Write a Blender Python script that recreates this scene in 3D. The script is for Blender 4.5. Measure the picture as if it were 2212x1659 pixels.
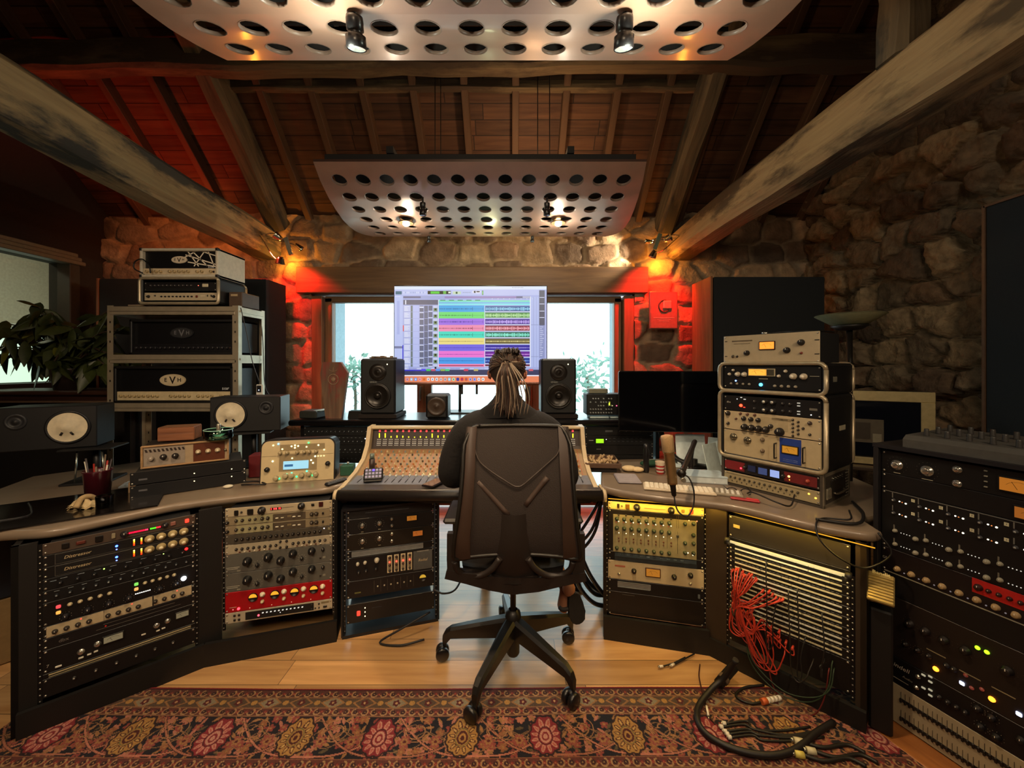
import bpy, math, random
import numpy as np
from mathutils import Vector, Matrix
for _o in list(bpy.data.objects): bpy.data.objects.remove(_o)
SC = bpy.context.scene; COL = SC.collection
R = math.radians; PI = math.pi
rnd = random.Random(7)
# ------------------------------------------------------------ camera
F = 831.0; CX = 1106.0; CY = 787.0; H = 1.4        # focal length and horizon in pixels of the 2212x1659 frame
cam = bpy.data.cameras.new('camera'); camo = bpy.data.objects.new('camera', cam); COL.objects.link(camo)
camo.location = (0, 0, H); camo.rotation_euler = (PI/2, 0, 0)
cam.sensor_width = 36; cam.lens = F/2212*36; cam.shift_y = -(829.5-CY)/2212; cam.clip_start = .02; cam.clip_end = 80
SC.camera = camo
# ------------------------------------------------------------ view
SC.view_settings.view_transform = 'Standard'; SC.view_settings.look = 'None'
SC.view_settings.exposure = -0.12; SC.view_settings.gamma = 1; SC.view_settings.use_curve_mapping = False
# ------------------------------------------------------------ world: overcast sky outside the window
W = bpy.data.worlds.new('sky'); SC.world = W; W.use_nodes = True
bg = W.node_tree.nodes['Background']; bg.inputs[0].default_value = (.80, .93, 1.0, 1); bg.inputs[1].default_value = 3.8
# ------------------------------------------------------------ lights of the room
def light(kind, name, loc, target, col, power, size=.1, spot=60, blend=.5, size_y=None):
    d = bpy.data.lights.new(name, kind); d.color = col; d.energy = power
    if kind == 'AREA':
        d.size = size
        if size_y: d.shape = 'RECTANGLE'; d.size_y = size_y
    else: d.shadow_soft_size = size
    if kind == 'SPOT': d.spot_size = R(spot); d.spot_blend = blend
    o = bpy.data.objects.new(name, d); COL.objects.link(o); o.location = loc
    if target is not None:
        o.rotation_euler = (Vector(target)-Vector(loc)).to_track_quat('-Z', 'Y').to_euler()
    return o
po = light('AREA', 'window_portal', (-.375, 3.93, 1.02), (-.375, 0, 1.02), (1, 1, 1), 1, 2.9, size_y=1.95); po.data.cycles.is_portal = True
WARM = (1, .68, .38); WHITE = (1, .86, .66)
# red and amber colour spots at the feet of the two roof trusses
light('SPOT', 'red_spot_light', (-2.13, 3.34, 2.42), (-2.05, 3.70, 1.75), (1, .012, .006), 140, .03, 100, .8)
light('SPOT', 'red_spot_light', (1.40, 3.34, 2.42), (1.32, 3.70, 1.8), (1, .012, .006), 140, .03, 100, .8)
light('POINT', 'amber_spot_light', (-2.12, 3.62, 2.36), None, (1, .36, .03), 5.0, .03)
light('POINT', 'amber_spot_light', (1.40, 3.62, 2.36), None, (1, .36, .03), 4.5, .03)
# orange / red floods behind the amplifier shelf washing stone and roof
light('SPOT', 'roof_flood_light', (-3.0, 3.05, 2.30), (-3.1, 2.9, 4.0), (1, .07, .02), 26, .05, 120, .8)
light('SPOT', 'stone_flood_light', (-2.75, 2.95, 2.75), (-3.0, 3.75, 2.4), (1, .24, .06), 20, .08, 130, .9)
# ceiling-panel spots (fittings below, except for the roof uplight)
light('SPOT', 'panel_spot_light', (-.805, 2.86, 2.36), (-.75, 2.2, .75), WHITE, 30, .03, 95, .8)
light('SPOT', 'panel_spot_light', (.335, 2.86, 2.36), (.30, 2.2, .75), WHITE, 30, .03, 95, .8)
light('SPOT', 'panel_spot_light', (-.60, 1.24, 2.36), (-.95, 1.75, 0), WARM, 75, .03, 84, .8)
light('SPOT', 'panel_spot_light', (.42, 1.24, 2.36), (.55, 1.75, 0), WARM, 75, .03, 84, .8)
light('SPOT', 'stone_side_light', (1.36, 3.52, 2.48), (-.3, 3.80, 2.42), (1, .82, .56), 60, .015, 70, .6)
light('SPOT', 'roof_up_light', (.9, 3.2, 2.55), (.0, 2.9, 3.7), (1, .52, .2), 9, .04, 100, .9)  # uplight with no fitting, lifts the roof boards
# general warm lamps behind the camera
for loc_, tg_, pw_, sz_ in (((-.2, -.7, 2.5), (-.2, 1.9, .6), 10, .6), ((-1.5, -.2, 2.3), (-1.9, 2.3, .6), 9, .3), ((1.2, -.2, 2.3), (1.4, 2.2, 1.0), 5, .3)):
    l_ = light('AREA', 'back_room_lamp', loc_, tg_, (1, .74, .48), pw_, sz_); l_.data.spread = R(100)
# glow of the halogen bulbs under the farther panel and of the spots under the nearer one
for x_ in (-.765, .335): light('POINT', 'halogen_glow', (x_, 2.78, 2.36), None, (1, .93, .74), 4.2, .03)
for x_ in (-.55, .40): light('POINT', 'panel_glow', (x_, 1.20, 2.33), None, (.93, 1, .82), 5.5, .03)
light('POINT', 'panel_top_light', (.15, 2.85, 2.72), None, (1, .62, .32), 15, .05)
light('POINT', 'panel_top_light', (-.1, 1.15, 2.95), None, (1, .66, .38), 17, .05)  # added fill above the nearer panel, brightens purlin and tie beams; no fitting
light('SPOT', 'shelf_fill_light', (-1.3, .55, 2.45), (-2.2, 2.55, 1.62), (1, .80, .58), 26, .05, 44, .9)  # added fill without a fitting, brightens the metal shelf and amplifiers
light('SPOT', 'wall_wash_light', (1.95, .75, 3.7), (2.93, 2.2, 2.0), (1, .86, .64), 20, .05, 80, .9)
light('POINT', 'panel_glow', (-.17, 3.05, 2.30), None, (.85, 1, .55), 1.8, .05)  # added fill with no fitting of its own, under the farther panel's middle

def P(px, py, Y): return Vector(((px-CX)/F*Y, Y, H-(py-CY)/F*Y))
def PZ(px, py, Z): return P(px, py, (H-Z)*F/(py-CY))
def lin(c):
    if isinstance(c, str):
        c = [int(c[i:i+2], 16)/255 for i in (0, 2, 4)]
    return tuple((x/12.92 if x <= .04045 else ((x+.055)/1.055)**2.4) for x in c[:3])
# ------------------------------------------------------------ materials
_M = {}
def mat(c, rough=.5, metal=0., emit=0., var=.12, scale=40., bump=0., alpha=None, coat=0.):
    key = (c, rough, metal, emit, var, scale, bump, alpha, coat)
    if key in _M: return _M[key]
    m = bpy.data.materials.new('surface_'+(c if isinstance(c, str) else 'tone')); m.use_nodes = True
    nt = m.node_tree; b = nt.nodes['Principled BSDF']; col = lin(c)
    b.inputs['Roughness'].default_value = rough; b.inputs['Metallic'].default_value = metal
    if coat: b.inputs['Coat Weight'].default_value = coat; b.inputs['Coat Roughness'].default_value = .12
    if emit:
        b.inputs['Base Color'].default_value = (*[x*.3 for x in col], 1)
        b.inputs['Emission Color'].default_value = (*col, 1); b.inputs['Emission Strength'].default_value = emit
    else:
        tc = nt.nodes.new('ShaderNodeTexCoord'); n = nt.nodes.new('ShaderNodeTexNoise'); n.inputs['Scale'].default_value = scale
        n.inputs['Detail'].default_value = 4
        nt.links.new(tc.outputs['Object'], n.inputs['Vector'])
        r = nt.nodes.new('ShaderNodeMapRange'); r.inputs[1].default_value = .25; r.inputs[2].default_value = .75
        r.inputs[3].default_value = 1-var; r.inputs[4].default_value = 1+var
        nt.links.new(n.outputs[0], r.inputs[0])
        mx = nt.nodes.new('ShaderNodeVectorMath'); mx.operation = 'SCALE'; mx.inputs[0].default_value = col
        nt.links.new(r.outputs[0], mx.inputs['Scale']); nt.links.new(mx.outputs[0], b.inputs['Base Color'])
        if bump:
            bp = nt.nodes.new('ShaderNodeBump'); bp.inputs['Strength'].default_value = bump; bp.inputs['Distance'].default_value = .01
            nt.links.new(n.outputs[0], bp.inputs['Height']); nt.links.new(bp.outputs[0], b.inputs['Normal'])
    if alpha is not None: b.inputs['Alpha'].default_value = alpha
    _M[key] = m; return m
def vcol_mat(name, rough=.8, emit=0., bump=.3, bscale=60., var=.25, vscale=14., metal=0.):
    if name in _M: return _M[name]
    m = bpy.data.materials.new(name); m.use_nodes = True; nt = m.node_tree; b = nt.nodes['Principled BSDF']
    b.inputs['Roughness'].default_value = rough; b.inputs['Metallic'].default_value = metal
    a = nt.nodes.new('ShaderNodeVertexColor'); a.layer_name = 'Col'
    if emit:
        nt.links.new(a.outputs[0], b.inputs['Emission Color']); b.inputs['Emission Strength'].default_value = emit
        b.inputs['Base Color'].default_value = (.02, .02, .02, 1)
    else:
        tc = nt.nodes.new('ShaderNodeTexCoord')
        n = nt.nodes.new('ShaderNodeTexNoise'); n.inputs['Scale'].default_value = vscale; n.inputs['Detail'].default_value = 8
        nt.links.new(tc.outputs['Object'], n.inputs['Vector'])
        r = nt.nodes.new('ShaderNodeMapRange'); r.inputs[1].default_value = .3; r.inputs[2].default_value = .7
        r.inputs[3].default_value = 1-var; r.inputs[4].default_value = 1+var
        nt.links.new(n.outputs[0], r.inputs[0])
        mx = nt.nodes.new('ShaderNodeVectorMath'); mx.operation = 'SCALE'
        nt.links.new(a.outputs[0], mx.inputs[0]); nt.links.new(r.outputs[0], mx.inputs['Scale']); nt.links.new(mx.outputs[0], b.inputs['Base Color'])
        if bump:
            n2 = nt.nodes.new('ShaderNodeTexNoise'); n2.inputs['Scale'].default_value = bscale; n2.inputs['Detail'].default_value = 8
            nt.links.new(tc.outputs['Object'], n2.inputs['Vector'])
            bp = nt.nodes.new('ShaderNodeBump'); bp.inputs['Strength'].default_value = bump; bp.inputs['Distance'].default_value = .02
            nt.links.new(n2.outputs[0], bp.inputs['Height']); nt.links.new(bp.outputs[0], b.inputs['Normal'])
    _M[name] = m; return m
def wood(name, c1, c2, c3=None, axis=0, board=0, baxis=1, grain=9., rough=.6, bump=.3, coat=0., blotch=2.5, seam=.004, stretch=.08):
    """planks or a solid timber; the grain runs along `axis`, boards (if any) are laid side by side along `baxis`"""
    m = bpy.data.materials.new(name); m.use_nodes = True; nt = m.node_tree; L = nt.links.new; N = nt.nodes.new; b = nt.nodes['Principled BSDF']
    b.inputs['Roughness'].default_value = rough
    if coat: b.inputs['Coat Weight'].default_value = coat; b.inputs['Coat Roughness'].default_value = .18
    tc = N('ShaderNodeTexCoord'); sep = N('ShaderNodeSeparateXYZ'); L(tc.outputs['Object'], sep.inputs[0])
    def mth(op, a, bb=None):
        n = N('ShaderNodeMath'); n.operation = op
        for i, v in enumerate((a, bb)):
            if v is None: continue
            if hasattr(v, 'node'): L(v, n.inputs[i])
            else: n.inputs[i].default_value = v
        return n.outputs[0]
    vec = tc.outputs['Object']
    if board:
        t = mth('DIVIDE', sep.outputs[baxis], board); idx = mth('FLOOR', t); fr = mth('SUBTRACT', t, idx)
        wn = N('ShaderNodeTexWhiteNoise'); wn.noise_dimensions = '1D'; L(idx, wn.inputs['W']); rv = wn.outputs['Value']
        # butt joints along the board
        al = mth('ADD', mth('DIVIDE', sep.outputs[axis], board*9), mth('MULTIPLY', rv, 7.3)); ai = mth('FLOOR', al); af = mth('SUBTRACT', al, ai)
        wn2 = N('ShaderNodeTexWhiteNoise'); wn2.noise_dimensions = '2D'; cb = N('ShaderNodeCombineXYZ'); L(idx, cb.inputs[0]); L(ai, cb.inputs[1]); L(cb.outputs[0], wn2.inputs['Vector']); rv = wn2.outputs['Value']
        off = N('ShaderNodeCombineXYZ'); 
        for k in range(3): L(mth('MULTIPLY', rv, 31.7+k*11), off.inputs[k])
        va = N('ShaderNodeVectorMath'); va.operation = 'ADD'; L(vec, va.inputs[0]); L(off.outputs[0], va.inputs[1]); vec = va.outputs[0]
    mp = N('ShaderNodeMapping'); s = [1, 1, 1]; s[axis] = stretch; mp.inputs['Scale'].default_value = s; L(vec, mp.inputs['Vector'])
    n = N('ShaderNodeTexNoise'); n.inputs['Scale'].default_value = grain*4; n.inputs['Detail'].default_value = 8; n.inputs['Distortion'].default_value = .6; L(mp.outputs[0], n.inputs['Vector'])
    cr = N('ShaderNodeValToRGB'); cr.color_ramp.elements[0].position = .3; cr.color_ramp.elements[1].position = .7
    cr.color_ramp.elements[0].color = (*lin(c1), 1); cr.color_ramp.elements[1].color = (*lin(c2), 1); L(n.outputs[0], cr.inputs[0]); colr = cr.outputs[0]
    if c3:
        mp2 = N('ShaderNodeMapping'); s = [1, 1, 1]; s[axis] = .3; mp2.inputs['Scale'].default_value = s; L(vec, mp2.inputs['Vector'])
        n3 = N('ShaderNodeTexNoise'); n3.inputs['Scale'].default_value = blotch; n3.inputs['Detail'].default_value = 7; n3.inputs['Roughness'].default_value = .65; L(mp2.outputs[0], n3.inputs['Vector'])
        rr = N('ShaderNodeMapRange'); rr.inputs[1].default_value = .47; rr.inputs[2].default_value = .56; L(n3.outputs[0], rr.inputs[0])
        mx = N('ShaderNodeMix'); mx.data_type = 'RGBA'; L(rr.outputs[0], mx.inputs['Factor']); L(colr, mx.inputs[6]); mx.inputs[7].default_value = (*lin(c3), 1); colr = mx.outputs[2]
    if board:
        sc = N('ShaderNodeVectorMath'); sc.operation = 'SCALE'; L(colr, sc.inputs[0]); L(mth('ADD', mth('MULTIPLY', rv, .55), .72), sc.inputs['Scale'])
        e = mth('LESS_THAN', mth('MINIMUM', fr, mth('SUBTRACT', 1.0, fr)), seam/board)
        e2 = mth('LESS_THAN', mth('MINIMUM', af, mth('SUBTRACT', 1.0, af)), seam/board/9)
        e = mth('MAXIMUM', e, e2)
        sc2 = N('ShaderNodeVectorMath'); sc2.operation = 'SCALE'; L(sc.outputs[0], sc2.inputs[0]); L(mth('SUBTRACT', 1.0, mth('MULTIPLY', e, .75)), sc2.inputs['Scale']); colr = sc2.outputs[0]
    L(colr, b.inputs['Base Color'])
    if bump:
        bp = N('ShaderNodeBump'); bp.inputs['Strength'].default_value = bump; bp.inputs['Distance'].default_value = .01; L(n.outputs[0], bp.inputs['Height']); L(bp.outputs[0], b.inputs['Normal'])
    return m
# ------------------------------------------------------------ mesh builder
class MB:
    def __init__(s, T=None): s.v = []; s.f = []; s.mi = []; s.sm = []; s.mats = []; s.T = T or Matrix()
    def _m(s, m):
        if isinstance(m, str): m = mat(m)
        if m not in s.mats: s.mats.append(m)
        return s.mats.index(m)
    def add(s, vs, fs, m, smooth=False):
        b = len(s.v); T = s.T; s.v += [tuple(T @ Vector(v)) for v in vs]; i = s._m(m)
        for k, f in enumerate(fs):
            s.f.append([b+j for j in f]); s.mi.append(i); s.sm.append(smooth if isinstance(smooth, bool) else smooth[k])
        return s
    def box(s, c, d, m, bev=0, rot=None):
        x, y, z = d[0]/2, d[1]/2, d[2]/2; Rm = rot or Matrix.Identity(3); c = Vector(c)
        if not bev:
            vs = [(a*x, b*y, e*z) for a in (-1, 1) for b in (-1, 1) for e in (-1, 1)]
            fs = [(0, 1, 3, 2), (4, 6, 7, 5), (0, 4, 5, 1), (2, 3, 7, 6), (0, 2, 6, 4), (1, 5, 7, 3)]
        else:
            bev = min(bev, x*.98, y*.98, z*.98); vs = []; idx = {}
            for a in (-1, 1):
                for b in (-1, 1):
                    for e in (-1, 1):
                        idx[a, b, e] = len(vs)
                        vs += [(a*x, b*(y-bev), e*(z-bev)), (a*(x-bev), b*y, e*(z-bev)), (a*(x-bev), b*(y-bev), e*z)]
            I = lambda a, b, e, k: idx[a, b, e]+k
            fs = [(I(-1,-1,-1,0), I(-1,-1,1,0), I(-1,1,1,0), I(-1,1,-1,0)), (I(1,-1,-1,0), I(1,1,-1,0), I(1,1,1,0), I(1,-1,1,0)),
                  (I(-1,-1,-1,1), I(1,-1,-1,1), I(1,-1,1,1), I(-1,-1,1,1)), (I(-1,1,-1,1), I(-1,1,1,1), I(1,1,1,1), I(1,1,-1,1)),
                  (I(-1,-1,-1,2), I(-1,1,-1,2), I(1,1,-1,2), I(1,-1,-1,2)), (I(-1,-1,1,2), I(1,-1,1,2), I(1,1,1,2), I(-1,1,1,2))]
            for b in (-1, 1):
                for e in (-1, 1):
                    fs.append((I(-1,b,e,1), I(1,b,e,1), I(1,b,e,2), I(-1,b,e,2))); fs.append((I(b,-1,e,0), I(b,1,e,0), I(b,1,e,2), I(b,-1,e,2)))
                    fs.append((I(b,e,-1,0), I(b,e,1,0), I(b,e,1,1), I(b,e,-1,1)))
            for k in idx: fs.append((idx[k], idx[k]+1, idx[k]+2))
        return s.add([tuple(Rm @ Vector(v) + c) for v in vs], fs, m)
    def cyl(s, p0, p1, r0, m, r1=None, n=16, caps=True, smooth=True):
        p0 = Vector(p0); p1 = Vector(p1); r1 = r0 if r1 is None else r1; d = (p1-p0).normalized()
        u = d.orthogonal().normalized(); w = d.cross(u); vs = []
        for p, r in ((p0, r0), (p1, r1)):
            for k in range(n):
                a = 2*PI*k/n; vs.append(p+u*r*math.cos(a)+w*r*math.sin(a))
        fs = [(k, (k+1) % n, n+(k+1) % n, n+k) for k in range(n)]; sm = [smooth]*n
        if caps: fs += [tuple(range(n))[::-1], tuple(range(n, 2*n))]; sm += [False, False]
        return s.add(vs, fs, m, sm)
    def lathe(s, prof, m, o=(0, 0, 0), axis=(0, 0, 1), n=20, smooth=True, ref=None):
        d = Vector(axis).normalized(); u = (Vector(ref) if ref else d.orthogonal()).normalized(); w = d.cross(u); o = Vector(o); vs = []
        for r, t in prof:
            for k in range(n):
                a = 2*PI*k/n; vs.append(o+d*t+(u*math.cos(a)+w*math.sin(a))*max(r, 1e-5))
        fs = [(i*n+k, i*n+(k+1) % n, (i+1)*n+(k+1) % n, (i+1)*n+k) for i in range(len(prof)-1) for k in range(n)]
        return s.add(vs, fs, m, smooth)
    def tube(s, pts, r, m, n=7, sub=6, closed=False, taper=None):
        pts = [Vector(p) for p in pts]
        if sub > 1 and len(pts) > 2:
            q = []
            for i in range(len(pts)-1):
                a = pts[i-1] if i else pts[0]*2-pts[1]; b, c = pts[i], pts[i+1]; d = pts[i+2] if i+2 < len(pts) else c*2-b
                for k in range(sub):
                    t = k/sub; q.append(.5*((2*b)+(c-a)*t+(2*a-5*b+4*c-d)*t*t+(3*b-a-3*c+d)*t**3))
            q.append(pts[-1]); pts = q
        vs = []; u = None; N_ = len(pts)
        for i, p in enumerate(pts):
            d = (pts[min(i+1, N_-1)]-pts[max(i-1, 0)])
            if d.length < 1e-9: d = Vector((0, 0, 1))
            d.normalize()
            u = d.orthogonal().normalized() if u is None else (u-d*u.dot(d))
            if u.length < 1e-6: u = d.orthogonal()
            u.normalize(); w = d.cross(u)
            rr = r if taper is None else r*(taper[0]+(taper[1]-taper[0])*i/(N_-1))
            for k in range(n):
                a = 2*PI*k/n; vs.append(p+(u*math.cos(a)+w*math.sin(a))*rr)
        fs = [(i*n+k, i*n+(k+1) % n, (i+1)*n+(k+1) % n, (i+1)*n+k) for i in range(N_-1) for k in range(n)]; sm = [True]*len(fs)
        fs += [tuple(range(n))[::-1], tuple(range((N_-1)*n, N_*n))]; sm += [False]*2
        return s.add(vs, fs, m, sm)
    def prism(s, poly, h, m, f=lambda a, b, t: (a, b, t), z0=0):
        """extrude a polygon of (a,b) from z0 to z0+h, mapped with f"""
        n = len(poly); vs = [f(a, b, z0) for a, b in poly]+[f(a, b, z0+h) for a, b in poly]
        fs = [tuple(range(n))[::-1], tuple(range(n, 2*n))]+[(k, (k+1) % n, n+(k+1) % n, n+k) for k in range(n)]
        return s.add(vs, fs, m)
    def grid(s, rows, m, smooth=True, closed=False):
        nr = len(rows); nc = len(rows[0]); vs = [p for r in rows for p in r]
        fs = [(i*nc+k, i*nc+(k+1) % nc, (i+1)*nc+(k+1) % nc, (i+1)*nc+k) for i in range(nr-1) for k in range(nc if closed else nc-1)]
        return s.add(vs, fs, m, smooth)
    def sphere(s, c, r, m, n=14, sc=(1, 1, 1), rot=None):
        Rm = rot or Matrix.Identity(3); c = Vector(c); rows = []
        for i in range(n//2+1):
            t = PI*i/(n//2)
            rows.append([Rm @ Vector((r*sc[0]*math.sin(t)*math.cos(2*PI*k/n), r*sc[1]*math.sin(t)*math.sin(2*PI*k/n), r*sc[2]*math.cos(t)))+c for k in range(n)])
        return s.grid(rows, m, True, True)
    def text(s, txt, size, m, c, rot, th=.0004, bold=False, shear=0.):
        """flat lettering: rot maps text x,y,z to local axes"""
        cu = bpy.data.curves.new('t', 'FONT'); cu.body = txt; cu.size = size; cu.align_x = 'CENTER'; cu.align_y = 'CENTER'; cu.resolution_u = 2; cu.shear = shear
        if bold: cu.offset = size*.02
        o = bpy.data.objects.new('t', cu); COL.objects.link(o); dg = bpy.context.evaluated_depsgraph_get()
        me = bpy.data.meshes.new_from_object(o.evaluated_get(dg)); Rm = rot; c = Vector(c)
        s.add([tuple(Rm @ v.co + c) for v in me.vertices], [tuple(p.vertices) for p in me.polygons], m)
        bpy.data.objects.remove(o); bpy.data.curves.remove(cu); bpy.data.meshes.remove(me); return s
    def mesh(s, name):
        me = bpy.data.meshes.new(name); me.from_pydata(s.v, [], s.f)
        for m in s.mats: me.materials.append(m)
        me.polygons.foreach_set('material_index', s.mi); me.polygons.foreach_set('use_smooth', s.sm); me.update(); return me
    def build(s, name, parent=None, **kw): return link(name, s.mesh(name), parent, **kw)
def props(o, label=None, cat=None, group=None, kind=None):
    if label: o['label'] = label
    if cat: o['category'] = cat
    if group: o['group'] = group
    if kind: o['kind'] = kind
    return o
def link(name, me, parent=None, mtx=None, label=None, cat=None, group=None, kind=None, loc=None):
    o = bpy.data.objects.new(name, me); COL.objects.link(o)
    if parent: o.parent = parent
    if mtx is not None: o.matrix_basis = mtx
    if loc is not None: o.location = loc
    return props(o, label, cat, group, kind)
def thing(name, label, cat, mtx=None, group=None):
    o = bpy.data.objects.new(name, None); COL.objects.link(o); o.empty_display_size = .05
    if mtx is not None: o.matrix_basis = mtx
    return props(o, label, cat, group)
def copy_tree(o, mtx=None, parent=None, label=None):
    c = o.copy(); COL.objects.link(c); c.parent = parent
    if mtx is not None: c.matrix_basis = mtx
    if label: c['label'] = label
    for ch in list(KIDS.get(o, [])) or [x for x in o.children]: copy_tree(ch, None, c)
    return c
KIDS = {}
def FR(c, yaw=0, tilt=0): return Matrix.Translation(Vector(c)) @ Matrix.Rotation(R(yaw), 4, 'Z') @ Matrix.Rotation(R(-tilt), 4, 'X')
RF = Matrix(((1, 0, 0), (0, 0, -1), (0, 1, 0)))      # text standing on a front face (normal -y)
def vmesh(name, V, Fq, cols, m, smooth=True):
    """numpy mesh with a colour attribute"""
    me = bpy.data.meshes.new(name); nv = len(V); nf = len(Fq)
    me.vertices.add(nv); me.vertices.foreach_set('co', np.asarray(V, 'f').ravel())
    me.loops.add(nf*4); me.loops.foreach_set('vertex_index', np.asarray(Fq, 'i').ravel())
    me.polygons.add(nf); me.polygons.foreach_set('loop_start', np.arange(0, nf*4, 4, dtype='i')); me.polygons.foreach_set('loop_total', np.full(nf, 4, 'i'))
    me.polygons.foreach_set('use_smooth', np.full(nf, smooth)); me.update(); me.validate()
    a = me.color_attributes.new('Col', 'FLOAT_COLOR', 'POINT'); c4 = np.ones((nv, 4), 'f'); c4[:, :3] = cols; a.data.foreach_set('color', c4.ravel())
    me.materials.append(m); return me
def gridfaces(nr, nc, keep=None):
    i, j = np.meshgrid(np.arange(nr-1), np.arange(nc-1), indexing='ij'); a = i*nc+j
    f = np.stack([a, a+1, a+nc+1, a+nc], -1)
    return f[keep] if keep is not None else f.reshape(-1, 4)
# ============================================================ ROOM
WY = 3.75; XL = -3.95; XR = 2.93; EAVE = 2.85; RY = .4; RZ = 6.2; BY = -2.95
LNX = np.array([lin('a58a6c'), lin('8a6f58'), lin('b59b7c'), lin('7c6653'), lin('94806a'), lin('6e5a4a')])
def vnoise(x, y, seed=0):
    """smooth value noise"""
    rs = np.random.RandomState(seed); T = rs.rand(256, 256); xi = np.floor(x).astype(int); yi = np.floor(y).astype(int); fx = x-xi; fy = y-yi
    fx = fx*fx*(3-2*fx); fy = fy*fy*(3-2*fy); g = lambda a, b: T[a % 256, b % 256]
    return (g(xi, yi)*(1-fx)+g(xi+1, yi)*fx)*(1-fy)+(g(xi, yi+1)*(1-fx)+g(xi+1, yi+1)*fx)*fy
def fbm(x, y, s=0, o=4): return sum(vnoise(x*2**k, y*2**k, s+k)/2**k for k in range(o))/sum(1/2**k for k in range(o))
def stone_relief(U, V, seed, cw=.30, ch=.19, wob=.05, jit=.36, depth=.05, gap=.022):
    """rubble masonry: height field and stone colour; U,V in metres"""
    U2 = U+wob*(fbm(U*4, V*4, seed)-.5)*2; V2 = V+wob*(fbm(U*4+9, V*4+5, seed+20)-.5)*2
    gi = np.floor(U2/cw).astype(int); gj = np.floor(V2/ch).astype(int); rs = np.random.RandomState(seed)
    JX = rs.rand(128, 128); JY = rs.rand(128, 128); CI = rs.randint(0, 6, (128, 128)); HH = rs.rand(128, 128)
    d1 = np.full(U.shape, 9.); d2 = d1.copy(); id_ = np.zeros(U.shape, int)
    for a in (-1, 0, 1, ):
        for b in (-1, 0, 1):
            i = gi+a; j = gj+b; px = (i+.5+(j % 2)*.5+(JX[i % 128, j % 128]-.5)*2*jit)*cw; py = (j+.5+(JY[i % 128, j % 128]-.5)*jit)*ch
            dx = np.abs(U2-px)/cw; dy = np.abs(V2-py)/ch; d = (dx**2.6+dy**2.6)**(1/2.6); k = (i % 128)*128+j % 128
            m = d < d1; d2 = np.where(m, d1, np.minimum(d2, d)); id_ = np.where(m, k, id_); d1 = np.where(m, d, d1)
    edge = (d2-d1)*ch*.8; t = np.clip((edge-gap*.25)/(gap*1.3), 0, 1); t = t*t*(3-2*t)
    hh = t*(depth*(.45+.75*HH[id_//128, id_ % 128]))+depth*.55*(fbm(U*9, V*9, seed+3, 5)-.5)*t+.008*(fbm(U*30, V*30, seed+5, 3)-.5)
    col = LNX[CI[id_//128, id_ % 128]]*(.75+.5*HH[id_//128, id_ % 128])[..., None]; mort = np.array(lin('a08a70'))
    tt = np.clip(t*1.6, 0, 1)[..., None]; return hh, mort*(1-tt)+col*tt
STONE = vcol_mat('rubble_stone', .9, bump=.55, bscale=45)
# ---- front wall with its window opening
OX0, OX1, OZ1 = -1.93, 1.18, 2.09
st = .018
xs = np.arange(XL, XR+st, st); zs = np.arange(0, EAVE+st*.5, st)
Z, X = np.meshgrid(zs, xs, indexing='ij'); hh, cc = stone_relief(X, Z, 11, .33, .20)
top_wob = .05*(fbm(X*3, X*0+2, 31)-.5)*2
V = np.stack([X, WY-hh, Z+np.clip((Z-2.4)/.45, 0, 1)*top_wob], -1)
zc = (zs[:-1]+zs[1:])/2; xc = (xs[:-1]+xs[1:])/2; ZC, XC = np.meshgrid(zc, xc, indexing='ij')
keep = ~((XC > OX0) & (XC < OX1) & (ZC < OZ1+.24))
wall = link('wall_front', vmesh('wall_front', V.reshape(-1, 3), gridfaces(len(zs), len(xs), keep), cc.reshape(-1, 3), STONE), kind='structure')
m = MB(); sm_ = mat('7a6856', .9)
m.box((XL/2+OX0/2, WY+.16, 1.45), (OX0-XL, .28, 2.9), sm_).box((XR/2+OX1/2, WY+.16, 1.45), (XR-OX1, .28, 2.9), sm_).box(((OX0+OX1)/2, WY+.16, 2.60), (OX1-OX0, .28, .5), sm_)
m.build('core', wall)
# ---- right gable wall, irregular rubble
ys = np.arange(.3, WY+st, .0165); zs = np.arange(0, 5.2, .0165); Z, Y = np.meshgrid(zs, ys, indexing='ij')
hh, cc = stone_relief(Y, Z, 47, .27, .20, .09, .46, .12, .018); V = np.stack([XR-hh, Y, Z], -1)
zc = (zs[:-1]+zs[1:])/2; yc = (ys[:-1]+ys[1:])/2; ZC, YC = np.meshgrid(zc, yc, indexing='ij')
keep = (ZC < 6.75-np.abs(YC-RY))
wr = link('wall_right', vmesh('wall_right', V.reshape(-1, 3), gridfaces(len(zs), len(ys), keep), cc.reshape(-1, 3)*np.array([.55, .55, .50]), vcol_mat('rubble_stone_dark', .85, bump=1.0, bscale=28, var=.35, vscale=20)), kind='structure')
m = MB(); gab = [(BY-.3, 0), (WY+.3, 0), (WY+.3, EAVE+.05), (RY, RZ+.35), (BY-.3, EAVE+.05)]
m.prism(gab, .2, sm_, lambda a, b, t: (XR+.02+t, a, b)); m.build('core', wr)
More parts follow.
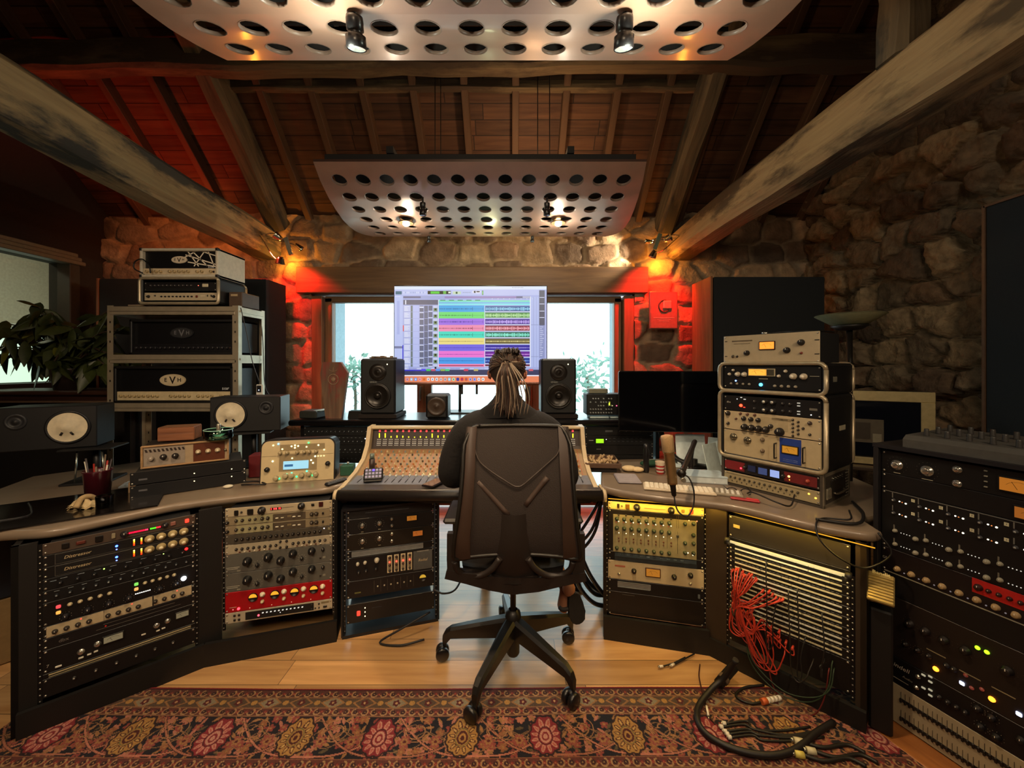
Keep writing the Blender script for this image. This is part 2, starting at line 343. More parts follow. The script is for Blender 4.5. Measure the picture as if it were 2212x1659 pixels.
# ---- left gable wall with the inner window
m = MB(); pl = mat('2c211b', .9, bump=.3)
LY0, LY1, LZ0, LZ1 = 2.0, 3.43, 1.25, 2.30
m.prism([(BY-.3, 0), (LY0, 0), (LY0, EAVE+2.4), (RY, RZ+.35), (BY-.3, EAVE+.05)], .18, pl, lambda a, b, t: (XL-.18+t, a, b))
m.prism([(LY0, 0), (LY1, 0), (LY1, LZ0), (LY0, LZ0)], .18, pl, lambda a, b, t: (XL-.18+t, a, b))
m.prism([(LY0, LZ1), (LY1, LZ1), (LY1, 3.6), (LY0, 5.0)], .18, pl, lambda a, b, t: (XL-.18+t, a, b))
m.prism([(LY1, 0), (WY+.3, 0), (WY+.3, EAVE+.05), (LY1, 3.6)], .18, pl, lambda a, b, t: (XL-.18+t, a, b))
m.build('wall_left', kind='structure')
m = MB(); m.box((-.5, BY-.1, 1.6), (7.2, .2, 3.4), mat('3a2d24', .9)); m.build('wall_back', kind='structure')
# neighbouring room behind the inner window
m = MB(); cr = mat('b9a98c', .9, bump=.1)
m.box((-6.3, 3.2, 1.6), (.1, 5.2, 3.2), cr).box((-5.2, 5.4, 1.6), (2.4, .1, 3.2), cr).box((-5.2, .8, 1.6), (2.4, .1, 3.2), cr).box((-5.2, 3.1, 3.2), (2.4, 4.8, .1), cr).box((-5.2, 3.1, 0), (2.4, 4.8, .1), cr)
m.build('wall_outer', kind='structure')
m = MB(); m.box((-6.22, 4.1, 1.35), (.02, 2.2, 1.0), mat('dff0d8', .5, emit=1.3)); w2 = m.build('window_3', kind='structure')
m = MB(); fr = mat('cfc4ac', .5); m.box((-6.20, 4.1, .82), (.05, 2.3, .06), fr).box((-6.20, 4.1, 1.88), (.05, 2.3, .06), fr).box((-6.20, 4.0, 1.35), (.05, .06, 1.0), fr); m.build('window_frame', w2)
light('AREA', 'next_room_lamp', (-5.2, 3.0, 2.9), (-5.6, 3.4, 0), (1, .87, .6), 18, .6)
wn = thing('window_2', None, None); wn['kind'] = 'structure'
m = MB(); fm = mat('6f6450', .5)
for k, (o, t) in enumerate(((0, .05), (.05, .035), (.085, .03))):
    m.box((XL+.05-.025*k, (LY0+LY1)/2, LZ1+.03+.04*k-.03), (.10-.02*k, LY1-LY0+.1, .035), fm, .006)
m.box((XL+.02, LY1-.02, (LZ0+LZ1)/2), (.12, .08, LZ1-LZ0), mat('3a3226', .6), .006).box((XL+.05, (LY0+LY1)/2, LZ0-.03), (.2, LY1-LY0+.2, .06), mat('2a1a12', .4), .006)
m.build('window_frame', wn)
def glassm(name='clear_glass', tint=(.93, 1, .98)):
    if name in _M: return _M[name]
    m = bpy.data.materials.new(name); m.use_nodes = True; nt = m.node_tree; nt.nodes.remove(nt.nodes['Principled BSDF'])
    out = nt.nodes['Material Output']; t = nt.nodes.new('ShaderNodeBsdfTransparent'); t.inputs[0].default_value = (*tint, 1); g = nt.nodes.new('ShaderNodeBsdfGlossy'); g.inputs['Roughness'].default_value = .02
    fz = nt.nodes.new('ShaderNodeFresnel'); fz.inputs[0].default_value = 1.45; mx = nt.nodes.new('ShaderNodeMixShader')
    nt.links.new(fz.outputs[0], mx.inputs[0]); nt.links.new(t.outputs[0], mx.inputs[1]); nt.links.new(g.outputs[0], mx.inputs[2]); nt.links.new(mx.outputs[0], out.inputs[0]); _M[name] = m; return m
MB().box((XL-.06, (LY0+LY1)/2, (LZ0+LZ1)/2), (.006, LY1-LY0, LZ1-LZ0), glassm()).build('glass_pane', wn)
# ---- floor
WF = wood('oak_floorboards', 'b98a56', 'd9ac74', None, axis=0, board=.14, baxis=1, grain=6, rough=.32, bump=.08, coat=.35, seam=.0016)
MB().box((-.5, .4, -.05), (7.4, 7.4, .1), WF).build('floor', kind='structure')
# ---- roof boards on the two slopes
RB = wood('roof_boards', '4c2f1d', '6b482e', None, axis=0, board=.115, baxis=1, grain=7, rough=.7, bump=.25, seam=.004)
Ls = math.hypot(WY+.3-RY, WY+.3-RY)
def slope(name, sgn):
    me = MB().box((0, 0, 0), (7.2, Ls+.2, .04), RB).mesh(name); yc = RY+sgn*(WY+.3-RY)/2
    zc = 2.85+(WY-RY-sgn*(yc-RY))+.04
    o = link(name, me, mtx=Matrix.Translation((-.5, yc, zc)) @ Matrix.Rotation(-sgn*PI/4, 4, 'X'), kind='structure'); return o
slope('ceiling', 1); slope('ceiling', -1)
# rafters
RW = wood('rafter_timber', '4c3422', '664a32', None, axis=1, grain=7, rough=.7)
rmesh = MB().box((0, 0, 0), (.055, Ls, .09), RW, .004).mesh('roof_rafter')
for k in range(-5, 12):
    x = -1.56+.397*k
    if x < XL+.05 or x > XR-.05: continue
    yc = RY+(WY+.1-RY)/2; zc = EAVE+(WY-yc)-.05
    link('roof_rafter', rmesh, mtx=Matrix.Translation((x, yc, zc)) @ Matrix.Rotation(-PI/4, 4, 'X'), kind='structure')
# big weathered timbers of the two trusses
OLD = wood('weathered_oak', '554937', '766449', '35322b', axis=1, grain=7, rough=.85, bump=.5, blotch=3.2)
OLDL = wood('weathered_grey_oak', '8a7858', 'a8946c', '3b3c38', axis=1, grain=7, rough=.85, bump=.5, blotch=3.6)
OLDR = wood('weathered_brown_oak', '8d7350', 'a98f66', '4c3d29', axis=1, grain=8, rough=.85, bump=.6, blotch=3.4)
OLDX = wood('weathered_oak_cross', '5c4c38', '7c684a', '4a3a2a', axis=0, grain=7, rough=.85, bump=.5, blotch=3)
def timber(name, p0, p1, w, h, m, label, seg=14, wob=.012, cat='timber beam', axis=1, seed=0, group=None):
    """a rough-hewn beam: slightly crooked box along local y (or x)"""
    p0 = Vector(p0); p1 = Vector(p1); L = (p1-p0).length; d = (p1-p0).normalized(); rr = random.Random(seed)
    rows = []
    for i in range(seg+1):
        t = i/seg; ox = rr.uniform(-wob, wob); oz = rr.uniform(-wob, wob); c = .18*min(w, h)
        pr = [(-w/2+c, -h/2), (w/2-c, -h/2), (w/2, -h/2+c), (w/2, h/2-c), (w/2-c, h/2), (-w/2+c, h/2), (-w/2, h/2-c), (-w/2, -h/2+c)]
        row = []
        for a, b in pr:
            a += ox+rr.uniform(-wob, wob)*.4; b += oz+rr.uniform(-wob, wob)*.4
            row.append((a, t*L, b) if axis == 1 else (t*L, -a, b))
        rows.append(row)
    mb = MB(); mb.grid(rows, m, False, True); n = 8; mb.f.append(list(range(n))); mb.f.append(list(range(seg*n, seg*n+n))); mb.mi += [0, 0]; mb.sm += [False]*2
    if axis == 1: q = d.to_track_quat('Y', 'Z')
    else: q = d.to_track_quat('X', 'Z')
    return mb.build(name, mtx=Matrix.Translation(p0) @ q.to_matrix().to_4x4(), label=label, kind='structure')
timber('tie_beam', (-2.36, 3.72, 2.54), (-2.36, -2.9, 2.90), .25, .27, OLDL, 'grey weathered roof tie beam running from above the amplifiers to the upper left', seed=3)
timber('tie_beam', (1.62, 3.72, 2.54), (1.64, -2.9, 2.52), .25, .25, OLDR, 'brown weathered roof tie beam running along the right stone wall', seed=4)
timber('principal_rafter', (-2.24, 3.70, 2.72), (-2.24, .5, 5.90), .16, .2, OLD, 'dark slanting truss timber rising at left from above the amplifiers', seed=5)
timber('principal_rafter', (1.46, 3.70, 2.70), (1.56, .5, 5.90), .15, .2, OLD, 'slanting truss timber rising at right from above the window corner', seed=6)
timber('truss_post', (1.60, 1.58, 2.64), (1.60, 1.58, 4.7), .13, .13, OLD, 'upright truss timber standing on the right tie beam', seed=8)
timber('truss_post', (-2.34, 1.58, 2.95), (-2.34, 1.58, 4.7), .13, .13, OLD, 'upright truss timber standing on the left tie beam', seed=9)
timber('purlin', (XL, 2.78, 3.60), (XR, 2.72, 3.60), .13, .22, OLDX, 'thick horizontal roof purlin under the near edge of the roof boards', axis=0, seed=7, seg=24)
timber('purlin', (-2.2, 2.98, 3.555), (1.55, 2.98, 3.555), .06, .08, OLDX, 'thin horizontal timber below the boards between the two trusses', axis=0, seed=10, wob=.006)
# ---- window frames
WD = wood('window_wood', '6d4a30', '8b6342', None, axis=2, grain=6, rough=.45, bump=.15)
WDX = wood('lintel_wood', '5f4630', '7b5e40', None, axis=0, grain=6, rough=.5, bump=.2)
MB().box((-.38, WY-.02, 2.205), (3.36, .14, .25), WDX, .006).build('trim_1', kind='structure', label='wooden lintel board')
win = thing('window_1', None, None); win['kind'] = 'structure'
m = MB()
m.box((-1.885, WY+.02, 1.03), (.10, .12, 2.06), WD, .005).box((1.13, WY+.02, 1.03), (.10, .12, 2.06), WD, .005).box((-.38, WY+.02, 2.10), (3.1, .12, .05), WDX, .004)
m.build('window_frame', win)
for (a, b) in ((-1.83, -.86), (-.86, .20), (.20, 1.07)):
    m = MB(); t = .075 if False else .07
    m.box((a+t/2, WY+.05, 1.05), (t, .08, 2.0), WD, .006).box((b-t/2, WY+.05, 1.05), (t, .08, 2.0), WD, .006)
    m.box(((a+b)/2, WY+.05, 2.035), (b-a, .08, .06), WDX, .006).box(((a+b)/2, WY+.05, .08), (b-a, .08, .12), WDX, .006)
    s_ = m.build('sash', win)
    MB().box(((a+b)/2, WY+.06, 1.05), (b-a-2*t, .006, 1.95), glassm()).build('glass_pane', s_)
    if a > -1.5:
        MB().box((a-.03, WY-.0, 1.13), (.018, .03, .11), mat('b9b4aa', .3, 1.)).box((a-.03, WY-.03, 1.10), (.014, .02, .10), mat('b9b4aa', .3, 1.)).build('window_handle', s_)
# greyish reveal strips just outside the glass
m = MB(); rv = mat('8fa7b5', .6); m.box((-1.79, WY+.21, 1.0), (.05, .22, 2.1), rv).box((1.06, WY+.21, 1.0), (.06, .22, 2.1), rv); m.build('trim_2', kind='structure', label='grey window reveal')
# terrace and shrubs outside
MB().box((-.4, 8.2, -.10), (16, 8.4, .1), mat('c9cfca', .9)).build('ground_outside', kind='structure')
def shrub(c, r, n, label, seed):
    rr = random.Random(seed); m = MB(); g = mat('7f9f92', .8)
    for k in range(n):
        d = Vector((rr.gauss(0, 1), rr.gauss(0, 1), rr.gauss(0, .8))); p = Vector(c)+d*r*.4; s = rr.uniform(.05, .11); a = Vector((rr.uniform(-1, 1), rr.uniform(-1, 1), rr.uniform(-1, 1))).normalized(); b = a.orthogonal().normalized()
        m.add([p-a*s, p+b*s*.5, p+a*s, p-b*s*.5], [(0, 1, 2, 3)], g)
    m.build('leaves', t := thing('shrub', label, 'shrub'))
    MB().tube([(c[0], c[1], -.05), (c[0]+.05, c[1], c[2]*.5), (c[0], c[1], c[2])], .03, mat('6a6152')).build('trunk', t)
shrub((-3.3, 8.0, 1.25), .55, 120, 'pale green shrub outside behind the left window pane', 1)
shrub((1.6, 8.2, 1.15), .75, 190, 'pale green shrub outside behind the right window pane', 2)
# ============================================================ RACK GEAR
_K = {}
def knob_mesh(r, c, cap=None, style='std'):
    key = (r, c, cap, style)
    if key in _K: return _K[key]
    m = MB(); A = (0, -1, 0); mc = mat(c, .45); w = mat('e8e4d8', .5)
    if style == 'std':
        m.lathe([(0, 0), (r, 0), (r, r*.25), (r*.8, r*.45), (r*.74, r*1.25), (r*.62, r*1.35), (0, r*1.35)], mc, axis=A, n=14)
        if cap: m.lathe([(r*.5, r*1.36), (r*.5, r*1.42), (0, r*1.42)], mat(cap, .3, .6 if cap in ('c9c6bd', 'd8d4c8') else 0), axis=A, n=12)
        else: m.box((0, -r*1.36, r*.42), (r*.14, r*.04, r*.5), w)
    elif style == 'dial':      # pale skirted dial with raised centre
        m.lathe([(0, 0), (r, 0), (r*.98, r*.15), (r*.62, r*.3), (r*.58, r*.9), (r*.5, r), (0, r)], mc, axis=A, n=18)
        m.lathe([(r*.42, r*1.005), (r*.42, r*1.03), (0, r*1.03)], mat(cap or 'f0e8d0', .5), axis=A, n=14)
    elif style == 'metal':
        m.lathe([(0, 0), (r*1.5, 0), (r*1.5, r*.2), (r, r*.3), (r*.95, r*1.3), (r*.8, r*1.4), (0, r*1.4)], mat(c, .25, .9, var=.05), axis=A, n=16)
    elif style == 'pointer':   # chicken-head
        m.lathe([(0, 0), (r*.7, 0), (r*.66, r*.6), (0, r*.7)], mc, axis=A, n=12); m.box((0, -r*.6, r*.15), (r*.36, r*.8, r*1.9), mc, r*.1); m.box((0, -r*1.02, r*.6), (r*.1, r*.02, r*.8), w)
    _K[key] = m.mesh('knob'); return _K[key]
def simple_mesh(key, fn, name):
    if key not in _K:
        m = MB(); fn(m); _K[key] = m.mesh(name)
    return _K[key]
def unit(M, w, h, base, spec, label, name='rack_unit', cat='rack unit', depth=.22, rough=.45, metal=0., ears=True, holes=True, side='1b1b1d', bev=.0015, group=None):
    """a piece of 19-inch style equipment; M = frame at the face centre, x right, z up, front = -y"""
    t = thing(name, label, cat, M, group)
    fp = MB(); fp.box((0, .0015, 0), (w, .003, h-.0012), mat(base, rough, metal, var=.06), bev)
    if holes:
        for a in (-1, 1):
            for b in ((-1, 1) if h > .03 else (0,)):
                fp.lathe([(.0042, 0), (.0036, .0022), (0, .0028)], mat('b8b4aa', .3, .9), o=(a*(w/2-.008), 0, b*(h/2-.009)), axis=(0, -1, 0), n=8)
    X = lambda u: (u-.5)*w; Zv = lambda v: (v-.5)*h; kids = []
    for s in spec:
        k = s[0]
        if k == 'r': fp.box((X(s[1]), -.0006, Zv(s[2])), (s[3], .0014, s[4]), mat(s[5], .6))
        elif k == 't': fp.text(s[4], s[3], mat(s[5], .6), (X(s[1]), -.0016, Zv(s[2])), RF, shear=s[6] if len(s) > 6 else 0)
        elif k == 'tick':       # ring of scale marks round a control
            for i in range(s[4] if len(s) > 4 else 9):
                a = R(-140+280*i/((s[4] if len(s) > 4 else 9)-1)); rr = s[3]
                fp.box((X(s[1])+rr*math.sin(a), -.0004, Zv(s[2])+rr*math.cos(a)), (.0012, .0008, .0012), mat(s[5] if len(s) > 5 else 'd8d2c0', .6))
        else: kids.append(s)
    f_ = fp.build('faceplate', t)
    if depth: MB().box((0, .004+depth/2, 0), (w-.035, depth, h-.004), mat(side, .6)).build('chassis', t)
    cnt = {}
    for s in kids:
        k = s[0]; c = (X(s[1]), -.0005, Zv(s[2]))
        if k == 'k': link('knob', knob_mesh(s[3], s[4], s[5] if len(s) > 5 else None, s[6] if len(s) > 6 else 'std'), t, loc=c, mtx=None)
        elif k == 'l':
            col, st = s[4], s[5] if len(s) > 5 else 3.
            link('indicator_light', simple_mesh(('l', s[3], col, st), lambda m: m.lathe([(s[3], 0), (s[3]*.9, s[3]*.5), (0, s[3]*.9)], mat(col, .3, emit=st), axis=(0, -1, 0), n=10), 'indicator_light'), t, loc=c)
        elif k == 'b':
            w_, h_, col = s[3:6]; st = s[6] if len(s) > 6 else 0
            link('button', simple_mesh(('b', w_, h_, col, st), lambda m: m.box((0, -.0025, 0), (w_, .005, h_), mat(col, .4, emit=st), min(w_, h_)*.18), 'button'), t, loc=c)
        elif k == 'bar':        # bar-graph display
            w_, h_, cols, st = s[3:7]; m = MB(); m.box((0, -.001, 0), (w_+.004, .002, h_+.003), mat('0c0c0d', .3)); n = len(cols)
            for i, cc_ in enumerate(cols):
                if cc_ is None: continue
                if w_ > h_: m.box(((i+.5)/n*w_-w_/2, -.0025, 0), (w_/n*.72, .001, h_), mat(cc_, .4, emit=st))
                else: m.box((0, -.0025, (i+.5)/n*h_-h_/2), (w_, .001, h_/n*.72), mat(cc_, .4, emit=st))
            m.build('display', t).location = c
        elif k == 'm':          # needle meter
            w_, h_, col, st = s[3:7]; m = MB(); m.box((0, -.003, 0), (w_+.008, .006, h_+.008), mat(s[7] if len(s) > 7 else '161412', .4), .001); mo = m.build('meter', t); mo.location = c
            m = MB(); m.box((0, -.0064, 0), (w_, .0008, h_), mat(col, .5, emit=st) if st else mat(col, .5)); dk = mat('2a1206', .5)
            pts = [(w_*.38*math.sin(R(a)), -.0072, -h_*.32+h_*.62*math.cos(R(a))) for a in range(-60, 61, 20)]
            m.tube(pts, .0004, dk, 4, 2); m.box((-w_*.12, -.0072, -.0*h_), (.0009, .0006, h_*.62), dk, rot=Matrix.Rotation(R(-28), 3, 'Y')); m.build('meter_face', mo)
        elif k == 'rm':         # round meter, lower half dark
            r_, col, st = s[3:6]; m = MB(); m.lathe([(r_*1.12, 0), (r_*1.12, .004), (r_, .005), (r_, .003), (0, .003)], mat('1a1210', .4), axis=(0, -1, 0), n=20); mo = m.build('meter', t); mo.location = c
            m = MB(); n = 12; m.prism([(r_*.94*math.cos(PI*i/n), r_*.94*math.sin(PI*i/n)) for i in range(n+1)], .0008, mat(col, .5, emit=st), lambda a, b, q: (a, -.0036-q, b)); m.build('meter_face', mo)
        elif k == 'scr':        # screen / window
            w_, h_, col, st = s[3:7]; m = MB(); m.box((0, -.0015, 0), (w_+.004, .003, h_+.004), mat('121214', .3), .0008); m.box((0, -.0034, 0), (w_, .0008, h_), mat(col, .3, emit=st) if st else mat(col, .15)); m.build('display', t).location = c
        elif k == 'vent':       # perforated plate
            w_, h_, col = s[3:6]; m = MB(); pm = mat(col, .35, .7); n = int(w_/.006); m.box((0, -.001, 0), (w_, .002, h_), pm)
            for i in range(n):
                for e in (-1, 1): m.box((-w_/2+(i+.5)*.006, -.002, e*h_/2), (.0032, .003, .0036), pm)
            for j in range(max(1, int(h_/.008))):
                for i in range(n): m.box((-w_/2+(i+.5+.5*(j % 2))*.006, -.0022, -h_/2+(j+.7)*.008), (.0026, .0006, .0026), mat('20262a', .5))
            m.build('vent_plate', t).location = c
        elif k == 'h':          # handle bar
            l_, col = s[3:5]; m = MB(); m.tube([(0, 0, -l_/2), (0, -.02, -l_/2), (0, -.024, -l_/2+.006), (0, -.024, l_/2-.006), (0, -.02, l_/2), (0, 0, l_/2)], .003, mat(col, .3, .5), 8, 2); m.build('handle', t).location = c
    return t
def krow(n, u0, u1, v, r, c, cap=None, st='std'): return [('k', u0+(u1-u0)*i/(n-1), v, r, c, cap, st) for i in range(n)]
def stack(C, yaw, w, top, items, tilt=0, **kw):
    """items: (height, base, spec, label, options) from the top downwards; C = (x,y) of the face, top = z of the top"""
    z = top; out = []
    for it in items:
        h = it[0]
        if it[1] is not None:
            o = dict(kw); o.update(it[4] if len(it) > 4 else {})
            out.append(unit(FR((C[0], C[1], z-h/2), yaw), w, h, it[1], it[2], it[3], **o))
        z -= h
    return out
def bay_rails(name, C, yaw, w, z0, z1, label, parent=None, depth=.02, col='18181a'):
    """pair of perforated rack rails with visible square holes and bolts"""
    for s in (-1, 1):
        m = MB(FR((C[0], C[1], 0), yaw)); m.box((s*(w/2+.006), .006, (z0+z1)/2), (.012, .006, z1-z0), mat(col, .4, .3))
        n = int((z1-z0)/.024)
        for i in range(n): m.lathe([(.0032, 0), (.0028, .002), (0, .0026)], mat('a9a69c', .3, .9), o=(s*(w/2+.006), .002, z0+.012+i*.024), axis=(0, -1, 0), n=7)
        m.build('rack_rail', parent)
U1 = .0445
# ---------------------------------------------------------- rack 1, far left
r1 = (-1.626, 1.620); y1 = 41.5; w1 = .452; u = .0457
BE = 'a8977a'; TN = '8a7c62'
dist = lambda lab: (u, '111012', [('r', .5, .5, w1*.86, u*.86, '57524a'), ('r', .5, .5, w1*.855, u*.80, '111012'), ('t', .20, .5, .017, 'Distressor', 'c8b58c', .25),
    ('l', .44, .5, .0045, '3050ff', 14), ('l', .44, .2, .003, '6a80ff', 4), ('bar', .555, .5, .005, u*.62, ['ff3010', 'ff5a10', 'ffb020', 'ffe070'], 4), ('bar', .605, .5, .005, u*.62, ['ff3010', 'ff5a10', 'ffb020', 'ffd060'], 4)]
    + krow(4, .66, .91, .5, .0165, 'a8966a', 'f2e6c0', 'dial'), lab)
stack(r1, y1, w1, .712, [
    (u, '4a3d34', [('b', .13, .5, .02, .022, '15110f'), ('b', .22, .5, .026, .014, '5a2a22'), ('b', .33, .5, .022, .026, '120f0e'), ('b', .42, .5, .012, .022, '8a8068'), ('k', .49, .45, .013, '171416'), ('bar', .63, .45, .10, .006, ['ff1030']*10+['ff3050']*2+[None]+['40d020']*4+['ff2030']*3, 4), ('k', .77, .5, .012, '1a1719'), ('b', .83, .5, .018, .018, '8a5a50'), ('b', .935, .5, .014, .017, 'ff3020', 3.5)], 'brown power strip unit with red level bar, top of far left rack'),
    dist('black compressor with four cream dials, upper of the matching pair'), dist('black compressor with four cream dials, lower of the matching pair'),
    (u, '0e1013', krow(9, .10, .90, .42, .007, '14161a')+[('r', .06, .72, .016, .002, '8090a0')]+[('l', .93, .7, .006, 'ff1818', 6), ('l', .76, .75, .002, 'd0ff80', 3), ('l', .36, .7, .0025, 'b0ff60', 4)]+[('r', .12+.1*i, .78, .018, .0014, '8b949c') for i in range(7)], 'black unit with red lamp directly under the cream dial compressors'),
    (u, '0f1114', krow(12, .08, .93, .45, .006, '1b1e22', '8f979c')+[('r', .08+.08*i, .8, .014, .0014, '7d868c') for i in range(10)], 'black one space unit with a row of tiny knobs and no lamps'),
    (2*u, '0d0d0f', [('b', .09, .72, .013, .013, 'ff4a50', 1.3), ('b', .09, .47, .013, .013, 'ffb050', 1.2), ('b', .57, .78, .013, .013, '80e060', 1.1), ('b', .57, .55, .013, .013, 'ffb060', 1.2)]+[('k', .155+.06*i, .68, .0075, 'b5a987', 'd8ceb0', 'dial') for i in range(5)]+[('k', .63+.052*i, .72, .0072, 'b5a987', 'd8ceb0', 'dial') for i in range(5)]
     + [('k', .13+.13*i, .22, .011, '15141a', None) for i in range(4)]+[('tick', .13+.13*i, .22, .016, 9, 'b8b0a0') for i in range(4)]+[('k', .73+.12*i, .24, .011, '15141a', None) for i in range(2)]+[('tick', .73+.12*i, .24, .016, 9, 'b8b0a0') for i in range(2)]+[('bar', .615, .33, .05, .004, ['f0f0e8']*8, 1.5), ('l', .91, .42, .010, 'f4fbff', 8)], 'black preamp with red, green and amber square buttons and a white lamp'),
    (u, '141414', [('r', .19, .5, w1*.335, u*.9, 'b5a483'), ('r', .52, .5, w1*.32, u*.9, 'b5a483'), ('r', .83, .5, w1*.28, u*.9, 'b5a483')]+[('k', .07+.066*i+.33*j-(.015*j), .42, .0085, '2a251f') for j in range(3) for i in range(4)]+[('l', .22+.32*j, .82, .0025, 'ff4030', 3) for j in range(3)], 'long cream strip of three small modules in the far left rack'),
    (u*.95, '131214', [('t', .12, .45, .018, 'dbx', '6f6a66'), ('r', .6, .7, .22, .0015, '55504c'), ('r', .6, .35, .26, .0015, '55504c'), ('l', .37, .5, .003, 'a01a10', .8)], 'black unit with faint three letter logo, below the cream strip'),
    (2*u, '0f0f11', [('m', .42, .62, .055, .024, 'b7aa84', .25), ('m', .90, .66, .042, .022, 'b7aa84', .25), ('k', .22, .45, .0075, 'c9c6bd', None, 'metal'), ('k', .32, .55, .0075, 'c9c6bd', None, 'metal'), ('k', .71, .5, .0075, 'c9c6bd', None, 'metal'), ('k', .79, .55, .007, 'c9c6bd', None, 'metal'), ('b', .09, .16, .017, .006, 'cfcabb'), ('b', .22, .2, .014, .006, 'cfcabb'), ('b', .27, .23, .012, .006, 'cfcabb'), ('b', .31, .26, .012, .006, 'cfcabb'), ('b', .62, .3, .014, .005, 'cfcabb'), ('b', .72, .25, .012, .005, 'cfcabb'), ('b', .76, .28, .012, .005, 'cfcabb'), ('t', .03, .3, .016, '7', 'b0aca0')], 'wide black compressor with two cream needle meters, far left rack'),
    (.020, '0c0c0d', [('r', .5, .62, w1*.93, .004, 'b9aa84'), ('r', .5, .2, w1*.93, .003, '8f8468')], 'thin strip with two pale trim lines in far left rack', dict(holes=False)),
    (1.6*u, '0f0f11', [('k', .18+.13*i, .55, .006, '3a3835', 'c9c6bd') for i in range(6)], 'black bottom unit of the far left rack with six small silver tipped knobs')])
# ---------------------------------------------------------- rack 2
r2 = (-1.140, 1.893); y2 = 14.7; w2 = .470; u = .0428
tan = lambda lab: (u, TN, [('r', .27, .5, .16, u*.85, '9a9470'), ('r', .585, .5, .145, u*.8, '4e4335')]+krow(2, .10, .155, .55, .0075, '2b2620')+krow(1 if False else 2, .22, .27, .55, .0065, '2b2620')+krow(2, .335, .385, .55, .0085, '2b2620')+[('b', .47+.05*i+(.06 if i > 1 else 0), .45, .013, .005, 'd8d2bc') for i in range(4)]+[('r', .585, .55, .018, .008, 'a8946a')]+krow(2, .80, .845, .55, .0095, '332c24')+[('b', .91, .55, .009, .012, '1b1714'), ('k', .02, .4, .008, '14110f')], lab)
geq = lambda lab: (2.1*u, '5c5a53', [('k', .20, .58, .0195, '141415'), ('k', .29, .30, .0125, '141415', None, 'pointer'), ('k', .39, .68, .0195, '141415'), ('k', .505, .42, .0185, '141415'), ('k', .62, .72, .0185, '141415'), ('k', .705, .38, .0115, '141415', None, 'pointer'), ('k', .80, .74, .0175, '141415'), ('k', .91, .74, .0115, '141415', None, 'pointer'), ('tick', .29, .30, .02), ('tick', .705, .38, .018), ('tick', .62, .72, .025), ('tick', .39, .68, .026), ('b', .885, .3, .009, .009, '2c2521'), ('r', .92, .3, .012, .009, '8d8877'), ('r', .07, .3, .055, .002, 'a8a493'), ('r', .065, .22, .045, .002, 'a8a493'), ('r', .12, .1, .014, .006, '8d8877')], lab)
rk = [('r', .07, .25, .03, .002, 'd0a090')]
for i, uu in enumerate((.25, .45, .635, .82)):
    rk += [('rm', uu, .62, .0185, 'ffb030', 1.0), ('k', uu+.085, .70, .0125, 'e8dcc0', 'f4ecd8', 'dial'), ('k', uu+.085, .36, .0085, 'c8b890', 'e8dcc0'), ('l', uu-.03, .12, .002, 'ffd0a0', .8)]
stack(r2, y2, w2, .712, [
    (u, 'b3a589', [('b', .10, .42, .018, .026, '171310'), ('k', .145, .45, .005, '2a2622'), ('b', .225, .42, .026, .028, '171310'), ('k', .33, .5, .0175, '191514'), ('bar', .46, .55, .045, .008, ['ff3030', None, 'ff4040', 'ff3030', 'ff5050', None, 'ff3030', 'ff3030'], 2.5), ('r', .57, .6, .05, .001, '5a5244'), ('k', .70, .62, .0165, '191514'), ('b', .81, .62, .014, .014, '171310'), ('b', .89, .62, .020, .026, '3a1010')], 'beige power strip unit with two large black lamp knobs above tan pair'),
    tan('tan channel strip with tiny knobs, upper of the two alike'), tan('tan channel strip with tiny knobs, lower of the two alike'),
    (1.1*u, '4b453b', krow(16, .10, .88, .5, .0075, '1d1a18')+[('l', .92, .75, .003, 'ffffff', 2), ('r', .97, .7, .012, .012, '8a8266')], 'dark grey unit with sixteen small black knobs in a row'),
    (1.1*u, 'a79c84', krow(8, .10, .46, .5, .0065, '201c19')+krow(7, .62, .93, .5, .0065, '201c19')+[('k', .50, .82, .006, '151312'), ('k', .56, .82, .006, '151312'), ('k', .50, .2, .006, '151312'), ('k', .56, .2, .006, '151312')]+[('b', .13+.045*i, .2, .007, .005, 'e8e0cc' if i % 2 else '5a2a20') for i in range(7)]+[('b', .66+.045*i, .2, .007, .005, 'e8e0cc' if i % 2 else '5a2a20') for i in range(6)], 'pale grey unit crowded with small knobs and buttons in two halves'),
    geq('grey equalizer with eight round black knobs, upper of the two alike'), geq('grey equalizer with eight round black knobs, lower of the two alike'),
    (2.3*u, 'a8121a', rk+[('l', .12, .16, .0065, 'ff4050', 3), ('l', .07, .14, .0025, 'ffa0a0', 1)], 'red compressor with four round half amber meters', dict(rough=.35)),
    (1.2*u, 'b5a992', [('r', .50, .5, .30, u*.85, '0e0e10'), ('l', .30, .42, .005, 'ff4050', 5)]+[('b', .34+.037*i, .62, .007, .004, 'f4f0e4', .8) for i in range(11)]+[('l', .50, .4, .002, 'ffffff', 2)]+[('b', a, b, .010, .011, '1c1917') for a in (.085, .125) for b in (.3, .72)]+[('b', .80, .7, .008, .008, '1c1917'), ('k', .80, .3, .004, '1c1917'), ('k', .835, .3, .004, '1c1917'), ('b', .87, .7, .008, .008, '1c1917'), ('k', .87, .3, .004, '1c1917'), ('r', .93, .75, .035, .008, '7a6e50'), ('b', .93, .35, .018, .011, '1c1917')], 'silver bottom unit with long black display in the second rack')])
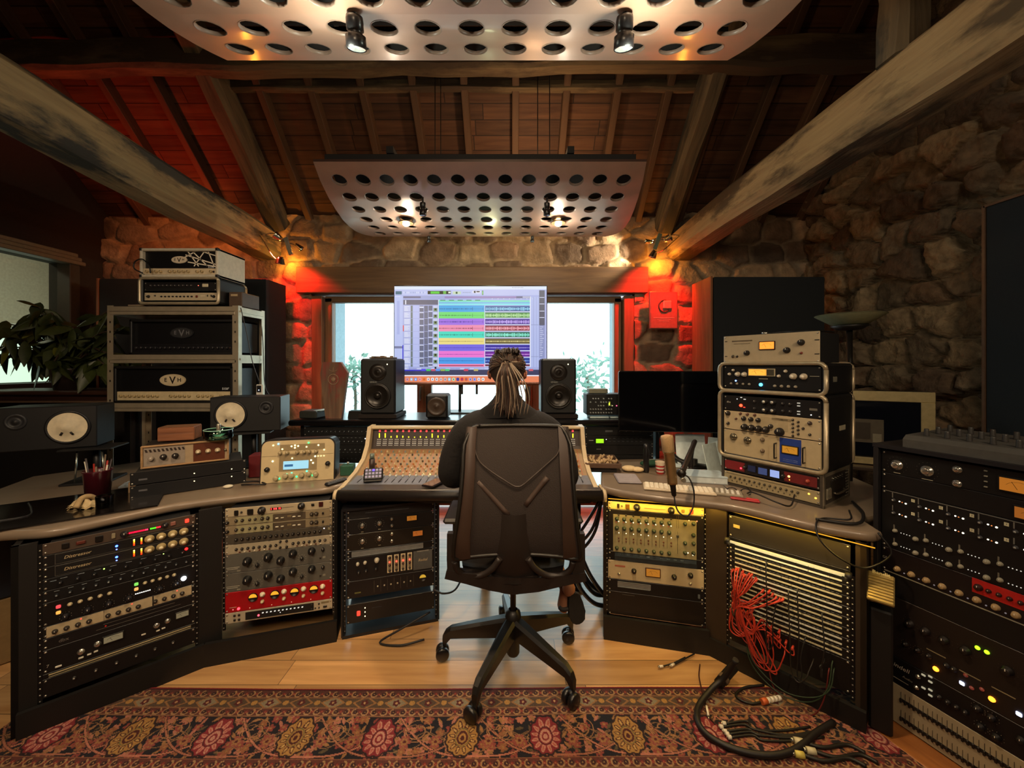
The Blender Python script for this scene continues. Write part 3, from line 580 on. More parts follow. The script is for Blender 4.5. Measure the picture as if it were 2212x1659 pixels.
# ---------------------------------------------------------- rack 3, free standing beside the desk
r3 = (-.637, 2.040); y3 = 17; w3 = .462
ga = lambda a, yy: [('k', .17, .5, .0085, 'c9c6bd', None, 'metal'), ('k', .36, .55, .0085, 'c9c6bd', None, 'metal'), ('tick', .17, .5, .02, 11), ('tick', .36, .55, .022, 11), ('k', .50, .75, .006, 'c9c6bd', None, 'metal'), ('k', .50, .3, .006, 'c9c6bd', None, 'metal'), ('r', .17, .1, .012, .002, 'b0a890'), ('r', .36, .15, .012, .002, 'b0a890')]
mods = [('k', .12, .72, .009, 'b8b2a0', None, 'std'), ('k', .20, .74, .009, 'b8b2a0', None, 'std'), ('k', .33, .78, .013, 'b8b2a0', None, 'std'), ('k', .13, .35, .009, '1a1a1c'), ('k', .21, .37, .009, '1a1a1c'), ('k', .32, .4, .009, '1a1a1c'), ('r', .86, .5, .098, .10, '6a6a68'), ('r', .86, .5, .094, .097, '141518'), ('t', .86, .9, .010, 'WORKHORSE', 'c0bcae'), ('t', .86, .5, .02, 'Radial', 'c8b48c', .2)]
for i in range(4):
    uu = .475+.077*i; mods += [('r', uu, .52, .024, .092, 'd9c8a4'), ('r', uu, .52, .017, .075, 'b8a888'), ('k', uu, .8, .0065, '2a1510'), ('l', uu, .60, .0048, 'ff3828', 6), ('k', uu, .46, .0062, '2a1510'), ('k', uu, .22, .0062, '1c1613')]
fad = [('r', .30+.075*i, .5, .0012, .06, '5a5348') for i in range(7)]+[('k', .34+.075*i, .5, .004, 'b0a890') for i in range(6)]+[('rm', .86, .60, .018, 'f0c040', .6), ('r', .12, .3, .03, .006, '6a6a3a')]
rt = thing('equipment_rack', 'black free-standing equipment rack under the left end of the mixing console', 'rack', FR((r3[0], r3[1], 0), y3))
for s in (-1, 1):
    MB().box((s*(w3/2+.012), .12, .33), (.008, .27, .64), mat('121214', .5)).build('side_panel', rt)
MB().box((0, .12, .008), (w3+.02, .27, .016), mat('121214', .5)).build('base_panel', rt)
MB().box((0, .12, .655), (w3+.03, .27, .012), mat('16161a', .35)).build('top_panel', rt)
for s in (-1, 1):
    m = MB(); m.box((s*(w3/2+.001), .006, .33), (.012, .006, .63), mat('18181a', .4, .3))
    for i in range(24): m.lathe([(.0032, 0), (.0028, .002), (0, .0026)], mat('a9a69c', .3, .9), o=(s*(w3/2), .002, .03+i*.026), axis=(0, -1, 0), n=7)
    m.build('rack_rail', rt)
stack(r3, y3, w3-.018, .645, [
    (.045, '1a1a1c', [('r', .45, .6, .22, .004, '3c3c40')], 'black blank drawer, top of the free-standing rack'),
    (.078, '121214', ga(.17, 1)+[('m', .73, .68, .05, .024, 'd8842c', .45)], 'black compressor with silver knobs and amber meter, upper of two'),
    (.085, '1d1812', ga(.17, 1)+[('m', .80, .62, .05, .026, 'd8762c', .45)], 'black compressor with silver knobs and amber meter, lower of two'),
    (.036, '131315', [('vent', .46, .5, .36, .024, 'aebabd')], 'perforated silver vent plate in the free-standing rack'),
    (.120, '121214', mods, 'black module chassis with four cream modules glowing red'),
    (.090, '121013', fad, 'black unit with thin faders and a small yellow half-moon meter'),
    (.030, None, [], ''),
    (.098, '111113', [('b', .13, .5, .017, .026, 'ff3828', 2.2)]+[('l', .20, .28+.22*i, .003, 'ffe8b0', 3) for i in range(3)]+[('r', .33, .65, .05, .003, '2c2c30')], 'black power amplifier with a red rocker switch, bottom of free-standing rack')])
# ---------------------------------------------------------- rack 4, right desk
r4 = (.713, 1.921); y4 = -13; w4 = .452
s4 = .58/1015
mix = [('r', .5, .5, w4*.88, .0, '1d1a17'), ('r', .49, .44, w4*.87, .190, '9d9168')]
for i in range(8):
    uu = .095+.079*i
    mix += [('k', uu+.02, .88, .0045, '181512'), ('k', uu, .785, .0095, '2e3a2a'), ('k', uu, .57, .0105, '2e3a2a'), ('k', uu, .09, .0095, '2e3a2a'), ('l', uu+.02, .72, .003, 'fff0c0', 2.5), ('l', uu+.022, .45, .0028, 'fff0c0', 2.5), ('l', uu-.008, .70, .0025, 'c03020', .8), ('r', uu-.02, .37, .0018, .075, '4a3a24'), ('k', uu+.022, .33, .004, '5a2a18'), ('k', uu+.022, .26, .004, '5a2a18')]
mix += [('r', .725, .82, .0015, .06, '4a3f28'), ('r', .745, .82, .0015, .06, '4a3f28'), ('r', .735, .35, .0022, .11, '3a2f20'), ('b', .735, .5, .012, .014, '3a3a34')]
for j, (uu, vv) in enumerate(((.81, .8), (.895, .82), (.895, .56), (.895, .37), (.81, .36), (.81, .14), (.895, .15))): mix += [('k', uu, vv, .0095, '2e3a2a')]
mix += [('l', .85, .88, .003, 'ffc080', 2), ('l', .84, .14, .003, 'fff0c0', 3), ('l', .89, .1, .003, 'fff0c0', 3), ('l', .93, .88, .003, 'ff9060', 2)]
stack(r4, y4, w4, .700, [
    (70*s4, 'e0c37a', [('b', .11, .5, .012, .022, '2a1d0c'), ('k', .15, .5, .004, '3a2c14'), ('b', .21, .5, .020, .026, '6a4a14'), ('k', .31, .5, .0165, '161312'), ('r', .50, .45, .10, .002, 'b05a2a'), ('k', .67, .45, .0165, '161312'), ('b', .79, .5, .016, .014, '8a6a30'), ('b', .875, .5, .018, .022, 'ff4a20', 1.6)], 'pale power strip unit with orange switch at the top of the right desk rack'),
    (375*s4, '1d1815', mix, 'black framed rack mixer with green knobs and tan panel', dict(side='141416')),
    (80*s4, '101012', [('r', .5, .7, w4*.85, .018, '39434a'), ('vent', .5, .3, w4*.86, .018, '4a5358')]+[('r', .15+.07*i, .75, .015, .005, '7d8f98') for i in range(10)], 'dark perforated strip between rack mixer and tan limiter'),
    (165*s4, 'c0ad86', [('r', .13, .72, .05, .008, 'a86048'), ('k', .12, .28, .005, 'c9c6bd', None, 'metal'), ('k', .28, .55, .0125, '161312'), ('m', .48, .58, .064, .036, 'd0862c', .55, '3a1a10'), ('k', .70, .48, .0125, '161312'), ('k', .865, .66, .0125, '161312'), ('tick', .28, .55, .019), ('tick', .70, .48, .019), ('tick', .865, .66, .019), ('k', .865, .2, .005, 'c9c6bd', None, 'metal')], 'tan limiter with amber needle meter in the right desk rack'),
    (110*s4, '0f0f11', [('vent', .28, .62, .16, .026, 'a8b4b8'), ('r', .95, .4, .01, .02, '5a6266')], 'black panel with a short silver perforated strip'),
    (215*s4, '17120f', [('r', .5, .04, w4*.96, .002, '8a6a50'), ('r', .22, .9, .06, .003, '45403a')], 'dark blank panel, bottom of the right desk rack')])
# ---------------------------------------------------------- rack 5, patchbay
r5 = (1.16, 1.640); y5 = -45; w5 = .426
its = [(.100, '35302a', [('r', .075, .55, .026, .014, 'd8c070')], 'dark blank panel with a small yellow sticker above the patchbay')]
its.append((.018, '15130f', [], 'narrow black strip carrying the rack lamp', dict(holes=False)))
rr_ = random.Random(5)
for i in range(8):
    sp = []
    for v in (.76, .27):
        sp.append(('r', .5, v, w5*.88, .0062, 'cfc6a4' if i % 3 else 'dad8c8'))
        for g in range(3 if i < 5 else 9):
            sp.append(('r', rr_.uniform(.1, .9), v, .002, .0066, '17140f'))
        sp += [('r', .075+.0355*k, v-.22, .0045, .0045, '060606') for k in range(25)]
    where = ['topmost', 'second', 'third', 'fourth', 'fifth', 'sixth', 'seventh', 'lowest'][i]
    its.append((.0415, '14120f', sp, where+' patchbay of the eight with white label strips', dict(name='patchbay', cat='patchbay', depth=.1)))
its.append((.13, '0e0d0c', [], 'black blank panel below the patchbays', dict(depth=.1)))
stack(r5, y5, w5, .700, its)
MB(FR((*r5, .590), y5)).cyl((-w5/2+.01, -.03, 0), (w5/2-.01, -.03, 0), .006, mat('ffe9a8', .4, emit=.6), n=10).build('lamp_bar', (lb := thing('rack_lamp', 'slim glowing lamp bar with round black end caps above patchbay rows', 'lamp')))
for s in (-1, 1): MB(FR((*r5, .590), y5)).cyl((s*(w5/2-.014), -.035, 0), (s*(w5/2+.006), -.035, 0), .016, '14110e').cyl((s*(w5/2), 0, 0), (s*(w5/2), -.035, 0), .006, '14110e').build('end_cap', lb)
light('AREA', 'rack_lamp_light', FR((*r5, .59), y5) @ Vector((0, -.06, 0)), FR((*r5, .3), y5) @ Vector((0, .01, 0)), (1, .8, .4), .32, .4, size_y=.02)
# ============================================================ DESKS
def offset_poly(poly, d):
    n = len(poly); out = []
    A = sum(poly[i][0]*poly[(i+1) % n][1]-poly[(i+1) % n][0]*poly[i][1] for i in range(n)); sg = 1 if A > 0 else -1
    for i in range(n):
        a = Vector(poly[i-1]); b = Vector(poly[i]); c = Vector(poly[(i+1) % n]); e1 = (b-a).normalized(); e2 = (c-b).normalized()
        n1 = Vector((-e1.y, e1.x))*sg; n2 = Vector((-e2.y, e2.x))*sg; nn = (n1+n2)
        if nn.length < 1e-4: nn = n1
        nn.normalize(); k = max(.4, nn.dot(n1)); out.append(tuple(b+nn*(d/k)))
    return out
def slab(mb, poly, z0, z1, m, r=.012):
    rings = [(r, z0), (r*.3, z0+r*.3), (0, z0+r), (0, z1-r), (r*.3, z1-r*.3), (r, z1)]; rows = [[(x, y, z) for x, y in offset_poly(poly, d)] for d, z in rings]
    b = len(mb.v); n = len(poly); mb.grid(rows, m, True, True)
    i = mb._m(m); mb.f.append([b+k for k in range(n)][::-1]); mb.f.append([b+5*n+k for k in range(n)]); mb.mi += [i, i]; mb.sm += [False]*2
def smooth_line(pts, sub=5):
    out = []
    for i in range(len(pts)-1):
        a = pts[i-1] if i else pts[0]; b, c = pts[i], pts[i+1]; d = pts[i+2] if i+2 < len(pts) else c
        for k in range(sub):
            t = k/sub; out.append(tuple(.5*((2*b[j])+(c[j]-a[j])*t+(2*a[j]-5*b[j]+4*c[j]-d[j])*t*t+(3*b[j]-a[j]-3*c[j]+d[j])*t**3) for j in range(2)))
    out.append(tuple(pts[-1])); return out
DT = mat('80705f', .36, 0, 0, .08, 18, coat=.2); CAB = mat('110f0e', .6, var=.1, scale=25); CABW = mat('30251b', .55, var=.15, scale=12)
def wall_strip(mb, pts, z0, z1, m, th=.018):
    for (a, b) in zip(pts[:-1], pts[1:]):
        d = Vector((b[0]-a[0], b[1]-a[1])); n = Vector((-d.y, d.x)).normalized()*th
        mb.prism([a, b, (b[0]+n.x, b[1]+n.y), (a[0]+n.x, a[1]+n.y)], z1-z0, m, z0=z0)
def along(c, yaw, s, d=0): return (c[0]+math.cos(R(yaw))*s-math.sin(R(yaw))*d, c[1]+math.sin(R(yaw))*s+math.cos(R(yaw))*d)
# --- left desk
dl = thing('studio_desk', 'curved taupe studio desk with two equipment bays, left of the mixing console', 'desk')
front = smooth_line([(-2.35, 1.33), (-2.12, 1.42), (-1.95, 1.465), (-1.80, 1.490), (-1.715, 1.570), (-1.62, 1.683), (-1.516, 1.785), (-1.325, 1.878), (-1.139, 1.948), (-.985, 1.99)])
poly = front+[(-.925, 2.02), (-.900, 2.07), (-.915, 2.25), (-1.05, 2.50), (-1.80, 2.535), (-2.45, 2.535), (-2.75, 2.2)]
m = MB(); slab(m, poly, .722, .760, DT, .014); m.build('desktop', dl)
m = MB(); A = along(r1, y1, -w1/2-.012); B = along(r1, y1, w1/2+.012); C_ = along(r2, y2, -w2/2-.012); D_ = along(r2, y2, w2/2+.012)
A0 = along(r1, y1, -w1/2-.075); D0 = along(r2, y2, w2/2+.024)
for q_ in ([A0, A], [B, C_], [D_, D0]): m = MB(); wall_strip(m, q_, 0, .722, CAB); m.build('front_panel', dl)
m = MB()
m = MB(); wall_strip(m, [along(r1, y1, -w1/2-.06, -.02), along(r1, y1, w1/2+.03, -.02), along(r2, y2, w2/2+.024, -.02)], 0, .105, CAB); m.build('plinth', dl)
m = MB(); wall_strip(m, [along(r1, y1, w1/2+.03, .3), along(r1, y1, -w1/2-.075, .3), A0], 0, .722, CAB); m.build('side_panel', dl)
m = MB(); wall_strip(m, [D0, along(r2, y2, w2/2+.024, .34)], 0, .722, CAB); wall_strip(m, [along(r2, y2, w2/2+.024, .34), along(r2, y2, -w2/2, .34)], 0, .722, CAB); m.build('side_panel', dl)
bay_rails('rack_rail', r1, y1, w1, .10, .712, '', dl); bay_rails('rack_rail', r2, y2, w2, .13, .712, '', dl)
# --- right desk
dr = thing('studio_desk', 'taupe studio desk with gold underlighting, right of the mixing console', 'desk')
front = smooth_line([(.49, 1.995), (.56, 1.940), (.732, 1.862), (.997, 1.758), (1.19, 1.565), (1.345, 1.462), (1.42, 1.475)])
poly = [(.470, 2.03)]+front+[(1.45, 1.58), (1.86, 1.75), (1.95, 2.2), (1.55, 2.66), (.72, 2.60), (.53, 2.30)]
m = MB(); slab(m, poly[::-1], .722, .760, DT, .014); m.build('desktop', dr)
E0 = along(r4, y4, -w4/2-.024); E1 = along(r4, y4, -w4/2-.008); F0 = along(r4, y4, w4/2+.008); G0 = along(r5, y5, -w5/2-.010); G1 = along(r5, y5, w5/2+.014); G2 = along(r5, y5, w5/2+.046)
m = MB(); wall_strip(m, [E0, E1], 0, .722, CABW); m.build('front_panel', dr)
m = MB(); wall_strip(m, [F0, G0], 0, .722, CABW); m.build('front_panel', dr)
m = MB(); wall_strip(m, [G1, G2], 0, .722, CABW); m.build('front_panel', dr)
m = MB(); wall_strip(m, [along(r4, y4, -w4/2-.022, -.02), along(r4, y4, w4/2+.02, -.02)], 0, .118, CAB); wall_strip(m, [along(r4, y4, w4/2+.02, -.02), along(r5, y5, w5/2+.045, -.02)], 0, .088, CAB); m.build('plinth', dr)
m = MB(); wall_strip(m, [along(r4, y4, -w4/2-.024, .34), E0], 0, .722, CABW); wall_strip(m, [along(r4, y4, w4/2, .34), along(r4, y4, -w4/2-.024, .34)], 0, .722, CABW); m.build('side_panel', dr)
m = MB(); wall_strip(m, [G2, along(r5, y5, w5/2+.046, .34), along(r5, y5, 0, .34)], 0, .722, CABW); m.build('side_panel', dr)
m = MB(); GS = mat('f0a828', .4, emit=1.2)
a, b, c = along(r4, y4, -w4/2, -.022), along(r4, y4, w4/2+.03, -.022), along(r5, y5, w5/2+.07, -.022)
for (p, q) in ((a, b), (b, c)): m.cyl((*p, .7195), (*q, .7195), .0022, GS, n=6)
m.build('led_strip', dr)
for (p, q) in ((a, b), (b, c)):
    mid = ((p[0]+q[0])/2, (p[1]+q[1])/2); L_ = math.hypot(q[0]-p[0], q[1]-p[1]); yw = math.atan2(q[1]-p[1], q[0]-p[0])
    l = light('AREA', 'led_strip_light', (mid[0]+math.sin(yw)*.01, mid[1]-math.cos(yw)*.01, .714), None, (1, .62, .10), 1.1 if p == a else .9, L_, size_y=.012); l.rotation_euler = (R(-14), 0, yw)
bay_rails('rack_rail', r4, y4, w4, .13, .70, '', dr); bay_rails('rack_rail', r5, y5, w5, .10, .58, '', dr)
# --- shelf desk behind the console
BK = mat('121012', .3, coat=.3)
pd = thing('shelf_desk', 'long black shelf desk behind the mixing console carrying the loudspeakers', 'desk')
m = MB(); slab(m, [(-1.50, 2.58), (1.42, 2.58), (1.42, 3.02), (-1.50, 3.02)], .985, 1.025, BK, .012); m.build('shelf_top', pd)
for x in (-1.44, -.93, .46, 1.00): MB().box((x, 2.82, .49), (.025, .36, .99), BK, .003).build('side_panel', pd)
# left bay and right bay units of the shelf desk
stack((-1.185, 2.62), 0, .465, .975, [
    (.062, '0d0e10', krow(14, .08, .92, .5, .006, '1c2024', '8f979c')+[('tick', .1+.115*i, .5, .012, 7, '9aa4aa') for i in range(8)], 'black knob-covered unit in the shelf bay left of the console, top'),
    (.062, '0d0e10', krow(14, .08, .92, .4, .006, '1c2024', '8f979c')+[('l', .9, .7, .004, 'ffffff', 2)]+[('r', .1+.06*i, .8, .01, .0015, '9aa4aa') for i in range(13)], 'black knob-covered unit in the shelf bay left of the console, second'),
    (.062, '0c0d0f', krow(12, .10, .9, .5, .006, '1c2024', '8f979c')+[('r', .1+.06*i, .2, .01, .0015, '9aa4aa') for i in range(13)], 'black knob-covered unit in the shelf bay left of the console, third'),
    (.062, '0c0d0f', [('r', .1+.06*i, .5, .008, .008, '2c3136') for i in range(13)], 'black socket panel in the shelf bay left of the console, lowest')])
stack((.73, 2.62), 0, .465, .975, [
    (.060, '101113', [('r', .35, .5, .05, .012, '55585c')]+krow(4, .5, .8, .5, .005, '1c2024', '8f979c'), 'black unit above the green lit display, right of the console'),
    (.066, '101113', [('scr', .215, .45, .052, .028, '9ff020', 1.3), ('r', .09, .5, .03, .004, 'c0c0c0')]+[('b', .36+.065*i, .4+.3*(j), .016, .006, '3a3c40') for i in range(8) for j in (0, 1)]+[('l', .31, .6, .0025, 'ffffff', 3)], 'black effects unit with a green lit display, right of the console'),
    (.066, '0d0d0f', [('r', .2, .6, .03, .003, '8a8a8a')], 'plain black unit beneath the green lit display, right of the console'),
    (.066, '0b0b0c', [], 'plain black unit, lowest in the bay right of the console')], depth=.3)
# ============================================================ MIXING CONSOLE
con = thing('mixing_console', 'large-format tan mixing console with glowing red and yellow channel meters', 'mixing console')
X0, X1 = -.885, .430; NCH = 34; pit = (X1-X0-.05)/NCH
PRO = [(2.08, .757), (2.20, .765), (2.30, .806), (2.415, .868), (2.425, .885), (2.455, .990)]
CHK = mat('cbb794', .4, var=.05); PAN = mat('9a7d58', .5, var=.08); PAN2 = mat('2a1a14', .5); RED = mat('c0392a', .5); BLU = mat('767a86', .45)
m = MB(); m.grid([[(X0, y, z) for y, z in PRO[1:4]], [(X1, y, z) for y, z in PRO[1:4]]], PAN, False)
for k in range(NCH+1):
    x = X0+.025+k*pit
    for (ya, za), (yb, zb) in zip(PRO[1:3], PRO[2:4]): m.add([(x-.0009, ya, za+.0008), (x+.0009, ya, za+.0008), (x+.0009, yb, zb+.0008), (x-.0009, yb, zb+.0008)], [(0, 1, 2, 3)], RED)
m.build('channel_panel', con)
m = MB(); m.grid([[(X0, 2.075, .752), (X0, 2.20, .765)], [(X1, 2.075, .752), (X1, 2.20, .765)]], BLU, False)
for k in range(NCH): x = X0+.025+(k+.5)*pit; m.box((x, 2.14, .7595), (.003, .10, .002), '0c0c10')
m.build('fader_panel', con)
m = MB(); m.grid([[(X0, y, z) for y, z in PRO[3:]], [(X1, y, z) for y, z in PRO[3:]]], PAN2, False); W1 = mat('f3e6cc', .5, emit=.5)
def BR(v): return (2.425+.03*v, .885+.105*v)
for k in range(NCH):
    x = X0+.025+(k+.5)*pit
    for r_ in range(4):
        for q in range(3): y, z = BR(.05+.11*r_); m.box((x-.009+.009*q, y-.001, z), (.006, .002, .0035 if r_ != 1 else .006), W1)
m.build('meter_bridge', con)
m = MB(); m.box(((X0+X1)/2, 2.455, .998), (X1-X0+.02, .06, .018), CHK, .006); m.build('bridge_cap', con)
for k in range(NCH):
    x = X0+.025+(k+.5)*pit; y, z = BR(.86); 
    link('indicator_light', simple_mesh(('cr',), lambda q: q.lathe([(.0065, 0), (.0065, .002), (.004, .002), (.004, .001), (0, .001)], mat('ff4040', .4, emit=2.2), axis=(0, -1, .28), n=10), 'indicator_light'), con, loc=(x, y-.002, z))
    hgt = [.030, .030, .012, .016, .014, .010, .008, .012, .009, .028, .016, .018][k % 12]; y, z = BR(.58)
    m = MB(); m.box((0, -.002, hgt/2-.013), (.0075, .003, hgt), mat('e8e030', .4, emit=2.0), .002); m.build('level_meter', con).location = (x, y, z)
kn = []
for j, (yy) in enumerate((2.212, 2.232, 2.252, 2.272, 2.292, 2.315, 2.340, 2.365, 2.390)):
    zz = np.interp(yy, [p[0] for p in PRO[:5]], [p[1] for p in PRO[:5]])
    for k in range(NCH): kn.append((X0+.025+(k+.5+(.18 if j % 2 else -.18))*pit, yy, float(zz), (j+k*(j % 3)) % 4))
km = [MB().lathe([(.0062, 0), (.0058, .010), (.004, .012), (0, .012)], mat(c, .4), axis=(0, -.45, .9), n=9).lathe([(.0026, .0121), (.0026, .0128), (0, .0128)], mat('f2e8d0', .5), axis=(0, -.45, .9), n=6).mesh('knob') for c in ('c8b088', '5a4a3a', '8a8f8a', 'b87848')]
for p in kn[:100]: link('knob', km[p[3]], con, loc=p[:3])
m = MB()
cs = ('c8b088', '5a4a3a', '8a8f8a', 'b87848')
for p in kn[100:]: m.lathe([(.0060, 0), (.0056, .010), (0, .012)], mat(cs[p[3]], .4), o=p[:3], axis=(0, -.45, .9), n=7)
m.build('knob', con, kind='stuff')
rr_ = random.Random(2)
fc = MB().box((0, 0, .006), (.011, .022, .012), mat('d8d8d0', .4), .003).box((0, 0, .0125), (.010, .0015, .001), '202020').mesh('fader_cap')
for k in range(NCH): link('fader_cap', fc, con, loc=(X0+.025+(k+.5)*pit, 2.185-rr_.choice([0, 0, .005, .012]), .764))
bm_ = simple_mesh(('ylb',), lambda q: q.lathe([(.005, 0), (.004, .005), (0, .007)], mat('ffe9a0', .4, emit=1.8), n=8), 'lit_button')
for k in range(0, NCH): link('lit_button', bm_, con, loc=(X0+.025+(k+.5)*pit, 2.203, .768)) if k in (9, 10, 13, 17, 21, 30) else None
for s, x in ((-1, X0-.012), (1, X1+.012)):
    pr = [(2.02, .752), (2.2, .785), (2.32, .832), (2.38, .90), (2.42, 1.006), (2.50, 1.010), (2.52, .96), (2.52, .66), (2.05, .66)]
    m = MB(); m.prism(pr, .024, CHK, lambda a, b, t: (x-.012+t, a, b)); m.build('end_cheek', con)
m = MB(); n = 10; xa, xb = X0-.02, X1+.045
m.box(((xa+xb)/2, 2.03, .742), (xb-xa-.02, .10, .022), mat('4a4340', .35, coat=.3), .008).cyl((xa+.01, 1.985, .722), (xb-.01, 1.985, .722), .028, mat('191413', .45), n=18)
m.build('armrest', con)
for x in (xa, xb): MB().cyl((x-.008, 1.985, .722), (x+.008, 1.985, .722), .031, CHK, n=20).box((x, 2.04, .735), (.016, .09, .035), CHK, .005).build('end_cap', con)
m = MB(); m.box(((X0+X1)/2, 2.29, .70), (X1-X0, .45, .10), mat('141113', .5), .01).box(((X0+X1)/2, 2.52, .875), (X1-X0, .08, .21), mat('141113', .5)); m.build('chassis', con)
for x in (X0+.06, X1-.03): MB().box((x, 2.47, .34), (.05, .10, .66), mat('121113', .5), .006).box((x, 2.46, .012), (.07, .20, .024), mat('121113', .5), .008).build('leg', con)
# ============================================================ SPEAKERS, MONITOR AND OTHER THINGS ON THE SHELF DESK
def speaker_tall(x, label):
    t = thing('loudspeaker', label, 'loudspeaker', FR((x, 2.66, 1.055), 0)); w, h, d = .243, .385, .24; bk = mat('17181a', .55, bump=.05)
    MB().box((0, d/2, h/2), (w, d, h), bk, .012).build('cabinet', t)
    m = MB(); A = (0, -1, 0); z = .128
    m.lathe([(.091, 0), (.090, .012), (.083, .016), (.080, .013)], mat('3a3836', .35, .4), o=(0, -.001, z), axis=A, n=32); m.lathe([(.080, .013), (.074, .016), (.066, .011), (.030, .002), (.024, .003), (.022, .012), (.012, .018), (0, .019)], mat('231f1c', .28, .2), o=(0, -.001, z), axis=A, n=28); m.build('woofer', t)
    m = MB(); m.lathe([(.060, 0), (.058, .006), (.03, .001), (.014, .001), (.012, .008), (0, .011)], mat('2a2522', .3, .2), o=(0, -.0015, .29), axis=A, n=24); m.build('tweeter', t)
    # the bowls are set into the baffle: a dark recess ring reads on the cabinet front
    MB().text('GENELEC', .012, mat('cfcfc8', .5), (-.03, -.0015, .222), RF).build('nameplate', t)
    link('indicator_light', simple_mesh(('sp',), lambda q: q.lathe([(.004, 0), (0, .003)], mat('fff2c0', .4, emit=6), axis=A, n=8), 'indicator_light'), t, loc=(.065, -.001, .345))
    return t
for x, lab in ((-.928, 'tall black two-way loudspeaker standing left of the large screen'), (.323, 'tall black two-way loudspeaker standing right of the large screen')):
    MB().box((x, 2.77, 1.0405), (.265, .25, .028), mat('221a17', .9, bump=.2), .004).build('speaker_pad', label='black foam pad under the loudspeaker '+('left' if x < 0 else 'right')+' of the large screen', cat='speaker pad')
    speaker_tall(x, lab)
t = thing('loudspeaker', 'small square black one-driver loudspeaker on the shelf desk, beneath the large screen', 'loudspeaker', FR((-.518, 2.64, 1.0255), 0))
MB().box((0, .075, .085), (.152, .15, .168), mat('1c1a1a', .5), .014).build('cabinet', t)
MB().lathe([(.064, 0), (.064, .006), (.056, .010), (.050, .008), (.022, .001), (.018, .004), (0, .010)], mat('4a3a30', .35), o=(0, -.001, .085), axis=(0, -1, 0), n=26).build('woofer', t)
# objects on top of the left loudspeaker
m = MB(); m.box((0, 0, .006), (.17, .10, .010), mat('6b5a48', .6), .002)
for k in range(9): m.box((rnd.uniform(-.08, .08), rnd.uniform(-.05, .02), .014), (rnd.uniform(.015, .05), .02, rnd.uniform(.006, .014)), mat(rnd.choice(['8a6a50', 'c8beb0', '5a4a40', 'a03a2a']), .6), .002, Matrix.Rotation(rnd.uniform(0, 3), 3, 'Z'))
m.build('trinket_tray', mtx=FR((-.93, 2.78, 1.4405)), label='cluttered little tray lying on top of the left tall loudspeaker', cat='tray')
# ------------- large screen
sw, sh = 1.166, .735; scx, scz, sy = -.318, 1.630, 2.95
tv = thing('computer_monitor', 'large bright monitor showing coloured audio tracks in front of the window', 'monitor', FR((scx, sy, scz), 0))
MB().box((0, .02, 0), (sw+.014, .036, sh+.018), mat('151518', .4), .004).build('housing', tv)
MB().box((0, .0, -sh/2-.012), (sw+.014, .03, .018), mat('6a3a24', .4, .4), .003).build('bezel', tv)
V = []; Q = []; Cc = []; lay = [0]
def q(x0, y0, x1, y1, c, L=1):
    b = len(V); z = -.0012*0-.0022-L*.0002
    for x, y in ((x0, y0), (x1, y0), (x1, y1), (x0, y1)): V.append(((x/2060-.5)*sw, z, (.5-y/1262)*sh)); Cc.append(lin(c))
    Q.append((b, b+3, b+2, b+1))
rs = random.Random(3)
def SX(x): return x-50
def SYY(y): return y-108
def qq(x0, y0, x1, y1, c, L=1): q(SX(x0), SYY(y0), SX(x1), SYY(y1), c, L)
qq(50, 108, 2110, 1370, 'a9b4ea', 0)
qq(50, 108, 2110, 150, 'dfeafc'); qq(50, 150, 2010, 225, 'bfc8f4'); qq(2010, 160, 2085, 620, '55596e'); qq(2085, 150, 2110, 1290, 'b0b8e8')
qq(65, 172, 150, 215, '3d6a86', 2); qq(500, 168, 815, 212, '10240c', 2); qq(540, 175, 660, 205, '5ad040', 3); qq(710, 170, 750, 208, '6cc050', 3); qq(780, 178, 812, 200, 'e8f0e0', 3); qq(840, 175, 950, 212, 'c8dcc0', 2); qq(880, 180, 905, 206, '204a20', 3); qq(1108, 165, 1215, 198, 'e8e8f8', 2); qq(1125, 168, 1150, 194, '202030', 3); qq(1160, 170, 1205, 186, '202030', 3); qq(1235, 165, 1255, 220, '2c6a2c', 2); qq(1240, 172, 1250, 214, 'a8f0a0', 3)
for k in range(14): qq(170+k*22+rs.randint(0, 4), 180, 184+k*22, 200, rs.choice(['9fb0e0', '8fa0d8', 'd8e0ff']), 2)
for k in range(8): qq(975+k*14, 182, 984+k*14, 196, '98a4cc', 2)
for k in range(8): qq(1645+k*20, 120, 1652+k*20, 128, '404868', 2)
qq(50, 232, 165, 1180, 'bcc8f6'); qq(60, 240, 130, 246, 'e8ecff', 2); qq(50, 895, 165, 925, '7880a8', 2); qq(85, 300, 120, 740, 'a9b6ec', 2)
qq(170, 238, 1890, 265, '6a6c90'); qq(405, 240, 730, 262, 'a4aede', 2); qq(730, 238, 1700, 262, '9a86c0', 2); qq(1785, 240, 1880, 262, 'b8bcd8', 2)
qq(170, 285, 645, 350, '5a5e78'); qq(195, 290, 210, 346, 'e8ecff', 2)
qq(170, 350, 645, 1170, 'a4aee0')
for r in range(10):
    y = 362+85.5*r; y2 = min(y+80, 1166)
    qq(178, y, 268, y2-6, 'c4ccf2', 2)
    for k in range(4): qq(186, y+10+k*17, 186+rs.randint(40, 74), y+15+k*17, 'eef2ff', 3)
    qq(272, y, 296, y2, '6a7a7a', 2); qq(302, y, 384, y2, 'b8c2f4', 2)
    for a in (392, 452, 512): qq(a, y, a+52, y2, '636a86', 2)
    qq(390, y+12 if r == 0 else y+2, 446, y+30 if r == 0 else y+12, 'dfe6ff', 3); qq(512, y2-12, 566, y2-2, 'dfe6ff', 3)
    qq(575, y, 634, y+30, 'c8d0f0', 2); qq(580, y+32, 630, y2-4, '74966a', 2); qq(594, y+36, 618, y+62, '0c140a', 3)
qq(165, 620, 178, 700, 'e04040', 3); qq(158, 880, 172, 1180, '3a38d8', 3)
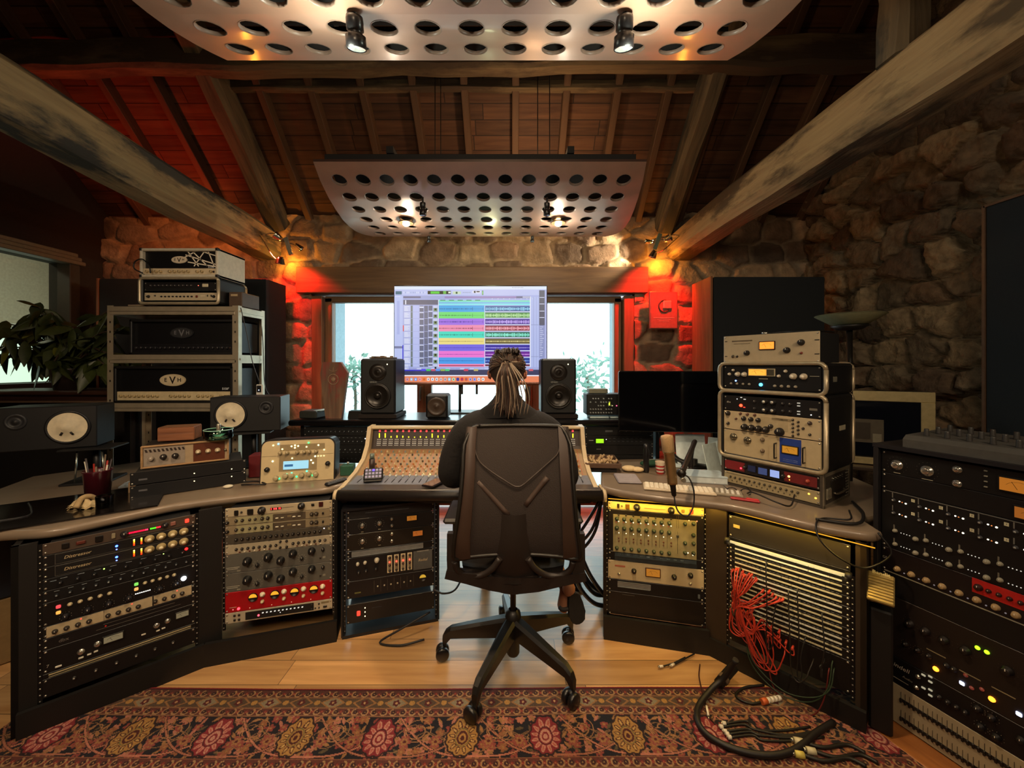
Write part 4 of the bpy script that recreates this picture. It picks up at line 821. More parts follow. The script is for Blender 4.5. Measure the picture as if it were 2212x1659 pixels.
for r, c in enumerate(('7ae8c8', '74c0e8', '80e8f0')): qq(645, 292+22*r, 1895, 312+22*r, c, 1)
for k in range(5): qq(670+k*118, 286, 740+k*118, 296, '2a8a50', 2)
for k in range(8): qq(1370+k*78, 268, 1380+k*78, 276, 'e8f0ff', 2)
trk = [('38a8e8', '1a5aa0', '90d8f8', 1), ('70e078', '3f8a48', 'c0f0b0', 1), ('a070e8', '3c1c98', 'c8b0ff', 1), ('f090b8', '8a2848', 'ffb0c0', 1), ('3ee0c8', '107060', '90ffe8', 1), ('f0e088', '6a6238', 'fff0a0', 0), ('7468e8', '2820a0', 'c0b8ff', 0), ('f078d8', '681898', 'f0b0ff', 0), ('48a0f0', '1a3c98', '90c0ff', 0), ('f888b8', '6a1838', 'ffa0b0', 1)]
for r, (c1, c2, c3, big) in enumerate(trk):
    y = 360+85.5*r; y2 = min(y+84, 1166); mid = y+44 if r < 9 else 1150
    qq(648, y, 1270, y2, c1, 2); qq(1278, y+6, 1882, y2-8, c2, 2); qq(1276, y2-8, 1884, y2-2, 'e8ecfa', 3)
    if r == 9: qq(655, 1146, 1255, 1156, '8a2848', 3)
    else:
        qq(655, mid-2, 1255, mid+1, c2, 3)
        x = 660
        while x < 1105: a = rs.uniform(3, 10)*(1 if big else .4); qq(x, mid-a, x+6, mid+a, c2, 3); x += rs.choice([9, 15, 22])
        if big: qq(1105, mid-22, 1110, mid+22, c2, 4); qq(1245, mid-18, 1249, mid+18, c2, 4)
        qq(1284, mid-2, 1880, mid+2, c3, 3); x = 1286
        while x < 1880:
            a = (rs.uniform(10, 25) if big else rs.uniform(2, 7)); w_ = rs.choice([5, 7, 12]) if not 1540 < x < 1590 else 14
            qq(x, mid-a, x+w_, mid+a, c3, 4); x += w_+rs.choice([6, 9])
qq(642, 285, 650, 1172, 'e8eeff', 4); qq(1270, 360, 1277, 1172, 'dfe8ff', 4); qq(1884, 240, 1896, 1172, 'e8ecff', 4)
qq(1896, 245, 2005, 1170, 'b4c0f0', 2); qq(1930, 245, 1936, 1170, '98a2d4', 3); qq(1970, 245, 1974, 1170, '98a2d4', 3); qq(1900, 612, 2002, 616, '7880a8', 3); qq(1900, 1030, 2002, 1034, '7880a8', 3)
for k, y in enumerate((250, 335, 430, 515)): qq(2015, y, 2080, y+8, 'dfe4ff', 3)
qq(2010, 620, 2085, 1050, '8f98c8', 2)
for k in range(16): qq(2020, 640+k*25, 2020+rs.randint(20, 56), 646+k*25, 'e0e6ff', 3)
qq(125, 1180, 2035, 1205, 'a8b0e0'); qq(125, 1205, 2035, 1275, '3c4062'); qq(160, 1205, 480, 1222, '3834c8', 2)
for k in range(26): qq(160+k*65, 1184, 160+k*65+58, 1200, rs.choice(['b8c0ee', 'c8d0f4', '9aa4dc']), 2)
for x, c in ((415, '5048e8'), (482, '48c868'), (548, 'c85878'), (610, '5a98f0'), (675, '98b858'), (738, '50d080'), (990, 'd84860'), (1125, 'c8b870'), (1870, 'd86070')): qq(x, 1196, x+58, 1222, c, 3)
qq(105, 1275, 2035, 1290, 'f0f0fc'); qq(95, 1290, 2035, 1370, 'f08a60', 1)
dc = ['d8e8f8', 'c8a0b8', 'a8c0d8', '70a0f0', 'e8a8b0', 'f08030', 'f8e8d8', 'f0f4f8', 'e8e8f0', 'e8d0c0', 'd0c0c8', '90d0f0', 'c0e8c0', '3838a0', 'd03030', 'd86020', 'b8a8e0', 'a0a8f0', 'f0f0f4', 'f8f8f8', 'f0e0d8', 'e04030', 'd0e0f0', '902020', 'e8d8e0']
x = 148
for k, c in enumerate(dc):
    if k == 20: x += 260
    for j, (a, b) in enumerate(((0, 6), (4, 2), (8, 0))): qq(x+a-2+2, 1310+b, x+38-a, 1352-b, c, 2+j)
    qq(x+14, 1322, x+24, 1342, rs.choice(['3050c0', 'ffffff', 'c03040', '404860']), 6); x += 57 if k < 20 else 55
scr = link('screen', vmesh('screen', V, Q, np.array(Cc), vcol_mat('screen_light', .3, emit=1.0), False), tv)
m = MB(); m.box((0, .05, -.05), (.5, .04, .3), mat('18181a', .5)).build('back_cover', tv) if False else None
for x in (-.07, .045):
    MB().box((x, .03, -sh/2-.045), (.018, .01, .10), mat('3a3a3c', .4, .5), .002).cyl((x, .024, -sh/2-.02), (x, .022, -sh/2-.02), .005, 'd8d8d8', n=8).build('mount_bracket', tv)
MB().cyl((-.09, .06, -.605), (-.09, .06, -sh/2), .011, mat('3a3c3a', .4, .5), n=10).cyl((.30, .06, -.605), (.30, .06, -sh/2), .011, mat('3a3c3a', .4, .5), n=10).box((.1, .06, -.6), (.6, .2, .01), mat('2a2c2a', .4)).build('stand', tv)
# ------------- coffin board, trophy, small box, modular unit
m = MB(); cw = wood('coffin_wood', '5d4436', '84664f', '8a3a30', axis=2, grain=9, rough=.6, blotch=7)
m.prism([(-.055, 0), (.055, 0), (.098, .315), (.05, .39), (-.075, .39), (-.092, .315)], .03, cw, lambda a, b, t: (a, t, b))
hb = mat('9a7a60', .5)
m.tube([(.035*math.cos(2*PI*k/16), -.002, .27+.035*math.sin(2*PI*k/16)) for k in range(17)], .004, hb, 6, 1); m.tube([(-.03, -.002, .335), (0, -.002, .325), (.03, -.002, .335)], .003, hb, 6); m.tube([(0, -.002, .30), (0, -.002, .355)], .003, hb, 6, 1)
m.sphere((0, -.001, .27), .018, hb, 10, (1, .4, 1))
m.build('wooden_plaque', mtx=FR((-1.235, 2.66, 1.0255), 0), label='coffin-shaped carved wooden board leaning at the left window edge', cat='plaque')
t = thing('glass_trophy', 'arched clear glass award on a black base beside the coffin-shaped board', 'trophy', FR((-1.095, 2.68, 1.0255), 0))
MB().prism([(-.05, 0), (.05, 0), (.042, .05), (-.042, .05)], .06, mat('151412', .4), lambda a, b, q_: (a, q_, b)).build('base', t)
ar = [(-.036, .05), (.036, .05), (.036, .25)]+[(.036*math.cos(R(a)), .25+.045*math.sin(R(a))) for a in range(0, 181, 15)]+[(-.036, .25)]
MB().prism(ar, .02, glassm('frosted_glass', (.80, .86, .86)), lambda a, b, q_: (a, .02+q_, b)).build('glass_panel', t)
m = MB(); m.tube([(a, .02, b) for a, b in ar], .003, mat('5a5a58', .3, .6), 6, 1)
for k in range(6): m.tube([(-.02+.04*(k % 2), .018, .08+.03*k), (.02-.04*(k % 2), .018, .11+.03*k)], .0018, mat('7fa0a0', .4), 5, 1)
m.build('engraving', t)
t = thing('small_box', 'small dark device box on the left end of the shelf desk', 'box', FR((-1.40, 2.63, 1.0255), -8))
MB().box((0, .07, .028), (.13, .14, .052), mat('2b2e2a', .5), .008).build('body', t); MB().box((.055, .1, .054), (.06, .14, .004), mat('b9d3d8', .5), .001).build('lid', t)
t = thing('modular_synth', 'small black knob-studded synthesizer on the shelf desk right of the right tall loudspeaker', 'synthesizer', FR((.665, 2.65, 1.045), 0))
MB().box((0, .07, .0775), (.30, .14, .145), mat('141516', .5), .004).build('case', t)
k_ = MB().lathe([(.0055, 0), (.005, .009), (0, .01)], mat('9aa0a0', .4), axis=(0, -1, 0), n=9).mesh('knob')
for i in range(9):
    for j in range(5):
        if rnd.random() < .72: link('knob', k_, t, loc=(-.125+.018*i, -.001, .022+.024*j))
link('indicator_light', MB().box((0, -.002, 0), (.007, .003, .024), mat('d8ff30', .4, emit=4)).mesh('indicator_light'), t, loc=(.005, -.001, .085))
link('indicator_light', MB().box((0, -.002, 0), (.006, .003, .006), mat('ff5a80', .4, emit=4)).mesh('indicator_light'), t, loc=(.055, -.001, .07)); link('indicator_light', MB().box((0, -.002, 0), (.005, .003, .005), mat('ffe8a0', .4, emit=3)).mesh('indicator_light'), t, loc=(.025, -.001, .07))
m = MB(); m.box((-.06, .07, .0075), (.13, .12, .012), mat('cfe6ea', .5), .002).box((.08, .07, .0075), (.13, .12, .012), mat('cfe6ea', .5), .002).build('paper_stack', mtx=FR((.665, 2.65, 1.0255)), label='pale booklets lying under the small synthesizer', cat='booklets')
MB().box((0, .05, .0165), (.13, .09, .032), mat('8a8a76', .5), .003).build('small_box', mtx=FR((.60, 2.66, 1.198)), label='small grey box on top of the knob-studded synthesizer', cat='box')
# ============================================================ LEFT DESK THINGS
sh_ = thing('storage_shelf', 'galvanised metal shelf holding two large amplifier heads by the stone wall', 'shelf', FR((-1.815, 2.55, 0), 0))
GV = mat('b5a78f', .38, .55, var=.12, scale=20); SW = .866; SD = .27; SZ = 1.79
for x in (0, -SW):
    for y in (0, SD):
        m = MB(); s = -1 if x == 0 else 1
        m.box((x+s*.019, y, SZ/2), (.038, .003, SZ), GV).box((x, y+(.016 if y == 0 else -.016), SZ/2), (.003, .034, SZ), GV)
        for k in range(24):
            if k % 4 < 3: m.box((x+s*.019, y-.002, .25+k*.065), (.008, .002, .014), '1c1814')
        m.build('post', sh_)
for z in (SZ-.035, 1.435, 1.115, .45):
    m = MB(); 
    for y in (0, SD): m.box((-SW/2, y, z+.014), (SW-.04, .004, .028), GV).box((-SW/2, y-.004, z-.016), (SW-.04, .006, .022), GV, .002).box((-SW/2, y-.008, z-.002), (SW-.04, .008, .003), GV)
    for x in (0, -SW): m.box((x, SD/2, z), (.004, SD-.03, .055), GV).box((x+.002, SD/2, z-.002), (.008, SD-.03, .012), GV)
    m.box((-SW/2, SD/2, z+.026), (SW-.01, SD-.01, .008), mat('6a5a48', .7)); m.build('shelf_board', sh_)
def evh(name, M, w, h, d, case, panel, label, knobs, logo, num=None, stripe=False, trim='c9b9a0', lw=.105):
    t = thing(name, label, 'guitar amplifier', M); cm = mat(case, .5, bump=.05)
    m = MB(); e = .018; m.box((-w/2+e/2, d/2, h/2), (e, d, h), cm, .004).box((w/2-e/2, d/2, h/2), (e, d, h), cm, .004).box((0, d/2, h-e/2), (w, d, e), cm, .004).box((0, d/2, e/2), (w, d, e), cm, .004).box((0, d-.01, h/2), (w-.01, .02, h-.01), cm); m.build('cabinet', t)
    MB().box((0, .03, h*.60), (w-2*e, .01, h*.66), mat('0e0d0f', .4)).build('front_grille', t)
    m = MB(); m.box((0, .018, h*.19), (w-2*e, .02, h*.24), mat(panel, .4), .002); m.build('control_panel', t)
    kmm = MB().lathe([(.0095, 0), (.0085, .010), (.0075, .013), (0, .013)], mat(knobs[1], .4), axis=(0, -1, 0), n=12).box((0, -.0132, .004), (.002, .001, .008), '2a2018').mesh('knob')
    for i in range(knobs[0]):
        if i in knobs[2]: continue
        link('knob', kmm, t, loc=(-w/2+e+.03+(w-2*e-.06)*i/(knobs[0]-1), .008, h*.19))
    if w < .6 or True: MB().box((w/2-e-.014, .006, h*.19), (.014, .006, .014), '2a1a16', .003).build('switch', t)
    m = MB(); lo = [(lw/2*math.cos(2*PI*k/28), lw*.23*math.sin(2*PI*k/28)) for k in range(28)]; X_ = -.02*w
    m.prism(lo, .004, mat(logo, .35, .3), lambda a, b, q_: (a+X_+.0*w, .022-q_, b+h*.62)); m.prism([(a*.9, b*.86) for a, b in lo], .001, mat(logo, .5), lambda a, b, q_: (a+X_, .0178-q_, b+h*.62))
    fg = mat('1a1614' if logo != '2a2a2c' else '6a6a6e', .5)
    for ch, dx, sz in (('E', -.26*lw, .022), ('V', 0, .040), ('H', .26*lw, .022)): m.text(ch, sz*lw/.105, fg, (X_+dx, .0162, h*.62-(.003 if ch == 'V' else 0)), RF, bold=True)
    m.build('logo', t)
    if num: MB().text(num, .020, mat('f0e4cc', .5, emit=.2), (w/2-e-.045, .0245, h*.38), RF, bold=True).build('lettering', t)
    if stripe:
        m = MB(); sm = mat('e8dcc8', .5); 
        for p, r_ in (((.08, .92), (.22, .40)), ((.14, .92), (.33, .42)), ((.05, .80), (.46, .45)), ((.30, .94), (.16, .40)), ((.34, .94), (.42, .40)), ((.08, .55), (.46, .38)), ((.24, .94), (.46, .75)), ((.02, .68), (.2, .95))):
            a = Vector((p[0]*w, .0235, p[1]*h)); b = Vector((r_[0]*w, .0235, r_[1]*h)); dd = (b-a).normalized().cross(Vector((0, 1, 0)))*.0035; m.add([a-dd, b-dd, b+dd, a+dd], [(0, 1, 2, 3)], sm)
        m.build('stripe_pattern', t)
    if stripe:
        for a in (-1, 1):
            for b in (0, 1): MB().box((a*(w/2-.008), .008, b*(h-.016)+.008), (.022, .022, .022), '151312', .005).build('corner_guard', t)
    return t
evh('amplifier_head', FR((-2.245, 2.545, 1.143), 0), .79, .245, .24, '0f0d0d', 'c8b690', 'black amplifier head with cream control panel and numerals, lower shelf compartment', (24, 'b7a174', (9, 10, 16, 21)), 'cdbb98', '5150"', lw=.175)
evh('amplifier_head', FR((-2.20, 2.56, 1.465), 0), .70, .235, .24, '111012', '141316', 'all-black amplifier head in the upper shelf compartment', (20, '232226', ()), '2a2a2c', None, lw=.16)
evh('amplifier_head', FR((-2.185, 2.52, 1.972), 0), .515, .190, .26, 'c3bba9', 'c9b696', 'white cased amplifier head with crossed stripes, topmost on the metal shelf', (15, 'b09a70', (4, 10, 13)), 'd8c8b0', '5150', True, lw=.105)
t = thing('rack_case', 'silver trimmed rack case holding two units under the white amplifier head', 'rack case', FR((-2.185, 2.525, 1.8005), 0))
def rcase(t, w, h, d, col='0f0f10', trim='b9ab90', r=.018):
    m = MB(); tm = mat(trim, .35, .5)
    m.box((-w/2+.008, d/2, h/2), (.016, d, h-.01), mat(col, .5), .006).box((w/2-.008, d/2, h/2), (.016, d, h-.01), mat(col, .5), .006).box((0, d/2, .006), (w-.01, d, .012), mat(col, .5), .004).box((0, d/2, h-.006), (w-.01, d, .012), mat(col, .5), .004).box((0, d-.006, h/2), (w-.02, .012, h-.02), mat(col, .5)); m.build('shell', t)
    m = MB(); pts = []
    for cx, cz, a0 in ((w/2-r, h-r, 0), (-w/2+r, h-r, 90), (-w/2+r, r, 180), (w/2-r, r, 270)):
        for a in range(0, 91, 30): pts.append((cx+r*math.cos(R(a0+a)), 0, cz+r*math.sin(R(a0+a))))
    pts.append(pts[0]); m.tube(pts, .0095, tm, 8, 1); mm = m.build('front_trim', t); m = MB(); m.tube([(p[0], d, p[2]) for p in pts], .0085, tm, 8, 1); m.build('rear_trim', t)
rcase(t, .515, .165, .26)
unit(FR((-2.185, 2.535, 1.8005+.112), 0), .475, .060, '141113', krow(11, .10, .66, .6, .007, '2e2a2a', '7a7472')+[('l', .75, .6, .0025, 'ff6a50', 4), ('b', .85, .62, .04, .022, 'c8bca0'), ('r', .45, .16, .42, .02, '080808')], 'black upper unit of the silver trimmed case on the metal shelf', depth=.2)
unit(FR((-2.185, 2.535, 1.8005+.046), 0), .475, .052, 'b7a88c', krow(9, .24, .66, .5, .006, '201a18')+[('k', .15, .6, .005, '201a18'), ('b', .73, .5, .016, .014, '6a2a1a'), ('b', .88, .6, .006, .012, '201a18'), ('b', .93, .6, .006, .012, '201a18'), ('r', .81, .6, .03, .008, 'd0c2a4'), ('k', .06, .5, .010, '141210'), ('k', .965, .5, .010, '141210')], 'cream lower unit of the silver trimmed case on the metal shelf', depth=.2)
MB().box((0, 0, .006), (.115, .06, .010), mat('8f7e68', .6), .002).build('notebook', mtx=FR((-2.51, 2.60, 1.788)), label='thin flat pad on the metal shelf left of the silver trimmed case', cat='pad')
t = thing('small_box', 'brown small box on the metal shelf right of the silver trimmed case', 'box', FR((-1.87, 2.66, 1.7895), 0)); MB().box((0, .03, .05), (.09, .18, .10), mat('4c3a2c', .6), .004).build('body', t); MB().box((-.005, -.062, .078), (.045, .004, .014), mat('b09a78', .4)).build('handle', t)
MB().tube([P(308, 590, 2.50), P(290, 580, 2.50), P(292, 565, 2.50), P(308, 560, 2.50), P(322, 575, 2.50), P(325, 590, 2.50)], .004, '0e0d0e').build('cable', label='black cable looping beside the white amplifier head', cat='cable')
for k, (pts, lab) in enumerate((([P(520, 665, 2.54), P(533, 720, 2.535), P(545, 780, 2.535), P(560, 825, 2.535)], 'thin dark cable hanging down the right side of the metal shelf to the white gadget'), ([P(562, 670, 2.79), P(568, 740, 2.79), P(572, 830, 2.78), P(586, 860, 2.77)], 'thin dark cable behind the right rear post of the metal shelf'))):
    MB().tube(pts, .0028, '2a2426').build('cable', label=lab, cat='cable')
t = thing('wall_controller', 'small white gadget hanging on the right shelf post', 'controller', FR(P(561, 842, 2.66), -8)); MB().box((0, 0, 0), (.05, .012, .075), mat('e8e4dc', .4), .005).build('body', t); MB().box((0, -.0065, .006), (.034, .002, .046), '15161c').box((0, -.008, -.002), (.006, .001, .006), mat('d0e0ff', emit=3)).build('display', t)
# near-field speakers with white cones
def ns(M, flip, label, w=.385, h=.225, d=.2):
    t = thing('studio_monitor_speaker', label, 'loudspeaker', M); s = -1 if flip else 1
    MB().box((0, d/2, 0), (w, d, h), mat('121113', .55), .004).build('cabinet', t); A = (0, -1, 0); o = (-s*w*.21, -.001, 0); R_ = .077
    m = MB(); m.lathe([(R_*1.16, 0), (R_*1.16, .005), (R_*1.03, .006), (R_, .002)], mat('17171a', .5), o=o, axis=A, n=36); m.build('driver_surround', t)
    m = MB(); m.lathe([(R_, .004), (R_*.94, .002), (R_*.36, .016), (R_*.335, .018), (R_*.32, .018), (R_*.24, .026), (R_*.1, .030), (0, .0305)], mat('e2d3b4', .75), o=o, axis=A, n=40)
    for a in (-32, 32): m.tube([(o[0]+R_*.38*math.sin(R(a)), -.0185, -R_*.38*math.cos(R(a))), (o[0]+R_*.60*math.sin(R(a)), -.0145, -R_*.60*math.cos(R(a)))], .0048, '241c18', 6, 1)
    m.build('speaker_cone', t, label='cream white cone')
    m = MB(); o2 = (s*w*.29, -.001, h*.18); m.lathe([(.042, 0), (.042, .003), (.030, .004), (.029, 0), (.014, -.001), (.013, .004), (0, .008)], mat('2b2b2e', .5), o=o2, axis=A, n=24); m.build('tweeter', t); return t
c1 = P(150, 923, 2.05)
ns(FR((c1.x-.085, c1.y-.03, c1.z), 26), True, 'black studio speaker with white cone at far left, the nearer one')
c2 = P(531, 895, 2.40)
ns(FR(c2, 15), False, 'black studio speaker with white cone in front of the metal shelf', .385, .215)
def stand(name, x, y, z1, label, rods=None):
    t = thing(name, label, 'speaker stand', FR((x, y, .7605), 20)); m = MB(); h = z1-.7605
    m.box((0, 0, h-.006), (.22, .17, .010), '141314', .003); m.build('top_plate', t); MB().box((0, 0, .006), (.20, .18, .012), '141314', .003).build('base_plate', t)
    MB().cyl((0, .02, 0), (0, .02, h-.012), .016, mat('161517', .5)).build('pole', t)
    if rods:
        for r_ in rods: MB().cyl((r_[0], r_[1], .01), (r_[2], r_[3], h-.012), .0045, mat('a8a89c', .25, .9), n=8).build('rod', t)
    return t
stand('speaker_stand', -2.30, 2.12, c1.z-.1135, 'dark stand with thin chrome rods under the far left speaker', [(-.05, -.06, -.045, -.05), (.075, -.065, .055, -.05)])
stand('speaker_stand', c2.x+.02, c2.y+.04, c2.z-.1085, 'black pole stand under the speaker in front of the metal shelf')
# amp modeller
def rr_poly(w, h, r, n=4, top_only=False):
    pts = []
    for cx, cz, a0 in ((w/2-r, h-r, 0), (-w/2+r, h-r, 90)): pts += [(cx+r*math.cos(R(a0+a*90/n)), cz+r*math.sin(R(a0+a*90/n))) for a in range(n+1)]
    return pts+[(-w/2, 0), (w/2, 0)]
Mk = FR((-1.17, 2.10, .7605), 13.5) @ Matrix.Rotation(R(-6), 4, 'X')
km_ = thing('amp_modeller', 'cream tabletop guitar processor with pale blue display and green lit knobs', 'guitar processor', Mk); w, h = .362, .222
MB().prism(rr_poly(w+.012, h+.010, .042, 5), .12, mat('17161a', .4), lambda a, b, q_: (a, .004+q_, b)).build('body', km_)
m = MB(); m.prism(rr_poly(w, h, .036, 5), .006, mat('c2b08a', .45, var=.05), lambda a, b, q_: (a, q_-.001, b+.001)); dk = mat('8b7a5a', .5)
m.box((.02, -.0012, h*.83), (w*.62, .001, h*.15), dk).box((.0, -.0012, h*.47), (w*.52, .001, h*.42), dk).box((0, -.0014, h*.64), (w*.98, .001, .001), mat('4a4030', .5)); m.build('faceplate', km_)
MB().box((-.01, -.004, h*.405), (.125, .004, .044), mat('9fd8f0', .3, emit=1.0), .001).box((-.045, -.0065, h*.40), (.042, .001, .012), mat('3c78b0', .4, emit=.6)).build('display', km_)
gk = MB().lathe([(.0145, 0), (.013, .014), (.011, .016), (0, .016)], mat('a89a78', .35), axis=(0, -1, 0), n=16).mesh('knob')
for i, (x, z) in enumerate(((-.105, .115), (-.06, .15), (-.03, .15), (.02, .15), (.055, .17), (.09, .15))): link('knob', gk, km_, loc=(x-.0, -.003, h*(z+.0)))
for x in (-.09, -.055, -.005, .03, .055, .09): link('knob', knob_mesh(.0105, '9a8a68'), km_, loc=(x, -.003, h*.71))
bk_ = MB().lathe([(.013, 0), (.011, .014), (0, .015)], mat('1c1a1a', .35), axis=(0, -1, 0), n=14).mesh('knob')
link('knob', bk_, km_, loc=(-.15, -.003, h*.33)); link('knob', bk_, km_, loc=(.15, -.003, h*.40))
for x, z, c, e in ((-.125, .90, 'fff0b0', 2), (-.10, .93, '80d0ff', 3), (-.08, .80, 'fff0b0', 2), (-.035, .86, 'fff0b0', 2.5), (-.018, .88, 'fff0b0', 2.5), (-.002, .86, 'fff0b0', 2.5), (-.018, .82, 'fff0b0', 2.5), (.04, .83, 'fff0b0', 2), (.05, .93, '50ff80', 3), (.10, .86, 'fff0b0', 2.5), (.13, .74, 'fff0b0', 2), (-.125, .52, 'fff4c0', 3), (-.03, .57, 'fff0b0', 2), (.085, .59, 'fff4c0', 3), (.10, .59, 'fff0b0', 1), (.115, .59, 'fff0b0', 1), (.13, .59, 'fff0b0', 1), (.065, .50, 'fff4c0', 2.5), (.075, .43, 'fff4c0', 2.5), (-.09, .10, '30ff90', 3), (-.055, .19, '50e8b0', 3), (-.03, .21, '50e8b0', 3), (-.005, .12, '30ff90', 3), (.045, .24, '50e8b0', 3), (.075, .13, '30ff90', 3)):
    link('indicator_light', simple_mesh(('kl', c, e), lambda q_: q_.lathe([(.005, 0), (.004, .003), (0, .004)], mat(c, .4, emit=e), axis=(0, -1, 0), n=8), 'indicator_light'), km_, loc=(x, -.004, h*z))
# tube preamp on two black units
Mb = FR((-1.617, 1.909+.035, .7605), 37); mm = [FR((-1.617, 1.944, z), 37) for z in (.793, .857)]
unit(mm[0], .45, .062, '111114', [('l', .52, .75, .0028, 'fff0b0', 3), ('l', .86, .7, .0028, 'fff0b0', 3), ('r', .1, .6, .03, .008, '55555a')], 'black half-hidden rack unit lying on the left desk, lower of two', depth=.24)
unit(mm[1], .45, .062, '111114', [('l', .52, .35, .0028, 'fff0b0', 3), ('l', .86, .3, .0028, 'fff0b0', 3), ('r', .1, .4, .03, .008, '55555a')], 'black rack unit lying on the left desk under the wood framed preamp', depth=.24)
t = thing('tube_preamp', 'wood framed preamp with two dark knobs and three lit dials, left desk', 'preamp', FR((-1.660, 1.965, .8895), 33)); w, h = .348, .112; wf = wood('pale_wood', '8f6f4a', 'b8936a', None, axis=0, grain=10, rough=.5)
m = MB(); m.box((0, .002, h/2), (w-.01, .006, h-.01), mat('a08c70', .5), .002); m.box((.09, -.0015, h/2), (.13, .003, h-.02), mat('5a2f1e', .4)).box((-.085, -.0014, h/2), (.155, .002, h-.022), mat('8f8376', .5)); m.build('faceplate', t)
m = MB(); m.box((0, .0, h-.005), (w, .018, .009), wf, .003).box((0, .0, .005), (w, .018, .009), wf, .003).box((-w/2+.005, 0, h/2), (.009, .018, h), wf, .003).box((w/2-.005, 0, h/2), (.009, .018, h), wf, .003); m.build('wooden_frame', t)
MB().box((0, .10, h/2), (w-.01, .18, h-.006), mat('241a16', .6), .003).build('cabinet', t)
for x, r_, c in ((-.09, .014, '1c1512'), (-.045, .014, '1c1512')): link('knob', knob_mesh(r_, c), t, loc=(x, -.004, h*.45))
for x in (.045, .085, .125): link('knob', knob_mesh(.012, 'c0b090', 'efe4c8', 'dial'), t, loc=(x-.0, -.004, h*.52))
link('knob', knob_mesh(.005, 'b0a890', None, 'metal'), t, loc=(.158, -.004, h*.5)); link('knob', knob_mesh(.012, '8f8376'), t, loc=(-.135, -.004, h*.42))
m = MB()
for k in range(10): m.prism([(-.155+.0155*k, .078), (-.147+.0155*k, .078), (-.152+.0155*k, .092), (-.160+.0155*k, .092)], .001, mat('2a1c14', .5), lambda a, b, q_: (a, -.0028-q_, b))
m.build('slot_row', t)
t = thing('wooden_box', 'small reddish wooden box standing on the wood framed preamp', 'box', FR((-1.735, 1.985, 1.0035), 20)); MB().box((0, .05, .036), (.155, .10, .070), wood('red_wood', '6a3f28', '9a6240', None, axis=0, grain=9, rough=.5), .004).build('body', t); MB().box((0, .05, .0715), (.150, .095, .003), mat('7a5236', .5), .001).build('lid', t)
t = thing('glass_dish', 'round greenish glass dish with a metal knob on the wood framed preamp', 'dish', FR((-1.56, 2.045, 1.0035), 0))
gg = glassm('green_glass', (.62, .92, .82)); MB().lathe([(.0, .003), (.062, .003), (.066, .01), (.066, .05), (.062, .052), (.060, .048), (.060, .012), (0, .010)], gg, n=28).build('dish', t)
m = MB(); m.tube([(.0645*math.cos(2*PI*k/24), .0645*math.sin(2*PI*k/24), .051) for k in range(25)], .0022, mat('a8d8c8', .2), 6, 1); m.lathe([(.05, .012), (.05, .02), (0, .022)], mat('9ab8a8', .3)); m.lathe([(.010, .02), (.010, .075), (.007, .082), (0, .083)], mat('c0b8a8', .25, .8), n=14); m.build('centre_knob', t)
# cup, cloth, red box, remote, odds and ends
t = thing('pen_cup', 'dark red cup full of pens on the left desk', 'cup', FR((-1.975, 1.835, .7605), 0)); MB().lathe([(0, .002), (.042, .002), (.052, .13), (.055, .135), (.052, .138), (.048, .13), (.038, .01), (0, .008)], mat('42101a', .3, coat=.4), n=26).build('cup', t)
for k in range(8):
    a = k*.9; MB().cyl((.02*math.cos(a), .02*math.sin(a), .012), (.045*math.cos(a), .045*math.sin(a), .16+.02*(k % 3)), .0035, mat(['c8c0b0', '3a3234', '6a5a48', 'a02a20'][k % 4], .4), n=8).build('pen', t)
m = MB(); rws = []
ce = lambda u_, v_: Vector((-.075+.15*u_+.012*math.sin(9*v_), -.03+.07*v_+.02*math.sin(7*u_), .012+.045*math.sin(PI*u_)*abs(math.sin(PI*v_))+.012*math.sin(13*u_+5*v_)**2))
for i in range(15): rws.append([ce(i/14, j/10) for j in range(11)])
m.grid(rws, mat('c0aa80', .9, bump=.3)); m.grid([[p+Vector((0, 0, -.012)) for p in r_] for r_ in rws], mat('b29a70', .9)); m.tube([(-.01, -.06, .02), (0, -.02, .07), (.02, .03, .06), (.03, .07, .012)], .016, mat('a98f66', .9, bump=.3)); m.build('rag', mtx=FR((-1.890, 1.70, .766), 20) @ Matrix.Scale(.68, 4), label='crumpled beige cloth lying on the left desk front', cat='cloth')
MB().box((-.10, .24, .004), (.66, .42, .006), mat('120e0d', .16, coat=.6), .002).build('drawing_board', mtx=FR((-1.76, 1.57, .7605), 36), label='glossy dark board lying under the beige cloth on the left desk', cat='board')
MB().box((0, 0, .065), (.10, .09, .125), mat('5c1218', .5), .004).build('small_box', mtx=FR((-1.44, 2.21, .7605), 15), label='dark red box standing behind the left end of the cream guitar processor', cat='box')
t = thing('remote_control', 'black remote control on the right corner of the left desk', 'remote control', FR((-.945, 2.065, .7605), 62)); MB().box((0, 0, .009), (.12, .035, .017), mat('17151a', .4), .006).build('body', t)
bb = MB().box((0, 0, .001), (.006, .006, .002), mat('8a8688', .5), .001).mesh('button')
for i in range(7):
    for j in range(3): link('button', bb, t, loc=(-.045+.014*i, -.009+.009*j, .018))
m = MB(); m.sphere((0, 0, .010), .016, mat('d8d0bc', .4), 12, (1.4, 1, .55)); m.build('computer_mouse', mtx=FR((-1.465, 1.985, .7605), 30), label='small white rounded gadget on the left desk in front of the black units', cat='gadget')
MB().lathe([(.0, 0), (.028, 0), (.03, .06), (.026, .061), (.024, .004), (0, .003)], glassm(), n=18).build('drinking_glass', mtx=FR((-1.80, 1.70, .7605)), label='small clear glass beside the dark red cup', cat='glass')
